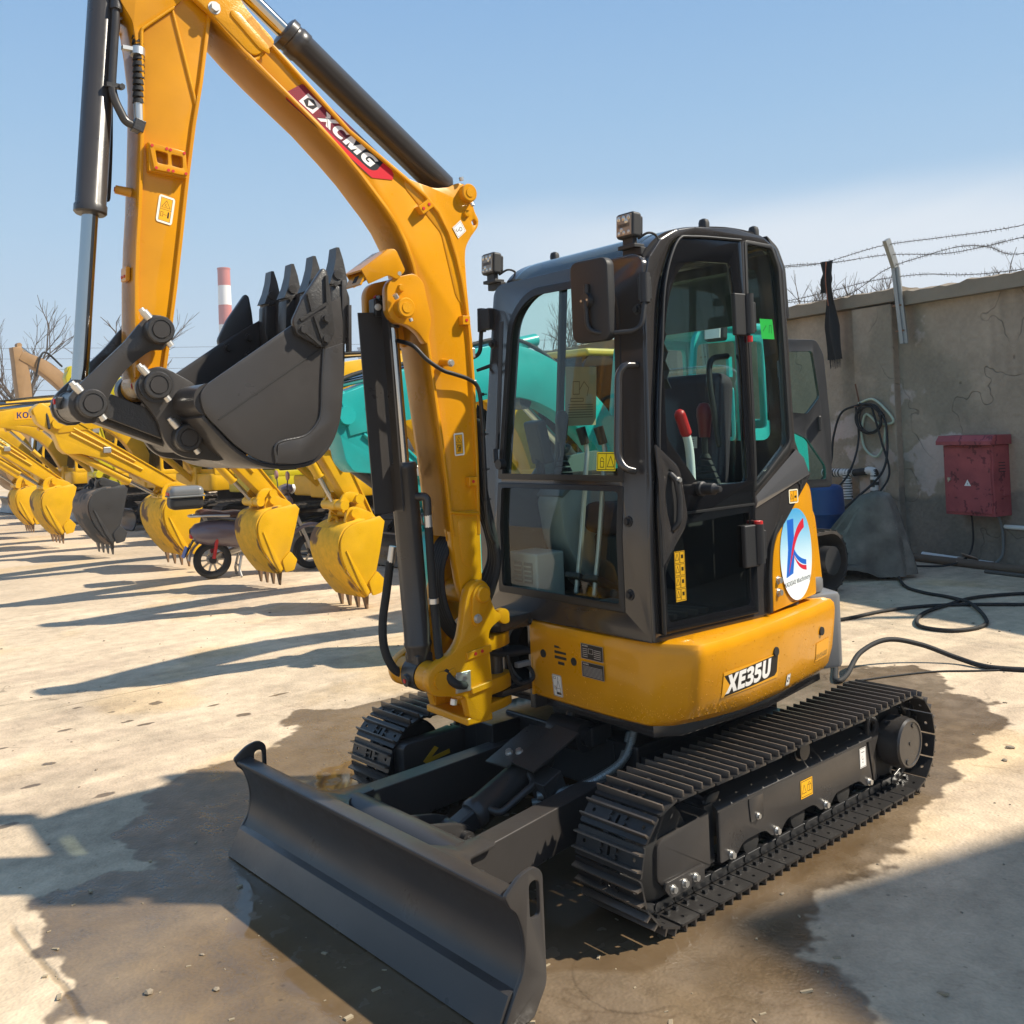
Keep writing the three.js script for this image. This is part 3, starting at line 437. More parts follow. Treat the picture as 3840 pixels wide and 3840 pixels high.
{ // tarpaulin over a cart, blue barrel
  const t = thing('covered_cart', 'small wheeled machine under a dusty grey tarpaulin by the wall', 'covered cart', [-6.35, 0, 2.3], -1.0);
  const hull = (u, v) => { // cloth hung over a frame: peak at one end, long slope and dragged hem at the other
    const a = u * 2 * Math.PI, cx = Math.cos(a), cz = Math.sin(a), q = 1 - v, sl = 0.5 + 0.5 * cx; // sl = 1 on the low side
    let r = lerp(0.10, lerp(0.42, 0.78, sl), Math.pow(q, 0.75)), y = lerp(0.04, 0.90, Math.pow(v, lerp(0.75, 1.25, sl)));
    const fold = 0.10 * Math.sin(a * 9 + 2 * Math.sin(a * 2)) * q + 0.16 * (fbm(cx * 2.4 + 5, cz * 2.4 + v * 2, 5, 400) - 0.5); r *= 1 + (v < 0.97 ? fold : 0);
    if (v < 0.12) y += 0.10 * Math.max(0, Math.sin(a * 2.5 + 1)); if (v > 0.97) { r = 0; y = 0.905; }
    return [cx * r - 0.10 + 0.10 * q, y + 0.03 * (fbm(cx * 4, cz * 4, 3, 405) - 0.5), cz * r * 0.62];
  };
  const n = 72, m = 24, pos = [], idx = []; for (let j = 0; j <= m; j++) for (let i = 0; i <= n; i++) pos.push(...hull(i / n, j / m)); for (let j = 0; j < m; j++) for (let i = 0; i < n; i++) { const a = j * (n + 1) + i; idx.push(a, a + 1, a + n + 1, a + 1, a + n + 2, a + n + 1); }
  const g = new THREE.BufferGeometry(); g.setAttribute('position', new THREE.Float32BufferAttribute(pos, 3)); g.setIndex(idx); g.computeVertexNormals();
  M('tarpaulin', [g], std([0.24, 0.215, 0.18], 0.9, { map: setRep(tiled(256, (i, j, o) => { const a = tfbm(i / 256, j / 256, 5, 6, 501); const k = 215 + 150 * (a - 0.5); o[0] = k; o[1] = k; o[2] = k; }, true), 1.1), bumpMap: setRep(castTex.clone(), 3), bumpScale: 0.003 }), t);
  for (const [x, z] of [[-0.12, -0.17], [-0.12, 0.17]]) { const w = M('wheel', [rev([x, 0.13, z - 0.05], [x, 0.13, z + 0.05], [[0.0, 0], [0.09, 0], [0.128, 0.015], [0.13, 0.05], [0.128, 0.085], [0.09, 0.1], [0, 0.1]], 24)], MAT.rubber, t); M('hub', [cyl([x, 0.13, z - 0.055], [x, 0.13, z + 0.055], 0.07, 0.07, 16)], std([0.2, 0.18, 0.15], 0.7), w); }
  const b = thing('barrel', 'blue plastic barrel standing between the grey track and the wall', 'barrel', [-6.45, 0, 2.95]); const bm = std([0.012, 0.06, 0.20], 0.45);
  M('drum', [rev([0, 0, 0], [0, 1, 0], [[0, 0], [0.26, 0], [0.285, 0.03], [0.285, 0.30], [0.295, 0.32], [0.285, 0.34], [0.285, 0.62], [0.295, 0.64], [0.285, 0.66], [0.275, 0.9], [0.25, 0.94], [0.22, 0.95], [0, 0.95]], 36)], bm, b); M('bung', [cyl([0.12, 0.95, 0], [0.12, 0.975, 0], 0.035)], MAT.plastic, b);
}
{ // hoses and cables lying in the yard
  const rope = (n, lab, pts, r, mat) => { const m = M(numbered(n), [tube(pts.map(p => [p[0], p.length > 2 ? p[2] : r + 0.001, p[1]]), r, 160, 8)], mat, scene); return tag(m, lab, 'hose'); };
  rope('ground_hose', 'dark hose making a loop on the concrete near the wall', [[-6.48, 2.08, 0.05], [-5.9, 1.7], [-5.65, 1.39], [-5.55, 1.1], [-5.3, 0.8, 0.03], [-4.8, 0.46], [-4.48, 0.36], [-4.21, 0.46], [-4.20, 0.7], [-4.44, 0.86], [-4.8, 0.95], [-5.25, 0.95], [-5.6, 0.93], [-5.9, 0.80], [-6.3, 0.5]], 0.016, MAT.rubber);
  rope('ground_hose', 'dark hose crossing the concrete straight behind the counterweight', [[-3.7, 1.6], [-4.07, 1.35], [-4.62, 1.25], [-5.02, 1.08], [-5.29, 0.84], [-5.6, 0.42], [-5.9, 0.0]], 0.015, MAT.rubber);
  rope('ground_hose', 'thick dark hose arching off the wet floor behind the track', [[-2.95, 0.75, 0.012], [-2.7, 0.58, 0.013], [-2.42, 0.42, 0.014], [-2.36, 0.36, 0.016], [-2.5, 0.38, 0.03], [-2.75, 0.42, 0.12], [-3.0, 0.36, 0.17], [-3.2, 0.22, 0.12], [-3.3, 0.02, 0.04], [-3.28, -0.2, 0.016], [-3.4, -0.5, 0.016]], 0.017, MAT.rubber);
  rope('ground_cable', 'thin black wire lying across the dry concrete edge', [[-2.38, 0.33], [-2.74, 0.17], [-3.0, 0.02], [-3.18, -0.17], [-3.5, -0.46]], 0.006, MAT.rubber);
}

scene.fog = new THREE.FogExp2(new THREE.Color(0.56, 0.62, 0.69), 0.0010);
// ---------- the golden excavator ----------
const EX = thing('mini_excavator', 'golden yellow and charcoal mini excavator with dozer blade and raised bucket in front', 'excavator');
const pU = (name) => { const g = G(name, EX); g.rotation.y = -AL; return g; };                                  // parts on the slewed upper structure
const pB = (name) => { const g = G(name, EX); g.rotation.y = -AL; g.position.set(-0.06 * Math.sin(AL), 0, 0.06 * Math.cos(AL)); return g; }; // parts on the boom's middle plane
const mU = (name, geos, mat, keep) => { const m = M(name, geos, mat, EX, keep); m.rotation.y = -AL; return m; };
const mB = (name, geos, mat, keep) => { const m = M(name, geos, mat, EX, keep); m.rotation.y = -AL; m.position.set(-0.06 * Math.sin(AL), 0, 0.06 * Math.cos(AL)); return m; };

// track path: stadium, front centre xf, rear centre xr
const TR = { xf: 0.735, xr: -0.885, y: 0.236, R: 0.208, pitch: 0.1023 };
const shoeGeo = (() => { // local: u = along the track (x), v = outward (y), z across, centre at the plate
  const W = 0.15, hs = [circ(-0.002, -0.113, 0.0075, 10), circ(-0.002, 0.113, 0.0075, 10), rrect(-0.016, 0.016, -0.006, 0.006, 0.005, 3)];
  const plate = extrY(rrect(-0.048, 0.049, -W, W, 0.006, 2), -0.004, 0.004, 0, hs);
  const rib = (u, w, t, h) => extr([[u - w, 0.003], [u + w, 0.003], [u + t, h], [u - t, h]], -W, W, 0.0012);
  const lip = (u, q) => extr([[u, -0.004], [u + q * 0.006, -0.003], [u + q * 0.007, 0.004], [u, 0.004]].sort(() => 0), -W, W, 0); const gs = [plate, rib(-0.0256, 0.0060, 0.0028, 0.027), rib(0.0256, 0.0060, 0.0028, 0.027)];
  for (const [u, z] of [[-0.011, -0.034], [-0.011, 0.034], [0.011, -0.034], [0.011, 0.034]]) gs.push(cyl([u, 0.003, z], [u, 0.014, z], 0.0075, 0.0085, 6));
  const g = metricUV(mergeAll(gs)), p = g.attributes.position, col = []; // paint rubbed off the grouser crowns
  for (let i = 0; i < p.count; i++) { const y = p.getY(i), z = p.getZ(i), worn = (y > 0.021 ? 1 : 0) * (0.45 + 0.55 * vnoise(z * 60, p.getX(i) * 200, 7)); col.push(lerp(0.040, 0.19, worn), lerp(0.037, 0.150, worn), lerp(0.035, 0.115, worn)); }
  g.setAttribute('color', new THREE.Float32BufferAttribute(col, 3)); return g;
})();
const linkGeo = (() => { const gs = []; for (const s of [-1, 1]) { gs.push(box(0.094, 0.034, 0.014, 0, -0.026, s * 0.038, 0, 0, 0, 0.004), cyl([-0.05, -0.030, s * 0.050], [-0.05, -0.030, s * 0.026], 0.017, 0.017, 12)); gs.push(box(0.014, 0.012, 0.016, 0.02, -0.010, s * 0.066), box(0.014, 0.012, 0.016, -0.024, -0.010, s * 0.066)); } gs.push(cyl([-0.05, -0.030, -0.05], [-0.05, -0.030, 0.05], 0.011, 0.011, 10)); return metricUV(mergeAll(gs)); })();
function trackPath(s) { // distance s -> [x, y, angle of outward normal]
  const L = TR.xf - TR.xr, c = Math.PI * TR.R, per = 2 * L + 2 * c; s = ((s % per) + per) % per;
  if (s < L) return [TR.xf - s, TR.y - TR.R, -Math.PI / 2];                       // bottom run, going to the rear
  s -= L; if (s < c) { const a = -Math.PI / 2 - s / TR.R; return [TR.xr + TR.R * Math.cos(a), TR.y + TR.R * Math.sin(a), a]; }
  s -= c; if (s < L) return [TR.xr + s, TR.y + TR.R - 0.010 * Math.sin(s / L * Math.PI) * (Math.sin(s / L * 2 * Math.PI) ** 2), Math.PI / 2];
  s -= L; const a = Math.PI / 2 - s / TR.R; return [TR.xf + TR.R * Math.cos(a), TR.y + TR.R * Math.sin(a), a];
}
const per = 2 * (TR.xf - TR.xr) + 2 * Math.PI * TR.R, NSH = Math.round(per / TR.pitch);
function track(sign, lab) {
  const z0 = sign * 0.72, t = G('crawler_track', EX); t.userData.label = lab;
  for (let k = 0; k < NSH; k++) {
    const [x, y, a] = trackPath((k + 0.28) * per / NSH);
    const m = raw('track_shoe', shoeGeo, MAT.track, t); m.position.set(x, y, z0); m.rotation.z = a - Math.PI / 2;
    const l = raw('chain_link', linkGeo, MAT.blackPaint, t); l.position.set(x, y, z0); l.rotation.z = a - Math.PI / 2;
  }
  const o = sign; // outer side is sign * larger
  const Z = (d) => z0 + o * d;
  const zz = (a, b) => [Math.min(Z(a), Z(b)), Math.max(Z(a), Z(b))];
  // frame: middle section
  const arch = (x0, x1) => [[x0, 0.098], [x0 - 0.04, 0.130], [x0 - 0.065, 0.136], [x1 + 0.065, 0.136], [x1 + 0.04, 0.130], [x1, 0.098]];
  const side = [[0.418, 0.286], [0.418, 0.098], ...arch(0.318, 0.085), ...arch(0.028, -0.262), ...arch(-0.335, -0.622), [-0.685, 0.092], [-0.645, 0.286]], pm = MAT.grey;
  const fr = M('track_frame', [extr(soft(side, 0.012, 2), ...zz(0.046, 0.060), 0.002), extrX(soft([[Z(0.058), 0.278], [Z(0.056), 0.292], [Z(0.030), 0.310], [Z(-0.075), 0.345], [Z(-0.10), 0.345], [Z(-0.10), 0.33], [Z(0.020), 0.30], [Z(0.044), 0.28]], 0.008, 3), -0.70, 0.418, 0), bx(-0.80, 0.42, 0.10, 0.335, ...zz(-0.20, -0.10))], pm, t);
  const fc = M('idler_cover', [extr(soft([[0.470, 0.308], [0.470, 0.105], [0.66, 0.095], [0.735, 0.120], [0.768, 0.150], [0.762, 0.268], [0.735, 0.285]], [0.008, 0.008, 0.01, 0.012, 0.02, 0.03, 0.03], 4), ...zz(-0.07, 0.060), 0.010)], pm, t);
  M('lifting_lug', [extr(soft([[0.36, 0.345], [0.43, 0.345], [0.452, 0.325], [0.452, 0.245], [0.425, 0.245], [0.425, 0.29], [0.39, 0.305]], 0.015, 3), ...zz(0.012, 0.030), 0.002), bx(0.42, 0.468, 0.10, 0.315, ...zz(-0.06, 0.035))], MAT.blackPaint, t);
  M('skid_plate', [extr(soft([[0.525, 0.138], [0.735, 0.138], [0.745, 0.118], [0.71, 0.078], [0.525, 0.082]], 0.008, 2), ...zz(0.060, 0.072), 0.001)], pm, t);
  for (const x of [0.702, 0.640, 0.578]) M('bolt', hex([x, 0.108, Z(0.072)], [0, 0, o], 0.012, 0.012), MAT.zinc, t);
  for (const x of [0.349, 0.056, -0.300, -0.652]) M('bolt', hex([x, 0.110, Z(0.060)], [0, 0, o], 0.0125, 0.012), MAT.zinc, t);
  M('access_flap', [extr(soft([[0.235, 0.284], [0.140, 0.284], [0.140, 0.190], [0.225, 0.190]], 0.01, 3), ...zz(0.060, 0.064), 0.001)], pm, t); M('bolt', hex([0.180, 0.205, Z(0.064)], [0, 0, o], 0.010, 0.008), MAT.zinc, t);
  // rollers, idler, carrier roller, drive
  for (const x of [0.53, 0.20, -0.12, -0.47]) M('track_roller', [rev([x, 0.112, z0 - 0.045], [x, 0.112, z0 + 0.045], [[0, 0], [0.03, 0], [0.05, 0.004], [0.05, 0.03], [0.040, 0.034], [0.040, 0.056], [0.05, 0.06], [0.05, 0.086], [0.03, 0.09], [0, 0.09]], 24)], MAT.dark, t);
  M('idler', [rev([TR.xf, TR.y, z0 - 0.045], [TR.xf, TR.y, z0 + 0.045], [[0, 0], [0.15, 0], [0.162, 0.01], [0.162, 0.03], [0.172, 0.033], [0.172, 0.057], [0.162, 0.06], [0.162, 0.08], [0.15, 0.09], [0, 0.09]], 40)], MAT.dark, t);
  M('carrier_roller', [rev([-0.145, 0.372, z0], [-0.145, 0.372, Z(0.072)], [[0, -0.05], [0.03, -0.05], [0.03, 0.02], [0.044, 0.022], [0.044, 0.050], [0.036, 0.052], [0.036, 0.072], [0, 0.072]], 24)], MAT.blackPaint, t);
  const teeth = []; for (let k = 0; k < 19; k++) { const a = k / 19 * 2 * Math.PI; teeth.push([0.165 * Math.cos(a), 0.165 * Math.sin(a)], [0.165 * Math.cos(a + 0.10), 0.165 * Math.sin(a + 0.10)], [0.188 * Math.cos(a + 0.17), 0.188 * Math.sin(a + 0.17)], [0.165 * Math.cos(a + 0.24), 0.165 * Math.sin(a + 0.24)]); }
  M('sprocket', [extr(teeth.map(p => [p[0] + TR.xr, p[1] + TR.y]), z0 - 0.016, z0 + 0.016, 0.002)], MAT.dark, t);
  M('drive_motor', [rev([TR.xr, TR.y, z0], [TR.xr, TR.y, Z(0.145)], [[0, -0.1], [0.09, -0.1], [0.09, 0.03], [0.112, 0.04], [0.114, 0.10], [0.108, 0.125], [0.110, 0.130], [0.104, 0.140], [0.096, 0.140], [0.094, 0.136], [0, 0.136]], 40)], MAT.grey, t);
  M('drain_plug', [cyl([TR.xr - 0.03, TR.y + 0.075, Z(0.136)], [TR.xr - 0.03, TR.y + 0.075, Z(0.141)], 0.011), cyl([TR.xr + 0.03, TR.y - 0.075, Z(0.136)], [TR.xr + 0.03, TR.y - 0.075, Z(0.141)], 0.013), cyl([TR.xr, TR.y, Z(0.136)], [TR.xr, TR.y, Z(0.140)], 0.009)], MAT.greyCast, t);
  M('motor_guard', [extr(soft([[-0.69, 0.385], [-0.745, 0.385], [-0.790, 0.325], [-0.770, 0.27], [-0.745, 0.235], [-0.745, 0.09], [-0.72, 0.09], [-0.685, 0.29]], 0.015, 3), ...zz(0.030, 0.046), 0.002, [circ(-0.728, 0.330, 0.024, 14)])], MAT.grey, t);
  if (sign < 0) {
    sheet('service_label', [-0.118, 0.182, Z(0.060)], [-0.086, 0, 0], [0, 0.072, 0], print('trackYellow', 160, 128, (x, w, h) => { x.fillStyle = '#f2b211'; x.fillRect(0, 0, w, h); x.strokeStyle = '#1a1408'; x.lineWidth = 4; x.strokeRect(10, 10, w - 20, h - 20); x.beginPath(); x.moveTo(46, 34); x.lineTo(72, 94); x.lineTo(20, 94); x.closePath(); x.stroke(); x.strokeRect(92, 46, 48, 44); x.beginPath(); x.moveTo(116, 46); x.lineTo(116, 90); x.stroke(); x.beginPath(); x.arc(116, 46, 16, Math.PI, 0); x.stroke(); }), t);
    sheet('service_label', [-0.580, 0.185, Z(0.060)], [-0.052, 0, 0], [0, 0.085, 0], print('trackWhite', 96, 144, (x, w, h) => { x.fillStyle = '#eceae6'; x.fillRect(0, 0, w, h); x.strokeStyle = '#333'; x.lineWidth = 3; x.strokeRect(6, 6, w - 12, h - 12); x.fillStyle = '#222'; x.fillRect(24, 30, 50, 5); x.beginPath(); x.arc(48, 72, 15, 0.2, 4.4); x.stroke(); x.beginPath(); x.arc(46, 100, 10, 0, 3.5); x.stroke(); }), t);
  } else {
    // travel arrow on the inner face of the far frame
    const ar = extr([[0.80, 0.272], [0.735, 0.325], [0.715, 0.312], [0.757, 0.280], [0.655, 0.293], [0.652, 0.274], [0.757, 0.262], [0.727, 0.235], [0.742, 0.220]], 0.5175, 0.520); M('travel_arrow', [ar], std([0.62, 0.36, 0.02], 0.5), t);
    M('inner_frame', [extr(soft([[0.56, 0.365], [0.885, 0.365], [0.90, 0.35], [0.90, 0.19], [0.84, 0.165], [0.56, 0.165]], 0.012, 3), 0.522, 0.60, 0.003)], MAT.grey, t);
    for (const x of [0.82, 0.765, 0.71]) M('bolt', hex([x, 0.19, 0.522], [0, 0, -1], 0.013, 0.012), MAT.zinc, t);
  }
  return t;
}
track(-1, 'left crawler track, nearest the viewer'); track(1, 'right crawler track, behind the dozer blade');

// centre frame of the undercarriage
{
  const c = G('undercarriage', EX);
  M('cross_frame', [bx(-0.55, 0.42, 0.22, 0.44, -0.40, 0.40, 0.01), bx(0.10, 0.56, 0.20, 0.42, 0.40, 0.56, 0.008), bx(-0.5, 0.0, 0.20, 0.40, 0.40, 0.60), bx(0.05, 0.40, 0.22, 0.40, -0.60, -0.40), bx(-0.5, -0.1, 0.22, 0.40, -0.60, -0.40), bx(0.30, 0.58, 0.20, 0.425, 0.30, 0.42, 0.006)], MAT.blackPaint, c);
  M('slew_ring', [rev([0, 0.44, 0], [0, 1, 0], [[0.30, 0], [0.36, 0], [0.36, 0.06], [0.34, 0.065], [0.34, 0.15], [0.3, 0.15]], 48)], MAT.dark, c);
  M('stiffener', [bx(0.40, 0.425, 0.19, 0.43, -0.28, -0.26), bx(0.40, 0.425, 0.19, 0.43, 0.18, 0.20)], MAT.dark, c);
}
// dozer blade
{
  const b = G('dozer_blade', EX); b.userData.label = 'charcoal dozer blade lowered on the wet floor';
  const face = spl([[1.505, 0.365], [1.482, 0.33], [1.460, 0.275], [1.452, 0.21], [1.470, 0.14], [1.500, 0.095]], 26);
  const sheetPts = [...face, ...offsetLine(face, -0.012).reverse()];
  M('mould_board', [extr(sheetPts, -0.855, 0.855, 0), extr(soft([[1.508, 0.358], [1.512, 0.38], [1.445, 0.382], [1.435, 0.36], [1.44, 0.33], [1.452, 0.33], [1.456, 0.358]], 0.008, 3), -0.855, 0.855, 0)], MAT.grey, b);
  M('cutting_edge', [extr([[1.478, 0.115], [1.512, 0.100], [1.566, 0.006], [1.548, 0.002]], -0.855, 0.855, 0.002)], MAT.grey, b);
  const endP = soft([[1.512, 0.368], [1.522, 0.388], [1.46, 0.432], [1.405, 0.44], [1.375, 0.415], [1.375, 0.09], [1.43, 0.01], [1.556, 0.004], [1.500, 0.10], [1.468, 0.145], [1.452, 0.20], [1.458, 0.27], [1.480, 0.33], [1.505, 0.352]], [0.012, 0.01, 0.03, 0.035, 0.03, 0.02, 0.01, 0.002, 0.02, 0.02, 0.03, 0.03, 0.02, 0.008], 4);
  const slot = soft([[1.431, 0.400], [1.391, 0.400], [1.391, 0.292], [1.431, 0.292]], 0.0195, 4);
  for (const [z0, z1] of [[-0.870, -0.855], [0.855, 0.870]]) M('end_plate', [extr(endP, z0, z1, 0.002, [slot])], MAT.grey, b);
  // push arms: tapering boxes from the board to the frame pivot
  for (const [za, zb] of [[-0.47, -0.30], [0.25, 0.30]]) { // near, far
    const pos = [[1.46, za], [0.42, zb]]; const w = 0.045;
    M('push_arm', [bar([1.436, 0.262, za], [0.40, 0.262, zb], 0.09, 0.165, 0.006)], MAT.grey, b);
    M('weld_gusset', [extrY(soft([[1.440, za - 0.16], [1.440, za + 0.16], [1.38, za + 0.06], [1.25, za + 0.046], [1.25, za - 0.046], [1.38, za - 0.06]], 0.02, 3), 0.346, 0.356, 0.002), extr([[1.438, 0.33], [1.33, 0.30], [1.32, 0.27], [1.438, 0.27]], za - 0.075, za - 0.055, 0.002)], MAT.grey, b);
    M('pivot', [cyl([0.40, 0.262, zb - 0.06], [0.40, 0.262, zb + 0.06], 0.055, 0.055, 24)], MAT.grey, b);
  }
  M('torque_tube', [cyl([1.34, 0.285, -0.43], [1.34, 0.285, 0.22], 0.075, 0.075, 32)], MAT.grey, b);
  M('clevis', [extr(soft([[1.34, 0.34], [1.16, 0.30], [1.09, 0.27], [1.08, 0.22], [1.13, 0.19], [1.34, 0.24]], 0.03, 4), -0.175, -0.155, 0.003), extr(soft([[1.34, 0.34], [1.16, 0.30], [1.09, 0.27], [1.08, 0.22], [1.13, 0.19], [1.34, 0.24]], 0.03, 4), -0.055, -0.035, 0.003), cyl([1.12, 0.235, -0.20], [1.12, 0.235, -0.01], 0.028, 0.028, 18), ...hex([1.12, 0.235, -0.20], [0, 0, -1], 0.012, 0.01)], MAT.greyCast, b);
  // blade lift cylinder
  const c = G('blade_cylinder', EX); const P0 = [1.12, 0.235, -0.105], P1 = [0.50, 0.46, -0.105], at = (t, dy = 0, dz = 0) => [lerp(P0[0], P1[0], t), lerp(P0[1], P1[1], t) + dy, P0[2] + dz];
  M('rod_eye', [cyl(at(0, 0, -0.045), at(0, 0, 0.045), 0.042, 0.042, 20), bar(at(0.02), at(0.16), 0.07, 0.075, 0.01)], MAT.greyCast, c);
  M('barrel', [rev(at(0.14), at(1), [[0, 0], [0.052, 0], [0.060, 0.01], [0.060, 0.04], [0.057, 0.045], [0.057, 0.40], [0.045, 0.42], [0, 0.42]], 32)], MAT.grey, c);
  M('gland_pipe', [pipe([at(0.22, 0.01, -0.055), at(0.24, 0.0, -0.10), at(0.52, 0.0, -0.10), at(0.54, 0.02, -0.06)], 0.014, 0.03)], MAT.grey, c);
  M('hose_block', [box(0.10, 0.085, 0.09, ...at(0.60, -0.03, -0.12), 0, 0, -0.35, 0.003), ...hex(at(0.62, -0.01, -0.165), [0, 0, -1], 0.009, 0.006), ...hex(at(0.57, -0.04, -0.165), [0, 0, -1], 0.009, 0.006)], MAT.greyCast, c);
  M('guard_plate', [box(0.26, 0.008, 0.13, ...at(0.62, 0.075, 0.055), 0.05, 0, -0.349), box(0.26, 0.008, 0.13, ...at(0.66, 0.078, -0.075), -0.05, 0, -0.349)], MAT.greyCast, c);
  for (const [t, z] of [[0.53, 0.05], [0.56, 0.01]]) M('bolt', hex(at(t, 0.082, z), [0.34, 0.94, 0], 0.012, 0.012), MAT.zinc, c);
  M('head_eye', [cyl([0.50, 0.46, -0.20], [0.50, 0.46, -0.02], 0.062, 0.062, 28), cyl([0.50, 0.46, -0.225], [0.50, 0.46, -0.20], 0.036, 0.036, 20), cyl([0.47, 0.50, -0.07], [0.455, 0.525, -0.07], 0.018, 0.018, 12), bx(0.38, 0.50, 0.42, 0.50, -0.23, -0.20, 0.01), bx(0.38, 0.50, 0.42, 0.50, -0.02, 0.01, 0.01)], MAT.blackPaint, c);
  M('grease_cap', [cyl([0.455, 0.525, -0.07], [0.450, 0.535, -0.07], 0.010, 0.008, 10)], MAT.red, c);
  const spring = (name, z, y) => { const core = [[0.80, 0.31 + y, -0.22 + z], [0.72, 0.315 + y, -0.27 + z], [0.60, 0.34 + y, -0.33 + z], [0.45, 0.40 + y, -0.36 + z], [0.36, 0.50 + y, -0.34 + z]]; const cc = new THREE.CatmullRomCurve3(core.map(p => V(...p))); const gs = [new THREE.TubeGeometry(cc, 40, 0.013, 10)]; const hx = []; for (let k = 0; k <= 900; k++) { const t = k / 900, p = cc.getPoint(t), tg = cc.getTangent(t), n = V(0, 1, 0).addScaledVector(tg, -tg.y).normalize(), bb = tg.clone().cross(n), a = k * 0.55; hx.push(p.addScaledVector(n, 0.0145 * Math.cos(a)).addScaledVector(bb, 0.0145 * Math.sin(a))); } gs.push(new THREE.TubeGeometry(new THREE.CatmullRomCurve3(hx), 900, 0.0028, 4)); return M(name, gs, MAT.spring, c); };
  spring('spring_guard_hose', 0, 0); spring('spring_guard_hose', 0.03, -0.035);
}
// ---------- boom, arm, bucket (coordinates: x forward, y up, z from the boom's middle plane) ----------
const boss = (x, y, z0, z1, r, hole = 0.006) => [rev([x, y, z0], [x, y, z1], z1 > z0 ? [[0, 0], [r, 0], [r, z1 - z0 - 0.004], [r - 0.004, z1 - z0], [0, z1 - z0]] : [[0, 0], [r, 0], [r, z0 - z1 - 0.004], [r - 0.004, z0 - z1], [0, z0 - z1]], 32)];
const boomLow = [[1.86, 3.147], [1.794, 3.085], [1.757, 3.050], [1.675, 2.983], [1.495, 2.846], [1.39, 2.752], [1.318, 2.682], [1.268, 2.625], [1.217, 2.568], [1.171, 2.508], [1.137, 2.446], [1.106, 2.365], [1.092, 2.30], [1.078, 2.22], [1.060, 2.114], [1.038, 1.931], [1.005, 1.665], [0.990, 1.528], [0.976, 1.36], [0.968, 1.302]];
const boomTop = [[0.835, 1.302], [0.832, 1.45], [0.830, 1.622], [0.832, 1.897], [0.838, 2.081], [0.848, 2.20], [0.866, 2.32], [0.888, 2.41], [0.920, 2.506], [0.967, 2.583], [1.028, 2.642], [1.119, 2.702], [1.352, 2.845], [1.599, 3.062], [1.657, 3.108], [1.723, 3.178]];
{
  const b = pB('boom');
  M('boom_box', [extr([...boomLow, ...boomTop], -0.083, 0.083, 0.001)], MAT.yellow, b);
  M('flange', [strip(boomLow, -0.013, -0.097, 0.097, 0.002)], MAT.yellow, b); M('flange', [strip(boomTop, -0.013, -0.097, 0.097, 0.002)], MAT.yellow, b);
  // foot casting: two legs with a hollow, and the arch between them
  const leg = soft([[0.835, 1.40], [0.835, 1.12], [0.845, 1.05], [0.88, 1.02], [0.925, 1.04], [0.945, 1.12], [0.966, 1.27], [0.978, 1.40]], [0, 0.01, 0.03, 0.03, 0.03, 0.02, 0.01, 0], 4);
  for (const s of [-1, 1]) M('foot_leg', [extr(leg, s < 0 ? -0.094 : 0.050, s < 0 ? -0.050 : 0.094, 0.003), extr(soft([[0.858, 1.37], [0.872, 1.20], [0.895, 1.175], [0.93, 1.20], [0.945, 1.37]], 0.02, 4), s < 0 ? -0.0965 : 0.094, s < 0 ? -0.094 : 0.0965, 0.001)], MAT.yellowCast, b);
  M('foot_arch', [extrX([...Array.from({ length: 13 }, (_, i) => { const a = i / 12 * Math.PI; return [0.052 * Math.cos(a), 1.285 + 0.06 * Math.sin(a)]; }), [-0.052, 1.41], [0.052, 1.41]], 0.84, 0.972, 0)], MAT.yellowCast, b);
  M('foot_tube', [cyl([0.882, 1.075, -0.094], [0.882, 1.075, 0.094], 0.050, 0.050, 28)], MAT.yellowCast, b);
  each('weld_bead', [tube([[0.84, 1.385, -0.0975], [0.90, 1.39, -0.0985], [0.97, 1.40, -0.0975]], 0.006, 16, 6), tube([[1.66, 3.10, -0.0845], [1.70, 3.04, -0.0855], [1.735, 3.035, -0.0845]], 0.008, 12, 6), tube([[0.972, 1.40, -0.09], [0.974, 1.40, 0.09]], 0.007, 8, 6)], MAT.yellowCast, b);
  // arm cylinder ears at the back of the bend
  const ear = soft([[1.119, 2.702], [1.058, 2.686], [0.982, 2.673], [0.909, 2.687], [0.875, 2.709], [0.821, 2.705], [0.797, 2.672], [0.797, 2.61], [0.772, 2.569], [0.778, 2.54], [0.817, 2.495], [0.844, 2.452], [0.849, 2.404], [0.846, 2.30], [0.838, 2.18], [0.90, 2.25], [0.96, 2.50], [1.12, 2.66]], 0.02, 4);
  for (const s of [-1, 1]) M('cylinder_ear', [extr(ear, s < 0 ? -0.086 : 0.060, s < 0 ? -0.060 : 0.086, 0.003, [circ(0.797, 2.557, 0.012, 16)])], MAT.yellow, b);
  M('pin_boss', boss(0.832, 2.668, -0.086, -0.115, 0.036), MAT.yellow, b); M('pin_boss', boss(0.832, 2.668, 0.086, 0.115, 0.036), MAT.yellow, b);
  M('pin_disc', [cyl([0.832, 2.668, -0.115], [0.832, 2.668, -0.118], 0.019, 0.018, 24)], MAT.yellowCast, b);
  each('bolt', [hex([0.86, 2.715, -0.10], [0.2, 1, 0], 0.009, 0.012, false), hex([0.822, 2.628, -0.107], [-0.3, -0.8, -0.3], 0.008, 0.01, false)], MAT.zinc, b);
  M('ear_boss', [rev([0.835, 2.588, -0.086], [0.835, 2.588, -0.10], [[0, 0], [0.016, 0], [0.013, 0.012], [0, 0.014]], 18)], MAT.yellow, b);
  // nose ears around the arm pin
  const nose = soft([[1.72, 3.035], [1.86, 3.150], [1.945, 3.21], [1.965, 3.28], [1.92, 3.35], [1.84, 3.34], [1.74, 3.20], [1.63, 3.105]], 0.03, 4);
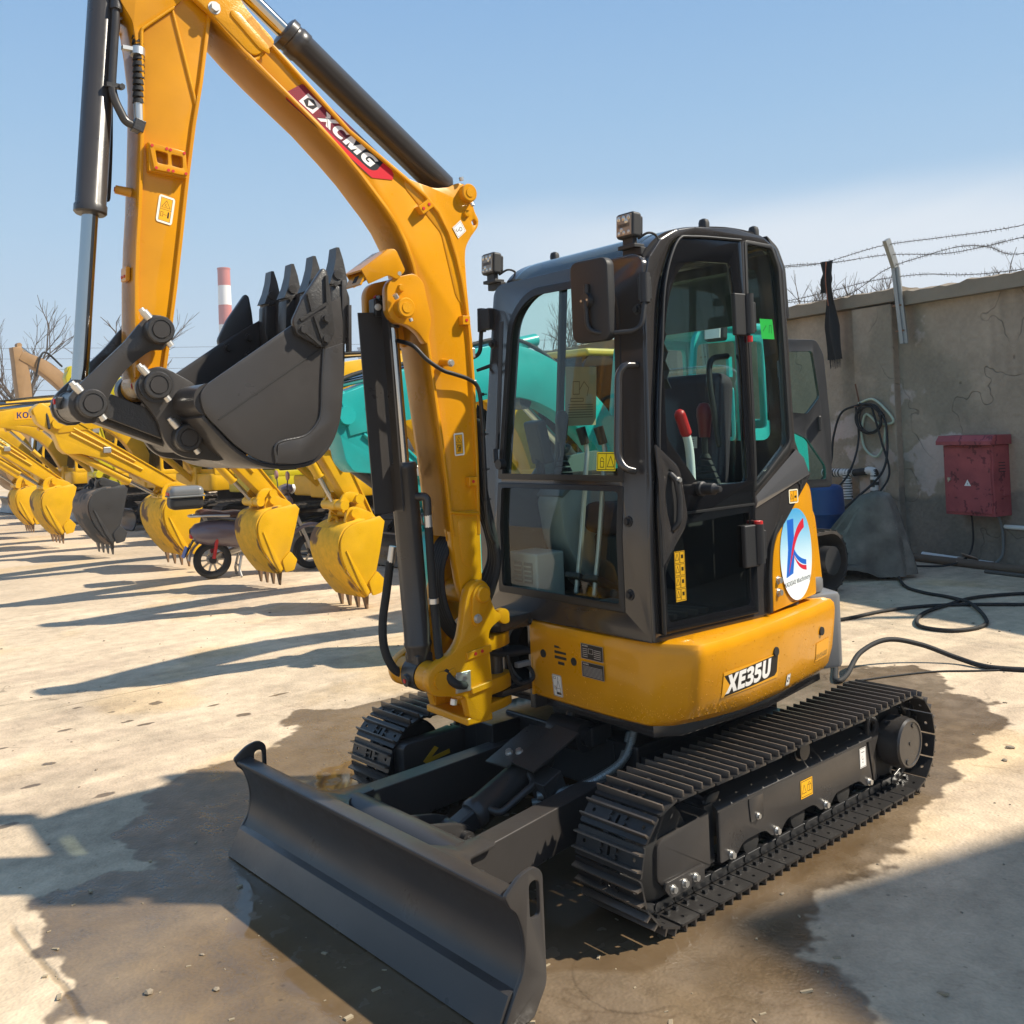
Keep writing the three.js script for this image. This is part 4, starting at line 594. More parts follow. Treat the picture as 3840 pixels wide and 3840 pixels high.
  for (const s of [-1, 1]) M('nose_ear', [extr(nose, s < 0 ? -0.100 : 0.072, s < 0 ? -0.072 : 0.100, 0.004, [])], MAT.yellowCast, b);
  M('casting_rib', [extr(soft([[1.66, 3.055], [1.70, 3.07], [1.80, 3.165], [1.795, 3.185], [1.765, 3.175], [1.665, 3.085]], 0.01, 3), -0.105, -0.099, 0.002)], MAT.yellowCast, b);
  each('bolt', [hex([1.855, 3.175, -0.100], [0, 0, -1], 0.016, 0.014)], MAT.zinc, b);
  sheet('cast_lettering', [1.742, 3.160, -0.100], [-0.075, -0.085, 0], [-0.020, 0.018, 0], print('cast', 256, 64, (x, w, h) => { x.fillStyle = '#c98a1c'; x.fillRect(0, 0, w, h); x.fillStyle = '#e3a73a'; x.font = 'bold 26px sans-serif'; x.fillText('XE35U', 20, 28); x.fillText('ZH 251216', 20, 58); }), b);
  // boom cylinder top bracket
  const br = soft([[1.10, 2.33], [1.20, 2.305], [1.225, 2.27], [1.225, 2.17], [1.195, 2.135], [1.14, 2.13], [1.09, 2.10], [1.055, 2.05], [1.03, 2.15], [1.06, 2.30]], 0.022, 4);
  for (const s of [-1, 1]) M('lift_bracket', [extr(br, s < 0 ? -0.100 : 0.062, s < 0 ? -0.062 : 0.100, 0.003)], MAT.yellow, b);
  M('pin_boss', boss(1.163, 2.190, -0.10, -0.137, 0.038), MAT.yellow, b); M('pin_boss', boss(1.163, 2.190, 0.10, 0.13, 0.038), MAT.yellow, b); M('pin_disc', [cyl([1.163, 2.190, -0.137], [1.163, 2.190, -0.140], 0.021, 0.020, 24)], MAT.yellowCast, b);
  each('bolt', [hex([1.195, 2.225, -0.12], [0.7, 0.8, -0.2], 0.010, 0.016, false), hex([1.145, 2.150, -0.128], [-0.4, -1, -0.1], 0.008, 0.01, false), hex([1.172, 2.322, -0.1005], [0, 0, -1], 0.009, 0.006)], MAT.zinc, b);
  M('bracket_boss', [rev([1.165, 2.268, -0.10], [1.165, 2.268, -0.112], [[0, 0], [0.016, 0], [0.012, 0.011], [0, 0.012]], 18)], MAT.yellow, b);
  // lamp bracket: folded plate box
  const lb = M('lamp_bracket', [extr(soft([[1.145, 2.335], [1.185, 2.415], [1.215, 2.412], [1.335, 2.325], [1.305, 2.275], [1.215, 2.315], [1.185, 2.295]], [0.01, 0.02, 0.01, 0.003, 0.003, 0.02, 0.02], 3), -0.108, -0.101, 0.001), box(0.008, 0.067, 0.115, 1.322, 2.300, -0.046, 0, 0, 0.51), box(0.15, 0.007, 0.12, 1.275, 2.366, -0.044, 0, 0, -0.62), extr(soft([[1.215, 2.412], [1.335, 2.325], [1.305, 2.275], [1.215, 2.33]], 0.003, 1), 0.008, 0.014, 0)], MAT.yellow, b);
  M('cable_hole', [box(0.004, 0.030, 0.030, 1.3275, 2.296, -0.05, 0, 0, 0.51)], MAT.dark, lb);
  // blocks welded on the side plate
  for (const [x, y, w, h, rz] of [[1.042, 2.590, 0.062, 0.036, -0.62], [0.873, 2.155, 0.036, 0.036, 0], [0.872, 1.515, 0.036, 0.036, 0]]) { const m = M('mount_block', [box(w, h, 0.03, x, y, -0.098, 0, 0, rz, 0.002)], MAT.yellow, b); const hs = w > 0.05 ? [-0.016, 0.016] : [0]; each('red_plug', hs.map(q => cyl([x + q * Math.cos(rz), y + q * Math.sin(rz), -0.113], [x + q * Math.cos(rz), y + q * Math.sin(rz), -0.1155], 0.0065, 0.006, 12)), MAT.red, m); }
  const st = M('hose_stud', [cyl([0.978, 1.988, -0.083], [0.974, 1.983, -0.135], 0.016, 0.013, 16)], MAT.yellow, b); M('bolt', hex([0.9735, 1.982, -0.137], [0, 0, -1], 0.011, 0.008), MAT.zinc, st);
  for (const y of [2.03, 1.90]) M('back_lug', [bx(0.805, 0.822, y - 0.02, y + 0.02, -0.07, -0.04, 0.003)], MAT.zinc, b);
  // decals
  const o0 = [1.528, 2.848], o1 = [1.107, 2.598]; // along the boom, from the upper end of the badge to the lower
  const dx = o1[0] - o0[0], dy = o1[1] - o0[1], L = Math.hypot(dx, dy), nx = -dy / L, ny = dx / L; // nx,ny points to the upper side
  sheet('brand_badge', [1.612, 2.925, -0.0832], [-0.404, -0.288, 0], [-0.064, 0.082, 0], print('badge', 1024, 270, (x, w, h) => {
    x.fillStyle = '#d01226'; x.fillRect(0, 0, w, h);
    const g = x.createLinearGradient(0, 0, w, 0); g.addColorStop(0, '#a4102a'); g.addColorStop(0.45, '#7c1230'); g.addColorStop(0.62, '#1c2028'); g.addColorStop(1, '#14181f');
    x.fillStyle = g; x.beginPath(); x.moveTo(-10, -10); x.lineTo(830, -10); x.lineTo(885, 30); x.lineTo(880, 150); x.quadraticCurveTo(860, 212, 800, 215); x.lineTo(-10, 215); x.fill();
    x.strokeStyle = '#5d0c1c'; x.lineWidth = 3; for (let a = 0; a < 34; a++) for (let b2 = 0; b2 < 12; b2++) { const cx = a * 17 + (b2 % 2) * 8.5, cy = b2 * 17; if (cx < 560 && cy < 205) { x.beginPath(); for (let k = 0; k < 7; k++) { const q = k * Math.PI / 3 + 0.52; x[k ? 'lineTo' : 'moveTo'](cx + 8 * Math.cos(q), cy + 8 * Math.sin(q)); } x.stroke(); } }
    x.fillStyle = '#efe9e6'; x.beginPath(); x.moveTo(128, 60); x.lineTo(262, 60); x.lineTo(244, 190); x.lineTo(110, 190); x.fill();
    x.fillStyle = '#221a1e'; x.beginPath(); x.moveTo(190, 72); x.lineTo(238, 100); x.lineTo(226, 156); x.lineTo(176, 180); x.lineTo(134, 152); x.lineTo(146, 96); x.fill(); x.fillStyle = '#efe9e6'; x.beginPath(); x.moveTo(160, 108); x.lineTo(216, 108); x.lineTo(182, 160); x.fill();
    x.save(); x.translate(292, 186); x.transform(1, 0, -0.22, 1, 0, 0); x.font = 'bold 158px sans-serif'; x.fillStyle = '#f2eeea'; x.scale(1.18, 1); x.fillText('XCMG', 0, 0); x.strokeStyle = '#f2eeea'; x.lineWidth = 9; x.strokeText('XCMG', 0, 0); x.restore();
    x.strokeStyle = '#1c2028'; x.lineWidth = 5; x.beginPath(); x.moveTo(300, 62); x.lineTo(400, 196); x.moveTo(400, 62); x.lineTo(280, 196); x.stroke();
    x.fillStyle = '#14181f'; x.fillRect(0, h - 8, w, 8);
  }), b, [[0, 0.16], [0.035, 0], [0.80, 0], [0.86, 0.02], [1, 0.55], [0.985, 0.75], [0.90, 0.98], [0.12, 1], [0.07, 0.93], [0.05, 0.86]]);
  const warn = (key, kind) => print(key, 160, 290, (x, w, h) => { x.fillStyle = '#efe8d8'; x.fillRect(0, 0, w, h); x.fillStyle = '#f0ad12'; x.fillRect(22, 22, w - 44, h - 44); x.strokeStyle = '#16110a'; x.lineWidth = 4; x.strokeRect(24, 24, w - 48, h - 48); x.beginPath(); x.moveTo(24, h / 2); x.lineTo(w - 24, h / 2); x.stroke(); x.beginPath(); x.moveTo(80, 48); x.lineTo(122, 124); x.lineTo(38, 124); x.closePath(); x.stroke(); x.beginPath(); x.moveTo(82, 80); x.lineTo(68, 104); x.lineTo(92, 112); x.stroke(); x.fillStyle = '#16110a'; if (kind) { x.fillRect(104, 178, 16, 50); x.beginPath(); x.arc(112, 170, 8, 0, 7); x.fill(); x.strokeRect(38, 176, 22, 46); x.beginPath(); x.moveTo(66, 200); x.lineTo(98, 200); x.stroke(); } else { x.lineWidth = 7; for (let k = 0; k < 4; k++) { x.beginPath(); x.moveTo(52 + k * 14, 240); x.lineTo(80 + k * 10, 180); x.stroke(); } x.strokeRect(50, 160, 60, 20); } });
  sheet('warning_label', [0.937, 1.618, -0.0832], [-0.048, 0.003, 0], [0.002, 0.090, 0], warn('warnBoom', 0), b, rrect(0, 1, 0, 1, 0.1, 3));
  sheet('hook_label', [0.906, 2.525, -0.0863], [-0.026, -0.041, 0], [-0.040, 0.034, 0], print('hook', 128, 128, (x, w, h) => { x.fillStyle = '#efece6'; x.fillRect(0, 0, w, h); x.strokeStyle = '#222'; x.lineWidth = 3; x.strokeRect(10, 10, 108, 108); x.lineWidth = 6; x.beginPath(); x.arc(72, 50, 18, 0, 7); x.moveTo(62, 70); x.arc(52, 88, 16, -0.8, 2.8); x.stroke(); }), b);
  globalThis.__warn = warn;
  // harness running over the side and down the back
  M('harness', [tube([[1.145, 2.075, -0.03], [1.12, 2.05, -0.10], [1.075, 1.995, -0.125], [1.01, 1.955, -0.13], [0.955, 1.940, -0.128], [0.88, 1.92, -0.12], [0.832, 1.885, -0.115], [0.817, 1.78, -0.113], [0.812, 1.55, -0.110], [0.808, 1.38, -0.108], [0.79, 1.30, -0.10], [0.74, 1.22, -0.09]], 0.0085, 90, 8)], MAT.rubberWet, b);
  for (const y of [1.86, 1.70, 1.56, 1.44]) M('cable_tie', [cyl([0.8135, y - 0.006, -0.113], [0.8135, y + 0.006, -0.113], 0.0105, 0.0105, 10), box(0.018, 0.005, 0.005, 0.802, y, -0.118)], MAT.rubber, b);
  const hz = []; for (let k = 0; k < 4; k++) { const z = -0.05 + k * 0.03; hz.push(tube([[0.79 + 0.012 * (k % 2), 1.75 - 0.02 * k, z], [0.785, 1.5, z - 0.01], [0.765 - 0.012 * k, 1.3, z - 0.035], [0.755 - 0.01 * k, 1.18, z - 0.045], [0.78, 1.07, z - 0.03], [0.80, 1.0, z]], 0.015, 40, 8)); }
  M('hose_bundle', hz, MAT.rubber, b);
  const hz2 = []; for (let k = 0; k < 6; k++) { const z = -0.045 + k * 0.018; hz2.push(tube([[0.90, 1.31, z * 0.8], [0.955, 1.26, z], [0.995 - 0.004 * k, 1.17, z], [0.985, 1.04, z], [0.935, 0.93, z], [0.86, 0.86, z], [0.74, 0.80, z], [0.55, 0.78, z]], 0.0125, 50, 8)); }
  M('hose_bundle', hz2, MAT.rubber, b);
}
// swing post
{
  const s = pB('swing_post'); const yc = MAT.yellowCast;
  const cheek = soft([[0.836, 1.05], [0.842, 1.11], [0.882, 1.135], [0.935, 1.115], [0.958, 1.05], [0.970, 0.98], [0.985, 0.915], [1.02, 0.87], [1.09, 0.845], [1.14, 0.81], [1.145, 0.765], [1.12, 0.72], [1.02, 0.70], [0.975, 0.695], [0.955, 0.60], [0.90, 0.578], [0.855, 0.60], [0.842, 0.70], [0.850, 0.86], [0.850, 0.93], [0.785, 0.962], [0.788, 0.985], [0.812, 0.998]], [0.03, 0.04, 0.04, 0.04, 0.02, 0.02, 0.03, 0.04, 0.03, 0.03, 0.03, 0.03, 0.02, 0.02, 0.02, 0.02, 0.02, 0.02, 0.02, 0.03, 0.01, 0.01, 0.02], 4);
  for (const q of [-1, 1]) M('cheek', [extr(cheek, q < 0 ? -0.148 : 0.102, q < 0 ? -0.102 : 0.148, 0.006)], yc, s);
  M('lower_block', [bx(0.845, 0.97, 0.575, 0.605, -0.146, 0.146, 0.008), bx(0.845, 0.985, 0.675, 0.715, -0.13, 0.13, 0.008), bx(0.845, 0.875, 0.59, 0.70, -0.13, 0.13, 0.006), bx(0.90, 0.955, 0.60, 0.68, 0.10, 0.147, 0.006)], yc, s);
  M('pin_cover', [extr(soft([[0.842, 1.10], [0.886, 1.122], [0.925, 1.095], [0.936, 1.00], [0.925, 0.955], [0.895, 0.955], [0.882, 0.99], [0.848, 1.05]], 0.022, 4), -0.160, -0.147, 0.003)], yc, s);
  M('pin_head', [rev([0.884, 1.076, -0.158], [0.884, 1.076, -0.176], [[0, 0], [0.031, 0], [0.031, 0.012], [0.027, 0.017], [0, 0.017]], 28)], yc, s);
  M('bolt', hex([0.912, 0.985, -0.160], [0, 0, -1], 0.0135, 0.012), MAT.zinc, s);
  each('strap_pad', [box(0.12, 0.030, 0.012, 0.905, 0.852, -0.150, 0, 0, -0.12, 0.004), box(0.105, 0.028, 0.02, 0.90, 0.715, -0.150, 0, 0, -0.12, 0.006)], yc, s);
  each('red_plug', [cyl([0.925, 0.85, -0.156], [0.925, 0.85, -0.159], 0.007, 0.006, 12), cyl([0.893, 0.855, -0.156], [0.893, 0.855, -0.159], 0.007, 0.006, 12)], MAT.red, s);
  const lug = (y0, y1, x1) => extrY(soft([[0.86, -0.11], [0.73, -0.075], [0.665, -0.04], [0.65, 0.0], [0.665, 0.04], [0.73, 0.075], [0.86, 0.11]], 0.03, 4), y0, y1, 0.005);
  M('pivot_lug', [lug(0.83, 0.885)], yc, s); M('pivot_lug', [lug(0.655, 0.715)], yc, s); M('pivot_lug', [lug(0.585, 0.625)], yc, s);
  M('bracket_hook', [extr(soft([[0.79, 0.955], [0.79, 0.995], [0.755, 1.0], [0.735, 0.985], [0.735, 0.94], [0.76, 0.935]], 0.01, 3), -0.135, -0.10, 0.004)], yc, s);
  M('cylinder_tube', [cyl([1.083, 0.776, -0.128], [1.083, 0.776, -0.048], 0.058, 0.058, 32), cyl([1.083, 0.776, 0.048], [1.083, 0.776, 0.125], 0.058, 0.058, 32)], yc, s);
  M('pin_end', [cyl([1.083, 0.776, -0.128], [1.083, 0.776, -0.158], 0.036, 0.034, 24), bar([1.083, 0.776, -0.150], [1.02, 0.80, -0.150], 0.01, 0.03, 0.003)], yc, s);
  M('hose_clip_plate', [box(0.068, 0.078, 0.006, 0.985, 0.752, -0.152, 0, 0, 0, 0.002), box(0.006, 0.078, 0.04, 1.018, 0.752, -0.134)], MAT.zinc, s); each('bolt', [hex([0.972, 0.775, -0.156], [0, 0, -1], 0.009, 0.008), hex([0.972, 0.733, -0.156], [0, 0, -1], 0.009, 0.008)], MAT.zinc, s);
  M('bolt', hex([1.02, 0.69, -0.135], [0.2, -1, 0], 0.013, 0.02, false), MAT.zinc, s);
}
// boom cylinder
{
  const c = pB('boom_cylinder'); const F = [1.083, 0.776, 0], T = [1.155, 2.19, 0], at = (t, dx = 0, dz = 0) => [lerp(F[0], T[0], t) + dx, lerp(F[1], T[1], t), dz];
  M('barrel', [rev(at(0.045), at(1), [[0, 0], [0.045, 0], [0.050, 0.04], [0.055, 0.05], [0.055, 0.06], [0.052, 0.065], [0.052, 0.735], [0.055, 0.74], [0.055, 0.755], [0.048, 0.765], [0.03, 0.767], [0, 0.767]], 36)], MAT.grey, c);
  M('base_eye', [cyl([1.083, 0.776, -0.045], [1.083, 0.776, 0.045], 0.062, 0.062, 32), bar([1.083, 0.776, 0], at(0.06), 0.075, 0.09, 0.008)], MAT.greyCast, c);
  M('port_plug', [cyl([1.13, 0.765, -0.0], [1.155, 0.76, -0.0], 0.026, 0.024, 18)], MAT.greyCast, c); M('red_cap', [cyl([1.155, 0.76, 0], [1.158, 0.7595, 0], 0.009, 0.009, 12)], MAT.red, c);
  M('rod', [cyl(at(0.50), at(0.97), 0.026, 0.026, 28)], MAT.chrome, c);
  M('rod_eye', [cyl([1.155, 2.19, -0.055], [1.155, 2.19, 0.055], 0.042, 0.042, 24), cyl(at(0.955), at(0.985), 0.032, 0.036, 20)], MAT.blackPaint, c);
  M('rod_guard', [bar([1.193, 1.415, 0.012], [1.232, 2.185, 0.012], 0.118, 0.006), bar([1.170, 1.42, -0.045], [1.205, 2.185, -0.045], 0.006, 0.046), bar([1.170, 1.42, 0.070], [1.205, 2.185, 0.070], 0.006, 0.046)], MAT.grey, c);
  M('guard_bracket', [box(0.05, 0.07, 0.05, 1.20, 2.205, 0.02, 0, 0, 0, 0.008), box(0.05, 0.02, 0.03, 1.185, 2.24, 0.0)], MAT.blackPaint, c); M('red_cap', [cyl([1.195, 2.235, 0.02], [1.21, 2.25, 0.02], 0.009)], MAT.red, c); M('bolt', hex([1.212, 2.205, -0.006], [0.3, 0, -1], 0.010, 0.008), MAT.zinc, c);
  M('elbow_fitting', [pipe([at(0.49, -0.02, -0.04), at(0.49, -0.05, -0.075), [1.07, 1.40, -0.078]], 0.017, 0.02)], MAT.greyCast, c); M('hose_ferrule', [cyl([1.069, 1.405, -0.078], [1.068, 1.345, -0.078], 0.016, 0.016, 10)], MAT.zinc, c);
  M('hose', [tube([[1.068, 1.35, -0.078], [1.064, 1.2, -0.078], [1.058, 1.05, -0.080], [1.056, 0.95, -0.088], [1.062, 0.85, -0.11], [1.055, 0.79, -0.145], [1.03, 0.755, -0.165], [0.99, 0.742, -0.165]], 0.0165, 60, 10)], MAT.rubber, c);
  M('hose_clamp', [cyl([1.060, 1.055, -0.081], [1.060, 1.075, -0.081], 0.020, 0.020, 14)], MAT.zinc, c);
  M('hose_ferrule', [cyl([1.145, 1.275, 0.065], [1.155, 1.20, 0.075], 0.015, 0.015, 10)], MAT.zinc, c);
  M('hose', [tube([[1.155, 1.21, 0.075], [1.17, 1.1, 0.085], [1.19, 0.98, 0.09], [1.19, 0.88, 0.085], [1.16, 0.80, 0.075], [1.10, 0.755, 0.07]], 0.017, 50, 10)], MAT.rubber, c);
}
// arm cylinder on top of the boom
{
  const c = pB('arm_cylinder'); const F = [0.832, 2.668, 0], D = [1.655, 3.268, 0], k = (d) => { const L = Math.hypot(D[0] - F[0], D[1] - F[1]); return [F[0] + (D[0] - F[0]) / L * d, F[1] + (D[1] - F[1]) / L * d, 0]; };
  M('barrel', [rev(k(0.05), k(2), [[0, 0], [0.045, 0], [0.056, 0.015], [0.056, 0.76], [0.060, 0.765], [0.060, 0.80], [0.056, 0.805], [0.056, 0.815], [0.061, 0.82], [0.061, 0.845], [0.050, 0.85], [0.031, 0.853], [0, 0.853]], 40)], MAT.grey, c);
  M('base_eye', [cyl([0.832, 2.668, -0.055], [0.832, 2.668, 0.055], 0.05, 0.05, 24)], MAT.greyCast, c);
  M('rod', [cyl(k(0.88), k(1.36), 0.030, 0.030, 28)], MAT.chrome, c); M('rod_eye', [cyl([...k(1.38).slice(0, 2), -0.05], [...k(1.38).slice(0, 2), 0.05], 0.05, 0.05, 24)], MAT.greyCast, c);
}
// arm
const armFront = [[2.107, 2.996], [2.098, 2.885], [2.104, 2.75], [2.112, 2.614], [2.121, 2.479], [2.131, 2.372], [2.140, 2.238], [2.146, 2.063], [2.150, 1.93]];
const armBack = [[2.056, 1.92], [2.046, 1.975], [2.031, 2.06], [2.004, 2.226], [1.979, 2.395], [1.951, 2.592], [1.921, 2.779], [1.892, 2.925], [1.854, 3.166]];
{
  const a = pB('arm');
  const foot = Array.from({ length: 9 }, (_, i) => { const q = -0.1 - i / 8 * (Math.PI - 0.2); return [2.104 + 0.046 * Math.cos(q), 1.912 + 0.048 * Math.sin(q)]; });
  const head = [[1.84, 3.26], [1.86, 3.36], [1.93, 3.50], [1.99, 3.50], [2.06, 3.42], [2.155, 3.45], [2.20, 3.41], [2.185, 3.25], [2.150, 3.135], [2.117, 3.083]];
  M('arm_box', [extr([...armFront, ...foot, ...armBack, ...head], -0.062, 0.062, 0.001)], MAT.yellow, a);
  M('flange', [strip(armFront, -0.012, -0.073, 0.073, 0.002)], MAT.yellow, a); M('flange', [strip(armBack, -0.012, -0.073, 0.073, 0.002)], MAT.yellow, a);
  M('head_plate', [extr(soft([[2.094, 2.915], [2.092, 3.062], [1.985, 3.155], [1.90, 3.24], [1.84, 3.26], [1.86, 3.36], [1.93, 3.50], [1.99, 3.50], [2.06, 3.42], [2.155, 3.45], [2.20, 3.41], [2.185, 3.25], [2.150, 3.135], [2.117, 3.083], [2.107, 2.996]], 0.015, 3), -0.071, -0.062, 0.002), extr(soft([[2.094, 2.915], [2.092, 3.062], [1.985, 3.155], [1.90, 3.24], [1.84, 3.26], [1.86, 3.36], [1.93, 3.50], [1.99, 3.50], [2.06, 3.42], [2.155, 3.45], [2.20, 3.41], [2.185, 3.25], [2.150, 3.135], [2.117, 3.083], [2.107, 2.996]], 0.015, 3), 0.062, 0.071, 0.002)], MAT.yellow, a);
  each('weld_bead', [tube([[2.094, 2.905, -0.072], [2.090, 3.06, -0.0725], [1.985, 3.155, -0.072]], 0.006, 24, 6, false, 0.05), tube([[1.985, 3.150, -0.0635], [1.955, 3.02, -0.064], [1.917, 2.85, -0.064]], 0.006, 24, 6)], MAT.yellowCast, a);
  M('bucket_pin_tube', [cyl([2.104, 1.905, -0.085], [2.104, 1.905, 0.085], 0.047, 0.047, 28)], MAT.yellowCast, a);
  M('valve_bracket', [extr(soft([[2.088, 2.687], [1.970, 2.672], [1.966, 2.592], [2.074, 2.600]], 0.006, 2), -0.100, -0.090, 0.0015, [soft([[2.069, 2.664], [2.029, 2.659], [2.029, 2.620], [2.064, 2.623]], 0.006, 2), soft([[2.018, 2.658], [1.981, 2.654], [1.981, 2.615], [2.017, 2.619]], 0.006, 2)]), bx(2.071, 2.088, 2.597, 2.684, -0.092, -0.061), bx(1.968, 1.981, 2.592, 2.672, -0.092, -0.061), box(0.118, 0.006, 0.031, 2.029, 2.680, -0.0765, 0, 0, 0.125), box(0.108, 0.006, 0.031, 2.020, 2.594, -0.0765, 0, 0, 0.075)], MAT.yellow, a);
  each('red_plug', [[2.079, 2.677], [2.032, 2.673], [2.020, 2.671], [1.975, 2.666], [2.068, 2.606], [2.029, 2.603], [2.014, 2.602], [1.972, 2.599]].map(p => cyl([p[0], p[1], -0.100], [p[0], p[1], -0.102], 0.005, 0.005, 10)), MAT.red, a);
  sheet('warning_label', [2.065, 2.442, -0.0622], [-0.052, -0.012, 0], [-0.016, 0.090, 0], globalThis.__warn('warnArm', 1), a, rrect(0, 1, 0, 1, 0.12, 3));
  M('mount_block', [box(0.014, 0.045, 0.055, 2.147, 2.27, 0.0, 0, 0, 0.05, 0.003)], MAT.yellow, a); each('red_plug', [cyl([2.153, 2.262, -0.012], [2.157, 2.262, -0.012], 0.005), cyl([2.153, 2.262, 0.014], [2.157, 2.262, 0.014], 0.005)], MAT.red, a);
  M('pipe_stub', [cyl([2.11, 2.545, 0.02], [2.16, 2.555, 0.035], 0.016, 0.014, 14)], MAT.yellow, a); each('red_plug', [cyl([2.16, 2.555, 0.035], [2.163, 2.5555, 0.036], 0.008)], MAT.red, a);
  M('grease_cap', [tube([[2.138, 1.925, -0.03], [2.148, 1.905, -0.035], [2.142, 1.89, -0.045]], 0.006, 10, 6)], MAT.red, a);
}
// bucket cylinder
{
  const c = pB('bucket_cylinder'); const F = [2.165, 3.38, 0], T = [2.306, 1.845, 0], at = (y, dx = 0, dz = 0) => { const t = (F[1] - y) / (F[1] - T[1]); return [lerp(F[0], T[0], t) + dx, y, dz]; };
  M('barrel', [rev(at(3.32), at(2.0), [[0, 0], [0.040, 0], [0.047, 0.015], [0.047, 0.835], [0.0505, 0.84], [0.0505, 0.862], [0.045, 0.868], [0.026, 0.870], [0, 0.870]], 36)], MAT.grey, c);
  M('base_eye', [cyl([2.165, 3.38, -0.055], [2.165, 3.38, 0.055], 0.05, 0.05, 24)], MAT.greyCast, c);
  M('rod', [cyl(at(2.46), at(1.90), 0.0255, 0.0255, 28)], MAT.chrome, c); M('rod_eye', [cyl(at(1.925), at(1.89), 0.026, 0.036, 20), cyl([2.306, 1.845, -0.06], [2.306, 1.845, 0.06], 0.050, 0.050, 28)], MAT.greyCast, c);
  M('supply_pipe', [pipe([at(3.16, -0.025, -0.045), at(3.10, -0.028, -0.05), at(2.84, -0.028, -0.052), at(2.755, -0.075, -0.058), at(2.745, -0.10, -0.060)], 0.0135, 0.05, 12)], MAT.grey, c); M('pipe_nut', [cyl(at(3.145, -0.027, -0.048), at(3.115, -0.028, -0.05), 0.021, 0.021, 6), cyl(at(3.19, -0.024, -0.045), at(3.145, -0.027, -0.048), 0.017, 0.017, 12)], MAT.greyCast, c);
  M('pipe_clip', [box(0.05, 0.014, 0.02, ...at(2.865, -0.035, -0.055)), cyl(at(2.862, -0.055, -0.06), at(2.862, -0.055, -0.075), 0.010, 0.010, 6)], MAT.greyCast, c);
  M('elbow_block', [box(0.035, 0.04, 0.035, ...at(2.745, -0.115, -0.060), 0, 0, 0.3, 0.003)], MAT.greyCast, c); M('hose_ferrule', [cyl(at(2.755, -0.118, -0.06), at(2.825, -0.112, -0.06), 0.0155, 0.0155, 10)], MAT.zinc, c);
  const hp = [at(2.82, -0.112, -0.06), at(2.90, -0.107, -0.062), at(2.98, -0.103, -0.06), at(3.05, -0.10, -0.05), at(3.12, -0.12, -0.03), at(3.2, -0.14, 0.0)]; const cc = new THREE.CatmullRomCurve3(hp.map(p => V(...p))); const rings = []; for (let k = 0; k < 20; k++) { const t = k / 20, p = cc.getPoint(t), q = cc.getPoint(Math.min(1, t + 0.035)); rings.push(cyl(p, q, 0.019, 0.0165, 10)); } M('hose', rings, MAT.rubber, c);
  M('hose_clamp', [cyl(at(2.975, -0.10, -0.06), at(3.0, -0.10, -0.058), 0.023, 0.023, 14), box(0.05, 0.012, 0.02, ...at(2.992, -0.075, -0.062))], MAT.zinc, c);
  M('feed_hose', [tube([at(3.1, -0.05, 0.02), at(2.9, -0.045, 0.035), at(2.7, -0.052, 0.03), at(2.58, -0.055, 0.03), at(2.52, -0.055, 0.03)], 0.012, 40, 8)], MAT.rubber, c);
}
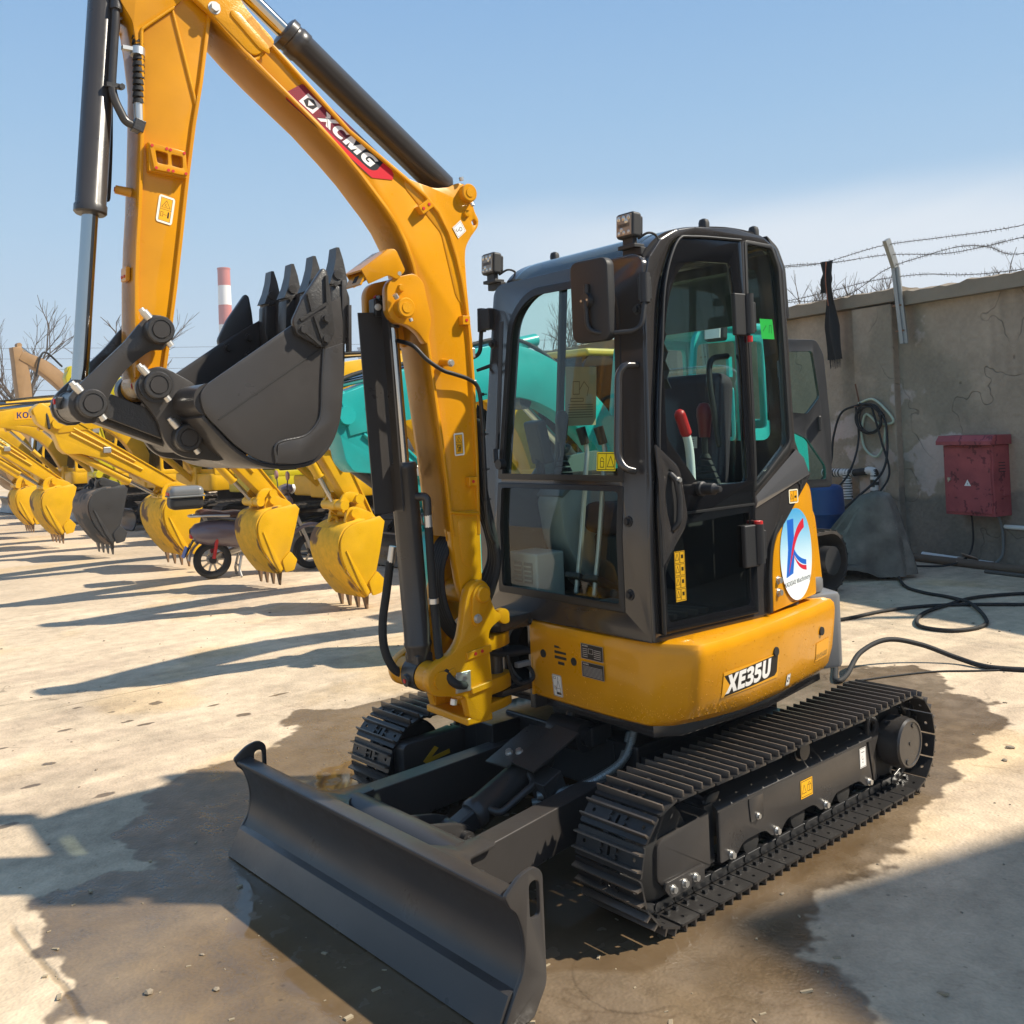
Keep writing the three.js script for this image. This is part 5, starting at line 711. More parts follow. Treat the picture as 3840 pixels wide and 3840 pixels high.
// linkage
{
  const pinEnd = (x, y, z, s, par) => { M('pin_collar', [rev([x, y, z], [x, y, z + s * 0.05], [[0, 0], [0.044, 0], [0.044, 0.042], [0.040, 0.046], [0.031, 0.046], [0.030, 0.043], [0, 0.043]], 32)], MAT.greyCast, par); M('pin_disc', [cyl([x, y, z + s * 0.043], [x, y, z + s * 0.0485], 0.0275, 0.026, 28)], MAT.grey, par); each('lock_bolt', [cyl([x + 0.030, y + 0.036, z + s * 0.028], [x + 0.048, y + 0.058, z + s * 0.028], 0.013, 0.013, 6), cyl([x + 0.045, y + 0.052, z + s * 0.028], [x + 0.056, y + 0.066, z + s * 0.028], 0.010, 0.009, 6), cyl([x - 0.026, y - 0.036, z + s * 0.028], [x - 0.036, y - 0.050, z + s * 0.028], 0.011, 0.011, 6)], MAT.zinc, par); };
  const h = pB('curved_link'); h.userData.label = 'pair of curved charcoal plates from arm to bucket cylinder rod';
  const up = spl([[2.335, 1.900], [2.278, 1.955], [2.231, 2.000], [2.188, 2.043], [2.150, 2.090]], 14), lo = spl([[2.075, 2.015], [2.110, 2.012], [2.150, 1.985], [2.195, 1.945], [2.225, 1.905], [2.248, 1.858]], 14);
  const aP = Array.from({ length: 11 }, (_, i) => { const q = 1.3 - i / 10 * 3.4; return [2.092 + 0.062 * Math.cos(q + 1.2), 2.075 + 0.062 * Math.sin(q + 1.2)]; });
  const outl = [...up, ...Array.from({ length: 8 }, (_, i) => { const q = 0.9 + i / 7 * 3.3; return [2.092 + 0.055 * Math.cos(q), 2.073 + 0.055 * Math.sin(q)]; }), ...lo, ...Array.from({ length: 9 }, (_, i) => { const q = 3.6 + i / 8 * 3.5; return [2.304 + 0.060 * Math.cos(q), 1.845 + 0.060 * Math.sin(q)]; })];
  M('link_plate', [extr(outl, -0.118, -0.098, 0.002)], MAT.grey, h); M('link_plate', [extr(outl, 0.098, 0.118, 0.002)], MAT.grey, h);
  M('cross_tube', [cyl([2.306, 1.845, 0.06], [2.306, 1.845, 0.098], 0.052, 0.052, 28), cyl([2.092, 2.075, -0.098], [2.092, 2.075, 0.098], 0.03, 0.03, 20)], MAT.greyCast, h);
  pinEnd(2.304, 1.845, -0.118, -1, h); pinEnd(2.092, 2.075, -0.118, -1, h);
  M('rod_tube', [cyl([2.306, 1.845, -0.098], [2.306, 1.845, -0.06], 0.050, 0.050, 28)], MAT.greyCast, h); M('grease_port', [box(0.03, 0.04, 0.04, 2.355, 1.855, 0.02, 0, 0, 0, 0.006)], MAT.greyCast, h); M('red_cap', [cyl([2.368, 1.86, 0.02], [2.374, 1.86, 0.02], 0.009)], MAT.red, h);
  const s = pB('straight_link');
  M('link_body', [bar([2.29, 1.842, 0], [2.03, 1.735, 0], 0.07, 0.075, 0.008), bar([2.26, 1.85, -0.075], [2.06, 1.765, -0.075], 0.018, 0.075, 0.003), bar([2.26, 1.85, 0.075], [2.06, 1.765, 0.075], 0.018, 0.075, 0.003), bar([2.24, 1.83, 0], [2.07, 1.757, 0], 0.15, 0.016)], MAT.greyCast, s);
  M('link_tube', [cyl([2.016, 1.730, -0.085], [2.016, 1.730, 0.085], 0.046, 0.046, 28)], MAT.greyCast, s);
  // bucket
  const b = pB('bucket'); b.userData.label = 'charcoal bucket curled up with its teeth pointing skyward';
  const shell = spl([[1.520, 2.210], [1.527, 2.100], [1.535, 1.96], [1.546, 1.86], [1.562, 1.765], [1.598, 1.690], [1.655, 1.640], [1.72, 1.628], [1.79, 1.632], [1.86, 1.653], [1.924, 1.698], [1.972, 1.748], [2.017, 1.798]], 44);
  const W = 0.30;
  M('shell', [extr([...shell, ...offsetLine(shell, -0.012).reverse()], -W, W, 0.001)], MAT.grey, b);
  const sideP = [[1.717, 2.085], [1.700, 2.10], [1.66, 2.13], [1.536, 2.19], ...spl([[1.530, 2.100], [1.537, 1.96], [1.548, 1.86], [1.564, 1.767], [1.600, 1.693], [1.656, 1.644], [1.72, 1.631], [1.79, 1.635], [1.858, 1.656], [1.922, 1.701], [1.970, 1.750], [2.013, 1.798], [2.028, 1.842], [2.026, 1.868], [2.010, 1.890]], 40)];
  const sideQ = [[1.536, 2.19], ...sideP.slice(4), [1.717, 2.085]];
  for (const q of [-1, 1]) { M('side_plate', [extr(sideQ, q < 0 ? -W - 0.013 : W, q < 0 ? -W : W + 0.013, 0.0015)], MAT.grey, b); }
  M('wear_plate', [extr(soft([[1.535, 2.03], [1.605, 2.01], [1.617, 1.90], [1.624, 1.80], [1.645, 1.755], [1.690, 1.722], [1.785, 1.700], [1.790, 1.637], [1.72, 1.630], [1.655, 1.643], [1.60, 1.692], [1.564, 1.766], [1.548, 1.86], [1.540, 1.94]], [0, 0.01, 0.03, 0.03, 0.03, 0.02, 0.01, 0.004, 0.02, 0.02, 0.02, 0.02, 0.02, 0.02], 4), -W - 0.020, -W - 0.013, 0.002), extr(soft([[1.535, 2.03], [1.605, 2.01], [1.617, 1.90], [1.624, 1.80], [1.645, 1.755], [1.690, 1.722], [1.785, 1.700], [1.790, 1.637], [1.72, 1.630], [1.655, 1.643], [1.60, 1.692], [1.564, 1.766], [1.548, 1.86], [1.540, 1.94]], 0.005, 2), W + 0.013, W + 0.020, 0.002)], MAT.grey, b);
  M('weld_bead', [tube([[1.607, 2.012, -W - 0.015], [1.618, 1.90, -W - 0.016], [1.626, 1.80, -W - 0.016], [1.648, 1.754, -W - 0.016], [1.692, 1.720, -W - 0.016], [1.787, 1.699, -W - 0.016], [1.791, 1.64, -W - 0.016]], 0.0055, 50, 6)], MAT.greyCast, b);
  M('side_bar', [bar([1.615, 2.012, -W - 0.0135], [1.975, 1.783, -W - 0.0135], 0.004, 0.004)], MAT.dark, b);
  M('back_tube', [cyl([1.995, 1.845, -W], [1.995, 1.845, W], 0.052, 0.052, 32)], MAT.grey, b);
  M('lip', [extr([[1.512, 2.03], [1.530, 2.03], [1.524, 2.245], [1.506, 2.245]], -W - 0.006, W + 0.006, 0.003)], MAT.grey, b);
  M('heel_bar', [extr([[1.506, 2.00], [1.518, 2.00], [1.512, 2.16], [1.500, 2.16]], -W - 0.024, -W + 0.0, 0.002)], MAT.grey, b);
  const earP = soft([[2.161, 1.906], [2.130, 1.950], [2.084, 1.965], [2.050, 1.950], [1.97, 1.905], [1.93, 1.80], [1.86, 1.66], [1.90, 1.648], [2.017, 1.668], [2.052, 1.690], [2.078, 1.726], [2.098, 1.792], [2.127, 1.835], [2.158, 1.872]], 0.02, 4);
  for (const q of [-1, 1]) M('hinge_ear', [extr(earP, q < 0 ? -0.112 : 0.090, q < 0 ? -0.090 : 0.112, 0.002)], MAT.grey, b);
  pinEnd(2.104, 1.900, -0.112, -1, b); pinEnd(2.014, 1.730, -0.112, -1, b);
  each('hinge_collar', [cyl([2.104, 1.90, -0.140], [2.104, 1.90, -0.112], 0.055, 0.050, 28), cyl([2.104, 1.90, 0.112], [2.104, 1.90, 0.15], 0.05, 0.05, 24)], MAT.greyCast, b);
  // teeth with their adapters
  for (let k = 0; k < 4; k++) {
    const z = -0.265 + k * 0.177;
    const tooth = M('tooth', [(() => { const g = new THREE.BoxGeometry(1, 1, 1, 1, 3, 1), p = g.attributes.position; for (let i = 0; i < p.count; i++) { const t = p.getY(i) + 0.5, cx = lerp(1.534, 1.527, t) - 0.006 * Math.sin(t * 3.1), hx = lerp(0.034, 0.0055, t ** 0.9), hz = lerp(0.036, 0.026, t); p.setXYZ(i, cx + p.getX(i) * 2 * hx, 2.232 + t * 0.128, z + p.getZ(i) * 2 * hz); } g.computeVertexNormals(); return toCreasedNormals(g, 0.5); })(), cyl([1.535, 2.265, z - 0.034], [1.535, 2.265, z - 0.0395], 0.017, 0.016, 18)], MAT.greyCast, b);
    M('adapter', [extr(soft([[1.562, 2.225], [1.506, 2.228], [1.492, 2.19], [1.494, 2.05], [1.514, 2.04], [1.516, 2.10], [1.528, 2.10], [1.532, 2.04], [1.556, 2.04], [1.568, 2.12]], 0.008, 2), z - 0.034, z + 0.034, 0.004), cyl([1.546, 2.23, z - 0.042], [1.546, 2.23, z + 0.042], 0.008, 0.008, 10)], MAT.greyCast, b);
  }
  // bolt-on side cutters
  const cut = soft([[1.609, 2.278], [1.594, 2.270], [1.584, 2.208], [1.572, 2.063], [1.600, 2.016], [1.623, 2.010], [1.711, 2.052], [1.724, 2.097], [1.684, 2.175]], 0.012, 4);
  for (const q of [-1, 1]) {
    const z0 = q < 0 ? -W - 0.036 : W + 0.013, z1 = q < 0 ? -W - 0.013 : W + 0.036;
    const cu = M('side_cutter', [extr(cut, z0, z1, 0.004)], MAT.greyCast, b);
    if (q < 0) M('cutter_ribs', [bar([1.60, 2.25, z0 - 0.003], [1.60, 2.16, z0 - 0.003], 0.010, 0.012), bar([1.60, 2.16, z0 - 0.003], [1.70, 2.10, z0 - 0.003], 0.010, 0.010), bar([1.668, 2.19, z0 - 0.003], [1.655, 2.13, z0 - 0.003], 0.012, 0.012), bar([1.648, 2.115, z0 - 0.003], [1.620, 2.03, z0 - 0.003], 0.008, 0.009), bar([1.70, 2.075, z0 - 0.003], [1.63, 2.02, z0 - 0.003], 0.008, 0.009)], MAT.greyCast, cu);
    for (const [x, y] of [[1.605, 2.108], [1.690, 2.068], [1.610, 2.040]]) each('cutter_bolt', q < 0 ? [hex([x, y, z0], [0, 0, -1], 0.0135, 0.012)] : [hex([x, y, W - 0.001], [0, 0, -1], 0.0135, 0.012), hex([x, y, z1], [0, 0, 1], 0.0135, 0.012)], MAT.greyCast, b);
  }
  sheet('cast_lettering', [1.688, 2.095, -W - 0.0362], [-0.062, 0.034, 0], [0.008, 0.014, 0], print('castDark', 256, 64, (x, w, h) => { x.fillStyle = '#3a3736'; x.fillRect(0, 0, w, h); x.fillStyle = '#55514f'; x.font = 'bold 44px sans-serif'; x.fillText('XCMG', 40, 48); }), b);
}
// ---------- upper structure: skirt, hood, cab (x forward, y up, z right; slewed) ----------
function splitY(g, y0) { // cut triangles along the level y0 so that plates can fold there
  g = flat(g); const P = g.attributes.position, out = []; const v = i => [P.getX(i), P.getY(i), P.getZ(i)];
  const cutp = (a, b) => { const t = (y0 - a[1]) / (b[1] - a[1]); return [a[0] + (b[0] - a[0]) * t, y0, a[2] + (b[2] - a[2]) * t]; };
  for (let i = 0; i < P.count; i += 3) {
    const T = [v(i), v(i + 1), v(i + 2)], s = T.map(p => p[1] > y0 ? 1 : 0), n = s[0] + s[1] + s[2];
    if (n === 0 || n === 3) { out.push(...T); continue; }
    const k = n === 1 ? s.indexOf(1) : s.indexOf(0), a = T[k], b = T[(k + 1) % 3], c = T[(k + 2) % 3], ab = cutp(a, b), ca = cutp(c, a);
    out.push(a, ab, ca, ab, b, c, ab, c, ca);
  }
  const r = new THREE.BufferGeometry(); r.setAttribute('position', new THREE.Float32BufferAttribute(out.flat(), 3)); r.computeVertexNormals(); return toCreasedNormals(r, 0.6);
}
const sideX = (pts, z0, z1, bev = 0, holes = [], sgn = -1) => { // side plate with the cab's inward lean above 1.5 m
  let g = splitY(extr(pts, z0, z1, bev, holes), 1.5); const p = g.attributes.position; for (let i = 0; i < p.count; i++) p.setZ(i, p.getZ(i) - sgn * 0.08 * Math.max(0, p.getY(i) - 1.5)); g.computeVertexNormals(); return toCreasedNormals(g, 0.6);
};
const lean = (y) => 0.08 * Math.max(0, y - 1.5);
const xF = y => 0.569 - 0.10 * Math.max(0, y - 1.3);
function loftRings(rings, closed = false) { const n = rings[0].length, pos = [], idx = []; rings.forEach(r => r.forEach(p => pos.push(...p))); for (let j = 0; j < rings.length - 1; j++) for (let i = 0; i < n - (closed ? 0 : 1); i++) { const a = j * n + i, b = j * n + (i + 1) % n; idx.push(a, b, a + n, b, b + n, a + n); } const g = new THREE.BufferGeometry(); g.setAttribute('position', new THREE.Float32BufferAttribute(pos, 3)); g.setIndex(idx); g.computeVertexNormals(); return toCreasedNormals(g, 0.55); }
const plan = (pts, y, n = 56) => { const c = new THREE.CatmullRomCurve3(pts.map(p => V(p[0], y, p[1])), false, 'centripetal'); return c.getSpacedPoints(n).map(p => [p.x, p.y, p.z]); };
const inset = (ring, d) => ring.map((p, i) => { const a = ring[Math.max(0, i - 1)], b = ring[Math.min(ring.length - 1, i + 1)], l = Math.hypot(b[0] - a[0], b[2] - a[2]); return [p[0] + (b[2] - a[2]) / l * d, p[1], p[2] - (b[0] - a[0]) / l * d]; });
const atY = (ring, y) => ring.map(p => [p[0], y, p[2]]);
const mixR = (a, b, t, y) => a.map((p, i) => [lerp(p[0], b[i][0], t), y, lerp(p[2], b[i][2], t)]);
{
  const s = pU('body_skirt'); s.userData.label = 'golden skirt panel around the swing body';
  const keyed = (pts, y) => { let o = []; for (let i = 0; i < pts.length - 1; i++) for (let k = 0; k < 8; k++) o.push([lerp(pts[i][0], pts[i + 1][0], k / 8), y, lerp(pts[i][1], pts[i + 1][1], k / 8)]); o.push([pts[pts.length - 1][0], y, pts[pts.length - 1][1]]); for (let r = 0; r < 3; r++) o = o.map((p, i) => i === 0 || i === o.length - 1 ? p : [0, 1, 2].map(q => (o[i - 1][q] + 2 * p[q] + o[i + 1][q]) / 4)); return o; };
  const mx = keyed([[0.575, -0.004], [0.579, -0.22], [0.577, -0.44], [0.553, -0.660], [0.462, -0.830], [0.30, -0.824], [0.12, -0.801], [-0.15, -0.763], [-0.40, -0.708], [-0.665, -0.640]], 0.865);
  const bo = keyed([[0.562, 0.0], [0.562, -0.22], [0.560, -0.44], [0.545, -0.635], [0.470, -0.702], [0.31, -0.738], [0.12, -0.748], [-0.13, -0.716], [-0.37, -0.666], [-0.655, -0.600]], 0.605);
  const front = t => t; // inward direction check: inset() moves to the machine's inside
  const sg = 1;
  M('skirt_panel', [loftRings([atY(inset(mx, sg * 0.16), 0.921), atY(inset(mx, sg * 0.034), 0.920), atY(inset(mx, sg * 0.012), 0.910), atY(inset(mx, sg * 0.002), 0.893), mx, mixR(mx, bo, 0.10, 0.80), mixR(mx, bo, 0.30, 0.70), mixR(mx, bo, 0.62, 0.632), atY(bo, 0.607), atY(inset(bo, sg * 0.012), 0.598), atY(inset(bo, sg * 0.10), 0.598)])], MAT.yellow, s);
  M('skirt_end', [bx(0.50, 0.574, 0.605, 0.895, -0.006, 0.004, 0.002)], MAT.yellow, s);
  // vents, plugs and plates on the front face
  const fx = z => 0.5785, vent = (z0, z1, y) => M('vent_slot', [box(0.006, 0.013, z1 - z0, 0.5745, y, (z0 + z1) / 2, 0, 0, 0, 0.003)], MAT.dark, s);
  [[0.851, -0.173, -0.211], [0.830, -0.155, -0.228], [0.809, -0.155, -0.230], [0.788, -0.155, -0.230], [0.766, -0.175, -0.215]].forEach(([y, a, b]) => vent(b, a, y));
  for (const [y, z] of [[0.789, -0.083], [0.786, -0.273]]) M('rubber_plug', [cyl([0.572, y, z], [0.5785, y, z], 0.0175, 0.016, 20)], MAT.rubber, s);
  const plate = (key, f) => print(key, 256, 160, (x, w, h) => { x.fillStyle = '#2c2a2a'; x.fillRect(0, 0, w, h); x.strokeStyle = '#cfcac4'; x.lineWidth = 3; x.strokeRect(3, 3, w - 6, h - 6); x.fillStyle = '#ddd8d0'; x.font = 'bold 22px sans-serif'; x.fillText('XCMG', 18, 30); f(x, w, h); }, { metalness: 0.2 });
  sheet('rating_plate', [0.5790, 0.809, -0.322], [0, 0, -0.126], [0, 0.060, 0], plate('plate1', (x, w) => { x.fillStyle = '#bdb7b0'; for (let k = 0; k < 5; k++) { x.fillRect(18, 50 + k * 20, 60, 6); x.fillRect(150, 50 + k * 20, 80, 6); } x.strokeStyle = '#ddd8d0'; x.strokeRect(88, 46, 52, 50); }), s, undefined, 0.0012);
  sheet('rating_plate', [0.5772, 0.738, -0.322], [0, 0, -0.126], [0.0006, 0.060, 0], plate('plate2', (x, w) => { x.fillStyle = '#bdb7b0'; for (let k = 0; k < 9; k++) x.fillRect(14, 44 + k * 12, w - 34, 4); }), s, undefined, 0.0012);
  sheet('lifting_label', [0.5665, 0.625, -0.132], [0, 0, -0.058], [0.0075, 0.090, 0], print('lift', 100, 190, (x, w, h) => { x.fillStyle = '#e9e5dc'; x.fillRect(0, 0, w, h); x.strokeStyle = '#222'; x.lineWidth = 3; x.strokeRect(5, 5, w - 10, h - 10); x.strokeRect(14, 18, 22, 20); x.beginPath(); x.moveTo(58, 14); x.lineTo(58, 50); x.lineTo(38, 120); x.moveTo(58, 50); x.lineTo(78, 120); x.stroke(); x.strokeRect(38, 118, 40, 34); x.fillStyle = '#222'; x.fillRect(34, 154, 50, 18); x.beginPath(); x.moveTo(38, 130); x.lineTo(20, 100); x.lineTo(18, 125); x.lineTo(30, 134); x.stroke(); }), s, rrect(0, 1, 0, 1, 0.08, 2), 0.0015);
  // side face lettering, following the panel
  const onSide = (x0, x1, y0, y1, mat, name, off = 0.0025, cols = 8) => { // strip of quads laid on the side surface
    const ring = (y) => y > 0.865 ? mx : mixR(mx, bo, y > 0.80 ? (0.865 - y) / 0.065 * 0.10 : y > 0.70 ? 0.10 + (0.80 - y) / 0.10 * 0.20 : 0.30 + (0.70 - y) / 0.068 * 0.32, y);
    const zAt = (x, y) => { const r = ring(y); for (let i = 18; i < r.length - 1; i++) if (r[i][2] < -0.6 && (r[i][0] - x) * (r[i + 1][0] - x) <= 0) { const t = (x - r[i][0]) / (r[i + 1][0] - r[i][0] || 1e-9); return lerp(r[i][2], r[i + 1][2], t); } return -0.8; };
    const pos = [], uv = [], idx = []; const rows = 5; for (let j = 0; j <= rows; j++) for (let i = 0; i <= cols; i++) { const x = lerp(x0, x1, i / cols), y = lerp(y0, y1, j / rows); pos.push(x, y, zAt(x, y) - off); uv.push(i / cols, j / rows); }
    for (let j = 0; j < rows; j++) for (let i = 0; i < cols; i++) { const a = j * (cols + 1) + i; idx.push(a, a + 1, a + cols + 1, a + 1, a + cols + 2, a + cols + 1); }
    const g = new THREE.BufferGeometry(); g.setAttribute('position', new THREE.Float32BufferAttribute(pos, 3)); g.setAttribute('uv', new THREE.Float32BufferAttribute(uv, 2)); g.setIndex(idx); g.computeVertexNormals(); return raw(name, g, mat, s);
  };
  s.userData.side = undefined;
  const zMid = onSide;
  zMid(0.318, -0.065, 0.690, 0.788, print('model', 512, 200, (x, w, h) => { x.clearRect(0, 0, w, h); x.fillStyle = '#e9a51d'; x.fillRect(0, 0, w, h); x.fillStyle = '#141210'; x.beginPath(); x.moveTo(4, 30); x.lineTo(508, 6); x.lineTo(500, 150); x.lineTo(480, 176); x.lineTo(20, 198); x.lineTo(60, 120); x.fill(); x.save(); x.translate(34, 176); x.transform(1, -0.04, -0.06, 1, 0, 0); x.scale(1.0, 1.42); x.font = 'bold 134px sans-serif'; x.fillStyle = '#f2efe9'; x.strokeStyle = '#f2efe9'; x.lineWidth = 7; x.strokeText('XE35U', 0, 0, 436); x.fillText('XE35U', 0, 0, 436); x.restore(); }), 'model_lettering', 0.0025, 12);
  zMid(-0.150, -0.182, 0.632, 0.680, print('tie', 64, 96, (x, w, h) => { x.fillStyle = '#efece4'; x.fillRect(0, 0, w, h); x.strokeStyle = '#1a1a1a'; x.lineWidth = 3; x.strokeRect(4, 4, w - 8, h - 8); x.fillStyle = '#1a1a1a'; x.beginPath(); x.arc(32, 48, 20, -1.57, 0); x.lineTo(32, 48); x.fill(); x.beginPath(); x.arc(32, 48, 20, 1.57, 3.14); x.lineTo(32, 48); x.fill(); x.beginPath(); x.arc(32, 48, 20, 0, 7); x.stroke(); }), 'jacking_label', 0.0025, 2);
  zMid(-0.425, -0.565, 0.672, 0.752, print('hotline', 256, 128, (x, w, h) => { x.fillStyle = '#e6a01c'; x.fillRect(0, 0, w, h); x.font = 'bold 66px sans-serif'; x.lineWidth = 10; x.strokeStyle = '#3a2c10'; x.fillStyle = '#f2df8a'; x.save(); x.transform(1, 0, -0.15, 1, 14, 0); x.strokeText('金牌服务', 0, 62, 230); x.fillText('金牌服务', 0, 62, 230); x.font = 'bold 40px sans-serif'; x.lineWidth = 6; x.strokeText('400-110-9999', 2, 112, 230); x.fillStyle = '#e6a01c'; x.fillText('400-110-9999', 2, 112, 230); x.restore(); }), 'hotline_lettering', 0.0022, 4);
  for (const [x, y, z] of [[-0.042, 0.797, -0.770], [-0.472, 0.797, -0.683]]) M('rubber_plug', [cyl([x, y, z + 0.01], [x - 0.002, y, z - 0.009], 0.020, 0.018, 20)], MAT.rubber, s);
  { // rinse water standing in beads on the paint
    const r = rng(77), n = 1000, im = new THREE.InstancedMesh(new THREE.SphereGeometry(1, 7, 5), phy([0.74, 0.335, 0.005], 0.04, { clearcoat: 1, clearcoatRoughness: 0.02 }), n), mt = new THREE.Matrix4(); im.name = 'water_beads'; im.userData.kind = 'stuff';
    for (let i = 0; i < n; i++) { const low = r() < 0.55, y = low ? 0.612 + r() * 0.06 : 0.66 + r() * 0.22, k = 4 + r() * (mx.length - 6), a = Math.floor(k), f = k - a, t = y > 0.80 ? (0.865 - y) / 0.065 * 0.10 : y > 0.70 ? 0.10 + (0.80 - y) / 0.10 * 0.20 : y > 0.632 ? 0.30 + (0.70 - y) / 0.068 * 0.32 : 0.62 + (0.632 - y) / 0.025 * 0.38, tt = Math.max(0, Math.min(1, t)); const P = [0, 2].map(q => lerp(lerp(mx[a][q], mx[a + 1][q], f), lerp(bo[a][q], bo[a + 1][q], f), tt)); const sz = 0.0008 + 0.0018 * r() * r(); mt.makeScale(sz, sz * (1 + 0.6 * r()), sz).setPosition(P[0], y, P[1]); im.setMatrixAt(i, mt); }
    shade(im); s.add(im);
  }
  // frame under the body
  M('swing_frame', [extrY([[0.50, -0.02], [0.50, -0.62], [0.40, -0.68], [-0.1, -0.68], [-0.6, -0.58], [-0.72, 0], [-0.6, 0.6], [0.45, 0.6], [0.52, 0.3]], 0.545, 0.60, 0.004), bx(0.42, 0.565, 0.545, 0.94, -0.004, 0.03, 0.004), extrY([[0.55, 0.01], [0.60, 0.0], [0.74, -0.02], [0.775, 0.04], [0.775, 0.08], [0.74, 0.14], [0.55, 0.22]], 0.89, 0.945, 0.006), extrY([[0.55, 0.01], [0.60, 0.0], [0.74, -0.015], [0.775, 0.04], [0.775, 0.08], [0.74, 0.135], [0.55, 0.22]], 0.627, 0.652, 0.004), bx(0.40, 0.56, 0.60, 0.92, 0.20, 0.60, 0.01)], MAT.cabGrey, s);
  M('swing_pin', [cyl([0.72, 0.57, 0.06], [0.72, 0.96, 0.06], 0.034, 0.034, 20)], MAT.greyCast, s);
  M('hose_cover', [rev([0.50, 0.765, 0.06], [0.62, 0.765, 0.06], [[0.115, 0], [0.13, 0], [0.13, 0.06], [0.115, 0.06]], 32)], MAT.dark, s);
  const loop = M('wiring_loop', [tube([[0.74, 0.80, -0.06], [0.73, 0.76, -0.055], [0.70, 0.70, -0.04], [0.66, 0.672, -0.035], [0.60, 0.675, -0.03], [0.585, 0.70, -0.02], [0.60, 0.74, 0.0]], 0.008, 40, 7)], MAT.rubber, s); M('connector', [bx(0.60, 0.67, 0.735, 0.757, -0.03, -0.005, 0.004)], MAT.greyMid, loop);
}
{ // rear: counterweight and engine hood
  const cw = mU('counterweight', [extrY(soft([[-0.66, -0.655], [-0.69, -0.640], [-0.76, -0.50], [-0.80, 0.0], [-0.76, 0.5], [-0.66, 0.65], [-0.5, 0.66], [-0.5, -0.60]], 0.04, 4), 0.60, 0.935, 0.02), extrY(soft([[-0.56, -0.62], [-0.64, -0.60], [-0.70, -0.48], [-0.74, 0.0], [-0.7, 0.48], [-0.6, 0.6], [-0.45, 0.6], [-0.45, -0.58]], 0.04, 4), 0.935, 1.01, 0.02)], phy([0.20, 0.20, 0.20], 0.45, { clearcoat: 0.4, clearcoatRoughness: 0.15, map: grainTex }));
  const h = pU('engine_hood'); const bend = g => { const p = g.attributes.position; for (let i = 0; i < p.count; i++) { const x = p.getX(i); p.setZ(i, p.getZ(i) + 0.14 * Math.max(0, -0.10 - x) + 1.6 * Math.max(0, -0.42 - x) ** 2); } g.computeVertexNormals(); return toCreasedNormals(g, 0.5); };
  const prof = soft([[-0.128, 0.932], [-0.132, 1.10], [-0.156, 1.205], [-0.232, 1.275], [-0.415, 1.462], [-0.50, 1.41], [-0.53, 1.30], [-0.525, 0.945]], [0.004, 0.1, 0.06, 0.05, 0.02, 0.03, 0.05, 0.02], 6);
  M('side_panel', [bend(extr(prof, -0.712, -0.66, 0.006))], MAT.yellow, h);
  M('hood_shell', [extr(soft([[-0.40, 0.94], [-0.40, 1.44], [-0.47, 1.40], [-0.60, 1.30], [-0.64, 0.95]], 0.05, 4), -0.60, 0.60, 0.02)], MAT.yellow, h);
  const line = soft([[-0.110, 0.932], [-0.113, 1.10], [-0.138, 1.213], [-0.22, 1.29], [-0.405, 1.482], [-0.44, 1.455]], [0, 0.1, 0.06, 0.05, 0.02, 0], 6).filter((p, i, a) => true);
  M('seal', [bend(extr([...line, ...offsetLine(line, -0.022).reverse()], -0.722, -0.66, 0.004))], MAT.rubberWet, h);
  for (const y of [1.055, 1.005]) M('bolt', hex([-0.172, y, -0.702], [-0.1, 0, -1], 0.013, 0.014), MAT.zinc, h);
  // oval sticker
  const N = 48, ol = circ(0.5, 0.5, 0.5, N);
  const st = sheet('oval_sticker', [-0.195, 0.950, -0.7005], [-0.275, 0, 0.035], [0, 0.385, 0], print('oval', 400, 600, (x, w, h) => {
    const g = x.createLinearGradient(0, 0, 0, h); g.addColorStop(0, '#4aa3d6'); g.addColorStop(0.45, '#b9dcec'); g.addColorStop(0.75, '#eef4f4'); x.fillStyle = g; x.fillRect(0, 0, w, h);
    x.fillStyle = '#1763c4'; x.beginPath(); x.moveTo(96, 70); x.lineTo(176, 66); x.lineTo(176, 300); x.lineTo(150, 420); x.lineTo(62, 440); x.lineTo(96, 260); x.fill();
    x.beginPath(); x.moveTo(168, 256); x.quadraticCurveTo(210, 330, 322, 352); x.lineTo(322, 384); x.quadraticCurveTo(220, 372, 160, 286); x.fill();
    x.fillStyle = '#cf2038'; x.beginPath(); x.moveTo(300, 74); x.quadraticCurveTo(200, 110, 150, 250); x.quadraticCurveTo(120, 330, 92, 430); x.quadraticCurveTo(140, 320, 176, 260); x.quadraticCurveTo(220, 170, 306, 136); x.fill();
    x.beginPath(); x.moveTo(160, 290); x.quadraticCurveTo(220, 384, 322, 388); x.lineTo(322, 420); x.quadraticCurveTo(210, 410, 160, 290); x.fill();
    x.fillStyle = '#1c2430'; x.font = 'bold 41px sans-serif'; x.save(); x.translate(38, 500); x.rotate(-0.06); x.fillText('KAIXIAO Machinery', 0, 0, 326); x.restore();
  }), h, ol, 0.0);
  const p = st.geometry.attributes.position; for (let i = 0; i < p.count; i++) { const xx = p.getX(i); p.setZ(i, -0.7145 + 0.14 * Math.max(0, -0.10 - xx) + 1.6 * Math.max(0, -0.42 - xx) ** 2); } st.geometry.computeVertexNormals();
}
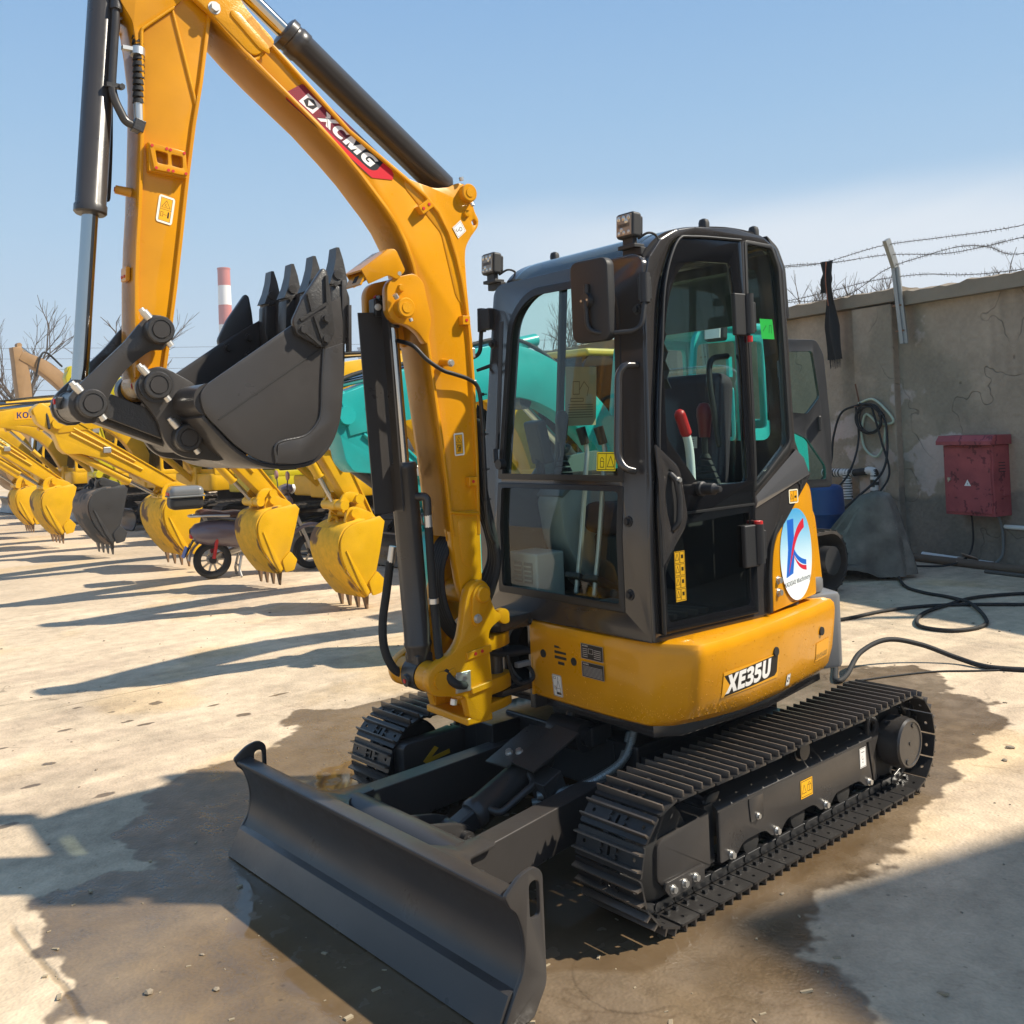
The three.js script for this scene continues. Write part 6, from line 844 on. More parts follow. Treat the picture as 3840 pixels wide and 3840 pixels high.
// cab shell
const cabOuter = [[0.566, 0.918], [0.567, 1.30], [0.537, 1.60], [0.497, 2.0], [0.470, 2.25], [0.435, 2.345], [0.36, 2.42], [0.26, 2.468], [0.157, 2.488], [-0.09, 2.505], [-0.27, 2.487], [-0.355, 2.445], [-0.392, 2.36], [-0.366, 2.0], [-0.338, 1.62]];
const doorHole = soft([[0.536, 0.940], [0.536, 1.41], [0.497, 1.75], [0.452, 1.98], [0.395, 2.26], [0.30, 2.425], [0.20, 2.452], [-0.108, 2.465], [-0.085, 2.178], [-0.056, 1.795], [-0.028, 1.45], [-0.020, 0.940]], [0.005, 0.05, 0.05, 0.05, 0.10, 0.08, 0.05, 0.02, 0, 0, 0.02, 0.005], 6);
const quarterHole = soft([[-0.150, 2.455], [-0.325, 2.448], [-0.362, 2.36], [-0.338, 2.0], [-0.312, 1.66], [-0.300, 1.60], [-0.046, 1.430], [-0.085, 1.80], [-0.118, 2.178]], [0.01, 0.04, 0.04, 0.05, 0.03, 0.02, 0.01, 0.02, 0.02], 4);
{
  const c = pU('cab_frame'); c.userData.label = 'dark grey cab frame with rounded roof';
  const fullSide = soft([...cabOuter, [-0.360, 1.56], [-0.425, 1.47], [-0.235, 1.285], [-0.142, 1.21], [-0.116, 1.10], [-0.112, 0.925], [-0.02, 0.918]], 0.012, 3);
  M('left_side', [sideX(fullSide, -0.705, -0.655, 0.005, [doorHole, quarterHole])], MAT.cabGrey, c);
  M('right_side', [sideX(soft([...cabOuter, [-0.36, 0.918]], 0.012, 3), 0.290, 0.335, 0.005, [soft([[0.505, 1.48], [0.46, 2.05], [0.42, 2.27], [0.33, 2.40], [-0.30, 2.43], [-0.335, 2.2], [-0.31, 1.48]], 0.06, 5)], 1)], MAT.cabGrey, c);
  // quarter ledge
  M('quarter_ledge', [loftRings([[[-0.32, 1.588, -0.70], [-0.36, 1.562, -0.70], [-0.405, 1.50, -0.695]], [[-0.30, 1.585, -0.725], [-0.345, 1.545, -0.73], [-0.40, 1.475, -0.715]], [[-0.03, 1.41, -0.722], [-0.035, 1.385, -0.725], [-0.04, 1.36, -0.71]], [[-0.02, 1.405, -0.70], [-0.02, 1.385, -0.70], [-0.02, 1.36, -0.70]]])], phy([0.10, 0.10, 0.105], 0.3, { clearcoat: 0.6, clearcoatRoughness: 0.1 }), c);
  // front posts, cross members
  const fr = (z0, z1, y0, y1, d = 0.05, b = 0.006) => { const g = bx(-d, 0, y0, y1, z0, z1, b); let q = splitY(g, 1.3); const p = q.attributes.position; for (let i = 0; i < p.count; i++) p.setX(i, p.getX(i) + xF(p.getY(i))); q.computeVertexNormals(); return toCreasedNormals(q, 0.5); };
  const frz = (pts, d, hole) => { let q = splitY(extrX(pts, -d, 0, 0.004, hole), 1.3); const p = q.attributes.position; for (let i = 0; i < p.count; i++) { p.setX(i, p.getX(i) + xF(p.getY(i))); p.setZ(i, p.getZ(i) + lean(p.getY(i)) * (p.getZ(i) < -0.2 ? 1 : p.getZ(i) > 0 ? -0.5 : 0)); } q.computeVertexNormals(); return toCreasedNormals(q, 0.5); };
  const frontOuter = soft([[-0.700, 0.918], [-0.700, 2.33], [-0.66, 2.365], [0.30, 2.365], [0.335, 2.33], [0.335, 0.918]], [0.01, 0.02, 0.03, 0.03, 0.02, 0.01], 4);
  const hUp = soft([[-0.556, 1.512], [-0.556, 2.18], [-0.50, 2.292], [0.08, 2.300], [0.196, 2.20], [0.196, 1.512]], [0.01, 0.10, 0.06, 0.10, 0.08, 0.01], 6), hLo = soft([[-0.556, 1.026], [-0.556, 1.472], [0.196, 1.472], [0.196, 1.026]], 0.012, 3);
  M('front_frame', [frz(frontOuter, 0.055, [hUp, hLo])], MAT.cabGrey, c);
  M('window_gasket', [frz(soft(hUp.length ? [[-0.572, 1.500], [-0.572, 2.19], [-0.51, 2.307], [0.09, 2.315], [0.212, 2.205], [0.212, 1.500]] : [], [0.01, 0.10, 0.06, 0.10, 0.08, 0.01], 6), 0.012, [soft([[-0.545, 1.520], [-0.545, 2.175], [-0.49, 2.28], [0.07, 2.288], [0.185, 2.19], [0.185, 1.520]], [0.01, 0.10, 0.06, 0.10, 0.08, 0.01], 6)])].map(g => { g.translate(0.004, 0, 0); return g; }), MAT.rubberWet, c);
  M('window_gasket', [frz(soft([[-0.570, 1.012], [-0.570, 1.486], [0.210, 1.486], [0.210, 1.012]], 0.012, 3), 0.012, [soft([[-0.545, 1.038], [-0.545, 1.468], [0.185, 1.468], [0.185, 1.038]], 0.02, 3)])].map(g => { g.translate(0.004, 0, 0); return g; }), MAT.rubberWet, c);
  M('floor', [bx(-0.36, 0.55, 0.925, 0.955, -0.66, 0.30)], std([0.05, 0.05, 0.05], 0.85), c);
  M('rear_wall', [extrX(soft([[-0.66, 0.93], [-0.66, 1.6], [-0.60, 2.46], [0.25, 2.46], [0.31, 1.6], [0.31, 0.93]], 0.03, 4), -0.37, -0.335, 0.003, [soft([[-0.58, 1.62], [-0.54, 2.38], [0.20, 2.38], [0.24, 1.62]], 0.06, 5)])], MAT.cabGrey, c);
  // roof: bowed shell from side to side with a skylight opening ahead
  const roofProf = cabOuter.slice(5, 13); const prof = spl([[0.445, 2.352], [0.40, 2.405], [0.33, 2.448], [0.24, 2.475], [0.13, 2.492], [-0.09, 2.508], [-0.27, 2.492], [-0.35, 2.452], [-0.385, 2.38]], 30);
  const roof = (p0, p1, z0, z1, th) => { const ln = prof.slice(p0, p1); return extr([...ln, ...offsetLine(ln, th).reverse()], z0, z1, 0); };
  M('roof', [roof(10, 31, -0.615, 0.255, 0.03), roof(0, 11, -0.615, -0.545, 0.03), roof(0, 11, 0.185, 0.255, 0.03), roof(0, 2, -0.55, 0.19, 0.03)], MAT.cabGrey, c);
  for (const [x, z] of [[0.15, 0.235], [0.07, -0.60], [-0.245, -0.60]]) M('roof_knob', [rev([x, 2.485, z], [x, 2.6, z], [[0.022, 0], [0.022, 0.03], [0.018, 0.042], [0.008, 0.047], [0, 0.048]], 18)], MAT.plastic, c);
  M('rear_spoiler', [sideX(soft([[-0.30, 2.50], [-0.375, 2.45], [-0.412, 2.36], [-0.400, 2.14], [-0.385, 2.14], [-0.385, 2.36], [-0.33, 2.455]], 0.02, 3), -0.70, 0.33, 0.002)], MAT.plastic, c);
  // grab rail on the left front post
  M('grab_rail', [pipe([[0.515, 1.935, -0.625], [0.572, 1.935, -0.620], [0.590, 1.90, -0.605], [0.618, 1.60, -0.612], [0.612, 1.555, -0.640], [0.575, 1.545, -0.650]], 0.0145, 0.035, 12)], MAT.cabGrey, c);
  for (const [y, z] of [[1.355, -0.600], [1.085, -0.600], [1.105, 0.275], [2.145, -0.615], [2.10, 0.29]]) M('bolt', [cyl([xF(y) - 0.004, y, z], [xF(y) + 0.005, y, z], 0.022, 0.020, 18), ...hex([xF(y) + 0.005, y, z], [1, 0, 0], 0.012, 0.010, false)], MAT.plastic, c);
  M('hose_stub', [cyl([0.49, 2.005, 0.315], [0.545, 1.985, 0.345], 0.009, 0.007, 10)], MAT.plastic, c);
}
// glass
{
  const g = pU('windshield'); const pane = (pts, off, mat, nm, par) => { let q = splitY(extrX(pts, -0.005, 0, 0), 1.3); const p = q.attributes.position; for (let i = 0; i < p.count; i++) p.setX(i, p.getX(i) + xF(p.getY(i)) - off); q.computeVertexNormals(); return M(nm, [q], mat, par); };
  const pn = (pts, off, mat, nm, par) => { const G2 = new THREE.ShapeGeometry(shp(pts.map(p => [p[0], p[1]]))); let q = splitY(G2, 1.3); const p = q.attributes.position; for (let i = 0; i < p.count; i++) { const z = p.getX(i), y = p.getY(i); p.setXYZ(i, xF(y) - off, y, z); } q.computeVertexNormals(); return M(nm, [q], mat, par); };
  pn(soft([[-0.560, 1.505], [-0.560, 2.19], [-0.50, 2.298], [0.08, 2.305], [0.20, 2.20], [0.20, 1.505]], [0, 0.1, 0.06, 0.1, 0.08, 0], 5), 0.016, MAT.glass, 'upper_pane', g);
  pn([[-0.560, 1.02], [-0.560, 1.476], [0.20, 1.476], [0.20, 1.02]], 0.020, MAT.glass, 'lower_pane', g);
  sheet('caution_label', [0.531, 1.540, -0.405], [0, 0, -0.105], [0.004, 0.072, 0].map((v, i) => i === 0 ? -0.007 : v), print('cautA', 160, 110, (x, w, h) => { x.fillStyle = '#f0dc12'; x.fillRect(0, 0, w, h); x.strokeStyle = '#1a1a10'; x.lineWidth = 4; x.strokeRect(8, 8, w - 16, h - 16); x.beginPath(); x.moveTo(80, 10); x.lineTo(80, 100); x.stroke(); x.beginPath(); x.moveTo(118, 24); x.lineTo(146, 86); x.lineTo(90, 86); x.closePath(); x.stroke(); x.strokeRect(32, 54, 28, 34); x.beginPath(); x.arc(44, 44, 12, 2.6, 6.6); x.stroke(); }), g, undefined, 0.003);
  M('wiper', [bar([0.50, 2.19, 0.205], [0.552, 1.63, 0.205], 0.012, 0.014), bar([0.505, 2.19, 0.193], [0.548, 1.70, 0.193], 0.004, 0.012), bar([0.556, 1.63, 0.215], [0.566, 1.575, 0.20], 0.02, 0.03, 0.004), cyl([0.545, 1.565, 0.175], [0.575, 1.565, 0.175], 0.022, 0.022, 16)], MAT.plastic, g);
  const rw = mU('roof_window', [(() => { const ln = spl([[0.452, 2.356], [0.40, 2.408], [0.33, 2.451], [0.24, 2.478], [0.17, 2.490]], 14); return loftRings([ln.map(p => [p[0], p[1], -0.55]), ln.map(p => [p[0], p[1], 0.19])]); })()], MAT.glass);
  const q = pU('quarter_window'); const flatSide = (pts, z, mat, nm, par, sgn = -1) => { let s = splitY(new THREE.ShapeGeometry(shp(pts)), 1.5); const p = s.attributes.position; for (let i = 0; i < p.count; i++) p.setZ(i, z - sgn * lean(p.getY(i))); s.computeVertexNormals(); return M(nm, [s], mat, par); };
  flatSide(quarterHole, -0.688, MAT.glass, 'pane', q);
  M('gasket', [sideX(soft([[-0.145, 2.462], [-0.33, 2.455], [-0.368, 2.36], [-0.345, 2.0], [-0.318, 1.65], [-0.30, 1.588], [-0.038, 1.418], [-0.078, 1.80], [-0.112, 2.178]], 0.02, 3), -0.708, -0.690, 0.002, [soft([[-0.158, 2.445], [-0.320, 2.438], [-0.352, 2.355], [-0.328, 2.0], [-0.302, 1.665], [-0.295, 1.615], [-0.056, 1.448], [-0.094, 1.80], [-0.127, 2.178]], 0.02, 3)])], MAT.rubberWet, q);
  sheet('green_sticker', [-0.215, 2.05, -0.640], [-0.085, 0, 0], [0, 0.085, 0.0068], print('grn', 128, 128, (x, w, h) => { x.fillStyle = '#2fb94a'; x.fillRect(0, 0, w, h); x.strokeStyle = '#187a30'; x.lineWidth = 7; x.beginPath(); x.moveTo(20, 80); x.lineTo(60, 40); x.moveTo(80, 90); x.lineTo(92, 40); x.lineTo(110, 40); x.lineTo(104, 90); x.stroke(); }), q, undefined, 0.001);
  const rs = pU('right_window'); flatSide(soft([[0.505, 1.48], [0.46, 2.05], [0.42, 2.27], [0.33, 2.40], [-0.30, 2.43], [-0.335, 2.2], [-0.31, 1.48]], 0.06, 5), 0.312, MAT.glass, 'pane', rs, 1); M('sliding_frame', [sideX([[0.10, 1.48], [0.135, 1.48], [0.115, 2.42], [0.08, 2.42]], 0.300, 0.322, 0.002, [], 1), sideX([[0.50, 1.47], [0.50, 1.50], [-0.31, 1.50], [-0.31, 1.47]], 0.298, 0.325, 0.002, [], 1)], MAT.plastic, rs);
  sheet('diagram_sheet', [0.085, 1.72, 0.290], [-0.20, 0, 0], [0, 0.28, -0.022], print('diag', 200, 280, (x, w, h) => { x.fillStyle = '#b9ad8c'; x.fillRect(0, 0, w, h); x.strokeStyle = '#5a5138'; x.lineWidth = 3; x.strokeRect(50, 70, 40, 60); x.beginPath(); x.moveTo(90, 110); x.lineTo(120, 70); x.lineTo(150, 100); x.lineTo(140, 140); x.stroke(); x.strokeRect(36, 150, 80, 14); for (let k = 0; k < 6; k++) { x.beginPath(); x.moveTo(20, 180 + k * 12); x.lineTo(180, 180 + k * 12); x.stroke(); } }, { transparent: false }), rs, undefined, 0.002);
  const rr = mU('rear_window', [(() => { const s = new THREE.ShapeGeometry(shp(soft([[-0.58, 1.62], [-0.54, 2.38], [0.20, 2.38], [0.24, 1.62]], 0.06, 5))); const p = s.attributes.position; for (let i = 0; i < p.count; i++) p.setXYZ(i, -0.352, p.getY(i), p.getX(i)); s.computeVertexNormals(); return s; })()], MAT.glass);
}
// door
{
  const d = pU('cab_door'); d.userData.label = 'black glazed cab door with grey latch panel';
  const out = soft([[0.531, 0.946], [0.531, 1.41], [0.492, 1.75], [0.447, 1.98], [0.388, 2.255], [0.295, 2.418], [0.20, 2.445], [-0.102, 2.458], [-0.080, 2.178], [-0.051, 1.795], [-0.024, 1.45], [-0.016, 0.946]], [0.005, 0.05, 0.05, 0.05, 0.10, 0.08, 0.05, 0.02, 0, 0, 0.02, 0.005], 6);
  const up = soft([[0.455, 1.66], [0.430, 1.98], [0.365, 2.20], [0.27, 2.338], [-0.02, 2.35], [-0.025, 1.98], [0.018, 1.47], [0.30, 1.47], [0.345, 1.53]], [0.03, 0.05, 0.08, 0.08, 0.02, 0.02, 0.03, 0.03, 0.05], 5);
  const lo = soft([[0.395, 1.335], [0.015, 1.350], [0.030, 0.985], [0.500, 0.985], [0.505, 1.18]], [0.03, 0.02, 0.03, 0.03, 0.03], 4);
  M('door_frame', [sideX(out, -0.722, -0.700, 0.003, [up, lo])], MAT.blackGloss, d);
  const fs = (pts, z, mat, nm) => { let s = splitY(new THREE.ShapeGeometry(shp(pts)), 1.5); const p = s.attributes.position; for (let i = 0; i < p.count; i++) p.setZ(i, z + lean(p.getY(i))); s.computeVertexNormals(); return M(nm, [s], mat, d); };
  fs(up, -0.719, MAT.glass, 'upper_pane'); fs(lo, -0.719, MAT.glassDark, 'lower_pane');
  M('split_bar', [sideX([[0.40, 1.372], [0.40, 1.382], [-0.018, 1.384], [-0.018, 1.374]], -0.7255, -0.720, 0.001)], MAT.rubberWet, d);
  M('door_seal', [tube([[0.525, 0.95, -0.724], [0.525, 1.41, -0.724], [0.486, 1.75, -0.706], [0.440, 1.98, -0.688], [0.385, 2.24, -0.668], [0.29, 2.412, -0.652], [0.19, 2.440, -0.650], [-0.095, 2.452, -0.649]], 0.006, 70, 6)], MAT.rubberWet, d);
  M('latch_panel', [sideX(soft([[0.528, 1.640], [0.415, 1.550], [0.385, 1.37], [0.392, 1.335], [0.528, 1.190]], [0.005, 0.03, 0.03, 0.03, 0.005], 4), -0.732, -0.7225, 0.003, [soft([[0.475, 1.548], [0.50, 1.46], [0.497, 1.40], [0.468, 1.302], [0.432, 1.37], [0.425, 1.47], [0.447, 1.535]], 0.02, 4)])], MAT.cabGrey, d);
  const hd = M('door_handle', [pipe([[0.462, 1.525, -0.727], [0.452, 1.505, -0.744], [0.440, 1.43, -0.746], [0.447, 1.35, -0.746], [0.462, 1.325, -0.728]], 0.0115, 0.02, 10), bx(0.43, 0.49, 1.31, 1.54, -0.724, -0.7225)], MAT.plastic, d); M('lock_bolt', [hex([0.447, 1.505, -0.750], [0, 0, -1], 0.009, 0.008)], MAT.zinc, hd);
  M('door_stop', [rev([0.30, 1.462, -0.719], [0.295, 1.462, -0.83], [[0, 0], [0.028, 0], [0.028, 0.018], [0.022, 0.022], [0.022, 0.07], [0.014, 0.078], [0.011, 0.098], [0, 0.10]], 20)], MAT.plastic, d);
  for (const [x, y0, y1] of [[-0.068, 2.055, 2.225], [-0.005, 1.135, 1.30]]) { const z = -0.722 + lean((y0 + y1) / 2); const hg = M('hinge', [bx(x - 0.005, x + 0.075, y0, y1, z - 0.018, z + 0.004, 0.006), cyl([x - 0.014, y0 + 0.01, z - 0.014], [x - 0.014, y1, z - 0.014], 0.021, 0.021, 18), bx(x - 0.075, x - 0.01, y0 + 0.02, y1 - 0.03, z - 0.004, z + 0.012, 0.004)], MAT.plastic, d); M('red_cap', y0 > 2 ? [cyl([x - 0.014, y0 - 0.025, z - 0.014], [x - 0.014, y0, z - 0.014], 0.011, 0.011, 10)] : [cyl([x - 0.014, y1, z - 0.014], [x - 0.014, y1 + 0.012, z - 0.014], 0.018, 0.018, 12)], MAT.red, hg); }
  sheet('door_label', [0.455, 1.055, -0.7185], [-0.055, 0, 0], [0, 0.185, 0], print('doorYel', 120, 400, (x, w, h) => { x.fillStyle = '#c99a16'; x.fillRect(0, 0, w, h); x.strokeStyle = '#181208'; x.lineWidth = 4; for (let k = 0; k < 4; k++) { x.strokeRect(6, 6 + k * 99, 50, 88); x.strokeRect(64, 6 + k * 99, 50, 88); x.beginPath(); x.moveTo(31, 20 + k * 99); x.lineTo(50, 70 + k * 99); x.lineTo(12, 70 + k * 99); x.closePath(); x.stroke(); x.fillStyle = '#181208'; x.fillRect(76, 30 + k * 99, 26, 30); } }), d, undefined, 0.002);
}
// quarter panel details, mirrors, work lights
{
  const q = pU('quarter_panel'); M('key_lock', [cyl([-0.345, 1.452, -0.704], [-0.345, 1.452, -0.709], 0.020, 0.018, 18), box(0.01, 0.07, 0.004, -0.345, 1.45, -0.707)], MAT.plastic, q);
  sheet('warning_label', [-0.262, 1.360, -0.7055], [-0.062, 0, 0], [0, 0.058, 0], print('warnQ', 128, 128, (x, w, h) => { x.fillStyle = '#f3eacb'; x.fillRect(0, 0, w, h); x.fillStyle = '#f0a812'; x.fillRect(12, 12, w - 24, h - 24); x.strokeStyle = '#15110a'; x.lineWidth = 4; x.strokeRect(14, 14, 50, 100); x.strokeRect(64, 14, 50, 100); x.beginPath(); x.moveTo(39, 44); x.lineTo(56, 88); x.lineTo(22, 88); x.closePath(); x.stroke(); x.fillStyle = '#15110a'; x.fillRect(76, 60, 28, 20); }), q, rrect(0, 1, 0, 1, 0.1, 3), 0.002);
  // mirrors
  const mir = (lab, p) => {
    const m = pU('mirror'); m.userData.label = lab;
    if (p === 0) {
      M('mirror_head', [(() => { const g = extrX(rrect(-0.095, 0.095, -0.155, 0.155, 0.035, 5), 0, 0.03, 0.008); const pp = g.attributes.position; for (let i = 0; i < pp.count; i++) if (pp.getX(i) > 0.02) { pp.setX(i, pp.getX(i) + 0.012); } g.applyMatrix4(new THREE.Matrix4().makeRotationY(0.10)); g.translate(0.592, 2.185, -0.508); return g; })()], MAT.plastic, m);
      M('mirror_glass', [(() => { const g = extrX(rrect(-0.085, 0.085, -0.145, 0.145, 0.03, 5), -0.004, -0.001, 0); g.applyMatrix4(new THREE.Matrix4().makeRotationY(0.10)); g.translate(0.592, 2.185, -0.508); return g; })()], MAT.chrome, m);
      M('mirror_joint', [cyl([0.632, 2.185, -0.506], [0.652, 2.185, -0.504], 0.030, 0.028, 20), cyl([0.640, 2.21, -0.506], [0.640, 2.245, -0.506], 0.012, 0.012, 10)], MAT.plastic, m); M('screw', [cyl([0.652, 2.185, -0.488], [0.655, 2.185, -0.488], 0.005, 0.005, 8), cyl([0.652, 2.186, -0.521], [0.655, 2.186, -0.521], 0.005, 0.005, 8)], MAT.zinc, m);
      M('mirror_arm', [pipe([[0.648, 2.18, -0.508], [0.648, 2.065, -0.512], [0.60, 2.055, -0.60], [0.53, 2.06, -0.675], [0.50, 2.18, -0.672]], 0.0095, 0.045, 10)], MAT.plastic, m);
      M('clamp', [cyl([0.497, 2.165, -0.668], [0.490, 2.275, -0.664], 0.020, 0.020, 18), bx(0.455, 0.50, 2.175, 2.265, -0.668, -0.632, 0.008)], MAT.plastic, m);
    } else {
      M('clamp', [bx(0.455, 0.50, 2.17, 2.265, 0.300, 0.365, 0.006), cyl([0.485, 2.165, 0.375], [0.48, 2.27, 0.378], 0.020, 0.020, 18)], MAT.plastic, m);
      M('mirror_arm', [pipe([[0.487, 2.17, 0.377], [0.495, 2.06, 0.383], [0.54, 2.04, 0.43], [0.62, 2.04, 0.50], [0.64, 2.16, 0.50]], 0.0095, 0.035, 10)], MAT.plastic, m); M('mirror_head', [extrX(rrect(0.42, 0.58, 2.06, 2.32, 0.03, 5), 0.60, 0.635, 0.008)], MAT.plastic, m);
    }
  };
  mir('rectangular black mirror in front of the left door post', 0); mir('mirror bracket on the right cab post, head behind the boom', 1);
  // work lights
  const wl = (x, y, z, lab) => {
    const w = pU('work_light'); w.userData.label = lab;
    M('housing', [box(0.05, 0.098, 0.094, x, y, z, 0, 0, 0.06, 0.012), box(0.02, 0.075, 0.075, x - 0.032, y, z, 0, 0, 0.06, 0.008)], MAT.plastic, w);
    M('lens', [box(0.004, 0.080, 0.078, x + 0.0255, y + 0.001, z, 0, 0, 0.06)], std([0.30, 0.25, 0.20], 0.25, { metalness: 0.3 }), w);
    M('lamp_cell', [[-0.026, 0.028], [0, 0.028], [0.026, 0.028], [-0.026, -0.028], [0, -0.028], [0.026, -0.028], [-0.013, 0.016], [0.013, -0.016]].map(([b, a]) => rev([x + 0.027, y + a, z + b], [x + 0.05, y + a, z + b], [[0, 0.0035], [0.007, 0.0025], [0.010, 0]], 12)), std([0.65, 0.62, 0.55], 0.15, { metalness: 0.6 }), w);
    sheet('brand_strip', [x + 0.0278, y - 0.007, z + 0.030], [0, 0, -0.060], [-0.0008, 0.014, 0], print('lightBrand', 128, 30, (c, ww, h) => { c.fillStyle = '#5d4f40'; c.fillRect(0, 0, ww, h); c.fillStyle = '#1a1512'; c.font = 'bold 26px sans-serif'; c.fillText('XCMG', 24, 25); }), w, undefined, 0.001);
    M('bracket', [bx(x - 0.015, x + 0.01, y - 0.075, y - 0.045, z - 0.028, z + 0.028, 0.004), bx(x - 0.035, x + 0.02, y - 0.088, y - 0.073, z - 0.045, z + 0.045, 0.003), box(0.03, 0.03, 0.10, x - 0.025, y - 0.10, z - 0.0, 0, 0, 0, 0.003)], MAT.plastic, w);
    M('lead', [tube([[x - 0.02, y - 0.05, z - 0.03], [x - 0.05, y - 0.03, z - 0.05], [x - 0.085, y - 0.035, z - 0.055], [x - 0.10, y - 0.06, z - 0.06]], 0.005, 20, 6)], MAT.rubber, w);
  };
  wl(0.452, 2.468, 0.325, 'square work light at the right roof corner'); wl(0.452, 2.474, -0.555, 'square work light at the left roof corner');
}
// inside the cab
{
  const seatM = std([0.035, 0.022, 0.030], 0.8), film = phy([0.97, 0.98, 1.0], 0.06, { transmission: 1, thickness: 0, ior: 1.35 });
  const s = pU('seat'); M('cushion', [box(0.44, 0.14, 0.46, 0.0, 1.30, -0.17, 0, 0, 0.05, 0.05)], seatM, s); M('backrest', [box(0.13, 0.66, 0.46, -0.21, 1.60, -0.20, 0, 0, 0.14, 0.06)], seatM, s); M('pedestal', [bx(-0.2, 0.2, 0.955, 1.24, -0.34, 0.0, 0.02)], MAT.plastic, s);
  M('plastic_film', [(() => { const g = new RoundedBoxGeometry(0.18, 0.72, 0.53, 14, 0.07); const p = g.attributes.position; for (let i = 0; i < p.count; i++) { const n = fbm(p.getX(i) * 14 + 3, p.getY(i) * 9 + p.getZ(i) * 11, 3, 801) - 0.5; p.setXYZ(i, p.getX(i) + 0.045 * n, p.getY(i) + 0.03 * n, p.getZ(i) + 0.05 * n); } g.rotateZ(0.14); g.translate(-0.205, 1.60, -0.20); g.computeVertexNormals(); return g; })()], film, s);
  sheet('seat_tag', [-0.128, 1.60, -0.27], [0, 0, 0.07].map((v, i) => i === 2 ? -0.07 : v), [-0.004, 0.05, 0], print('tag', 64, 48, (x, w, h) => { x.fillStyle = '#d9d4c8'; x.fillRect(0, 0, w, h); x.fillStyle = '#555'; for (let k = 0; k < 4; k++) x.fillRect(8, 10 + k * 9, 40, 3); }), s);
  const con = (z0, z1, lab) => { const c = pU('console'); c.userData.label = lab; M('console_body', [extr(soft([[0.26, 1.18], [0.30, 1.40], [0.22, 1.46], [-0.24, 1.43], [-0.26, 1.0], [0.10, 0.96]], 0.05, 4), z0, z1, 0.02)], MAT.greyLight, c); M('console_top', [extr(soft([[0.29, 1.41], [0.23, 1.47], [-0.24, 1.445], [-0.24, 1.43], [0.21, 1.45], [0.28, 1.40]], 0.004, 2), z0 - 0.004, z1 + 0.004, 0.002)], MAT.greyMid, c); return c; };
  const lc = con(-0.60, -0.44, 'left grey control console'), rc = con(0.10, 0.27, 'right grey control console');
  M('amber_panel', [extr(soft([[0.16, 1.40], [0.17, 1.43], [-0.02, 1.40], [-0.02, 1.37]], 0.01, 2), -0.607, -0.601, 0.001)], std([0.65, 0.30, 0.02], 0.5), lc);
  for (const z of [-0.52, 0.19]) { const j = pU('joystick'); const jx = z < 0 ? 0.03 : 0.19; for (let k = 0; k < 5; k++) M('rubber_boot', [cyl([jx, 1.46 + k * 0.026, z], [jx, 1.478 + k * 0.026, z], 0.060 - k * 0.009, 0.052 - k * 0.009, 20)], MAT.rubber, j); M('stick', [cyl([jx, 1.575, z], [jx, 1.66, z], 0.012, 0.014, 12)], MAT.plastic, j); M('grip', [rev([jx, 1.65, z], [jx - 0.005, 1.79, z], [[0, 0], [0.022, 0], [0.026, 0.05], [0.032, 0.09], [0.030, 0.12], [0.018, 0.14], [0, 0.143]], 18)], z < 0 ? std([0.14, 0.012, 0.015], 0.45) : MAT.plastic, j); }
  const lev = pU('safety_lever'); M('lever', [tube([[0.235, 1.34, -0.62], [0.232, 1.45, -0.62], [0.232, 1.54, -0.62], [0.238, 1.62, -0.62], [0.255, 1.68, -0.62]], 0.017, 30, 12)], MAT.white, lev); M('red_knob', [tube([[0.252, 1.675, -0.62], [0.282, 1.745, -0.62]], 0.023, 10, 12)], MAT.red, lev);
  M('arm_rail', [pipe([[0.06, 1.62, -0.62], [0.08, 1.88, -0.60], [0.06, 1.97, -0.59], [-0.05, 1.98, -0.59]], 0.012, 0.05)], MAT.plastic, lev);
  for (const z of [-0.26, -0.15]) { const t = pU('travel_lever'); M('lever_rod', [tube([[0.44, 1.03, z], [0.40, 1.25, z], [0.36, 1.52, z], [0.34, 1.62, z + 0.01], [0.36, 1.70, z + 0.02]], 0.0105, 40, 10)], MAT.steel, t); M('grip', [cyl([0.345, 1.64, z + 0.012], [0.362, 1.71, z + 0.02], 0.019, 0.021, 14)], MAT.plastic, t); M('pedal', [box(0.14, 0.025, 0.09, 0.40, 1.075, z, 0, 0, 0.45, 0.008)], MAT.plastic, t); }
  const mo = pU('monitor'); M('case', [box(0.05, 0.19, 0.14, 0.42, 1.655, 0.08, 0, -0.25, -0.2, 0.012)], MAT.plastic, mo); M('stand', [cyl([0.40, 1.46, 0.09], [0.42, 1.58, 0.08], 0.02, 0.02, 12)], MAT.plastic, mo);
  const hp = pU('right_hood_panel'); M('panel', [extr(soft([[0.48, 1.02], [0.46, 1.30], [0.20, 1.56], [-0.20, 1.60], [-0.30, 1.02]], 0.06, 4), 0.335, 0.345, 0.002)], MAT.greyMid, hp);
  const ac = pU('air_vent'); M('vent_box', [bx(0.30, 0.46, 0.96, 1.17, 0.08, 0.28, 0.01)], MAT.greyLight, ac); for (const z of [0.135, 0.205]) { const v = M('grille', [bx(0.461, 0.466, 1.04, 1.13, z - 0.028, z + 0.028, 0.003)], MAT.greyMid, ac); for (let k = 0; k < 4; k++) M('slat', [bx(0.466, 0.469, 1.05 + k * 0.02, 1.056 + k * 0.02, z - 0.024, z + 0.024)], MAT.greyLight, v); }
  const st = pU('step_mat'); M('mat', [box(0.34, 0.012, 0.5, 0.36, 0.962, -0.35)], MAT.greyMid, st); for (let k = 0; k < 5; k++) M('tread', [box(0.03, 0.02, 0.22, 0.45 - k * 0.06, 0.974, -0.52, 0, 0.3, 0, 0.005)], MAT.greyLight, st);
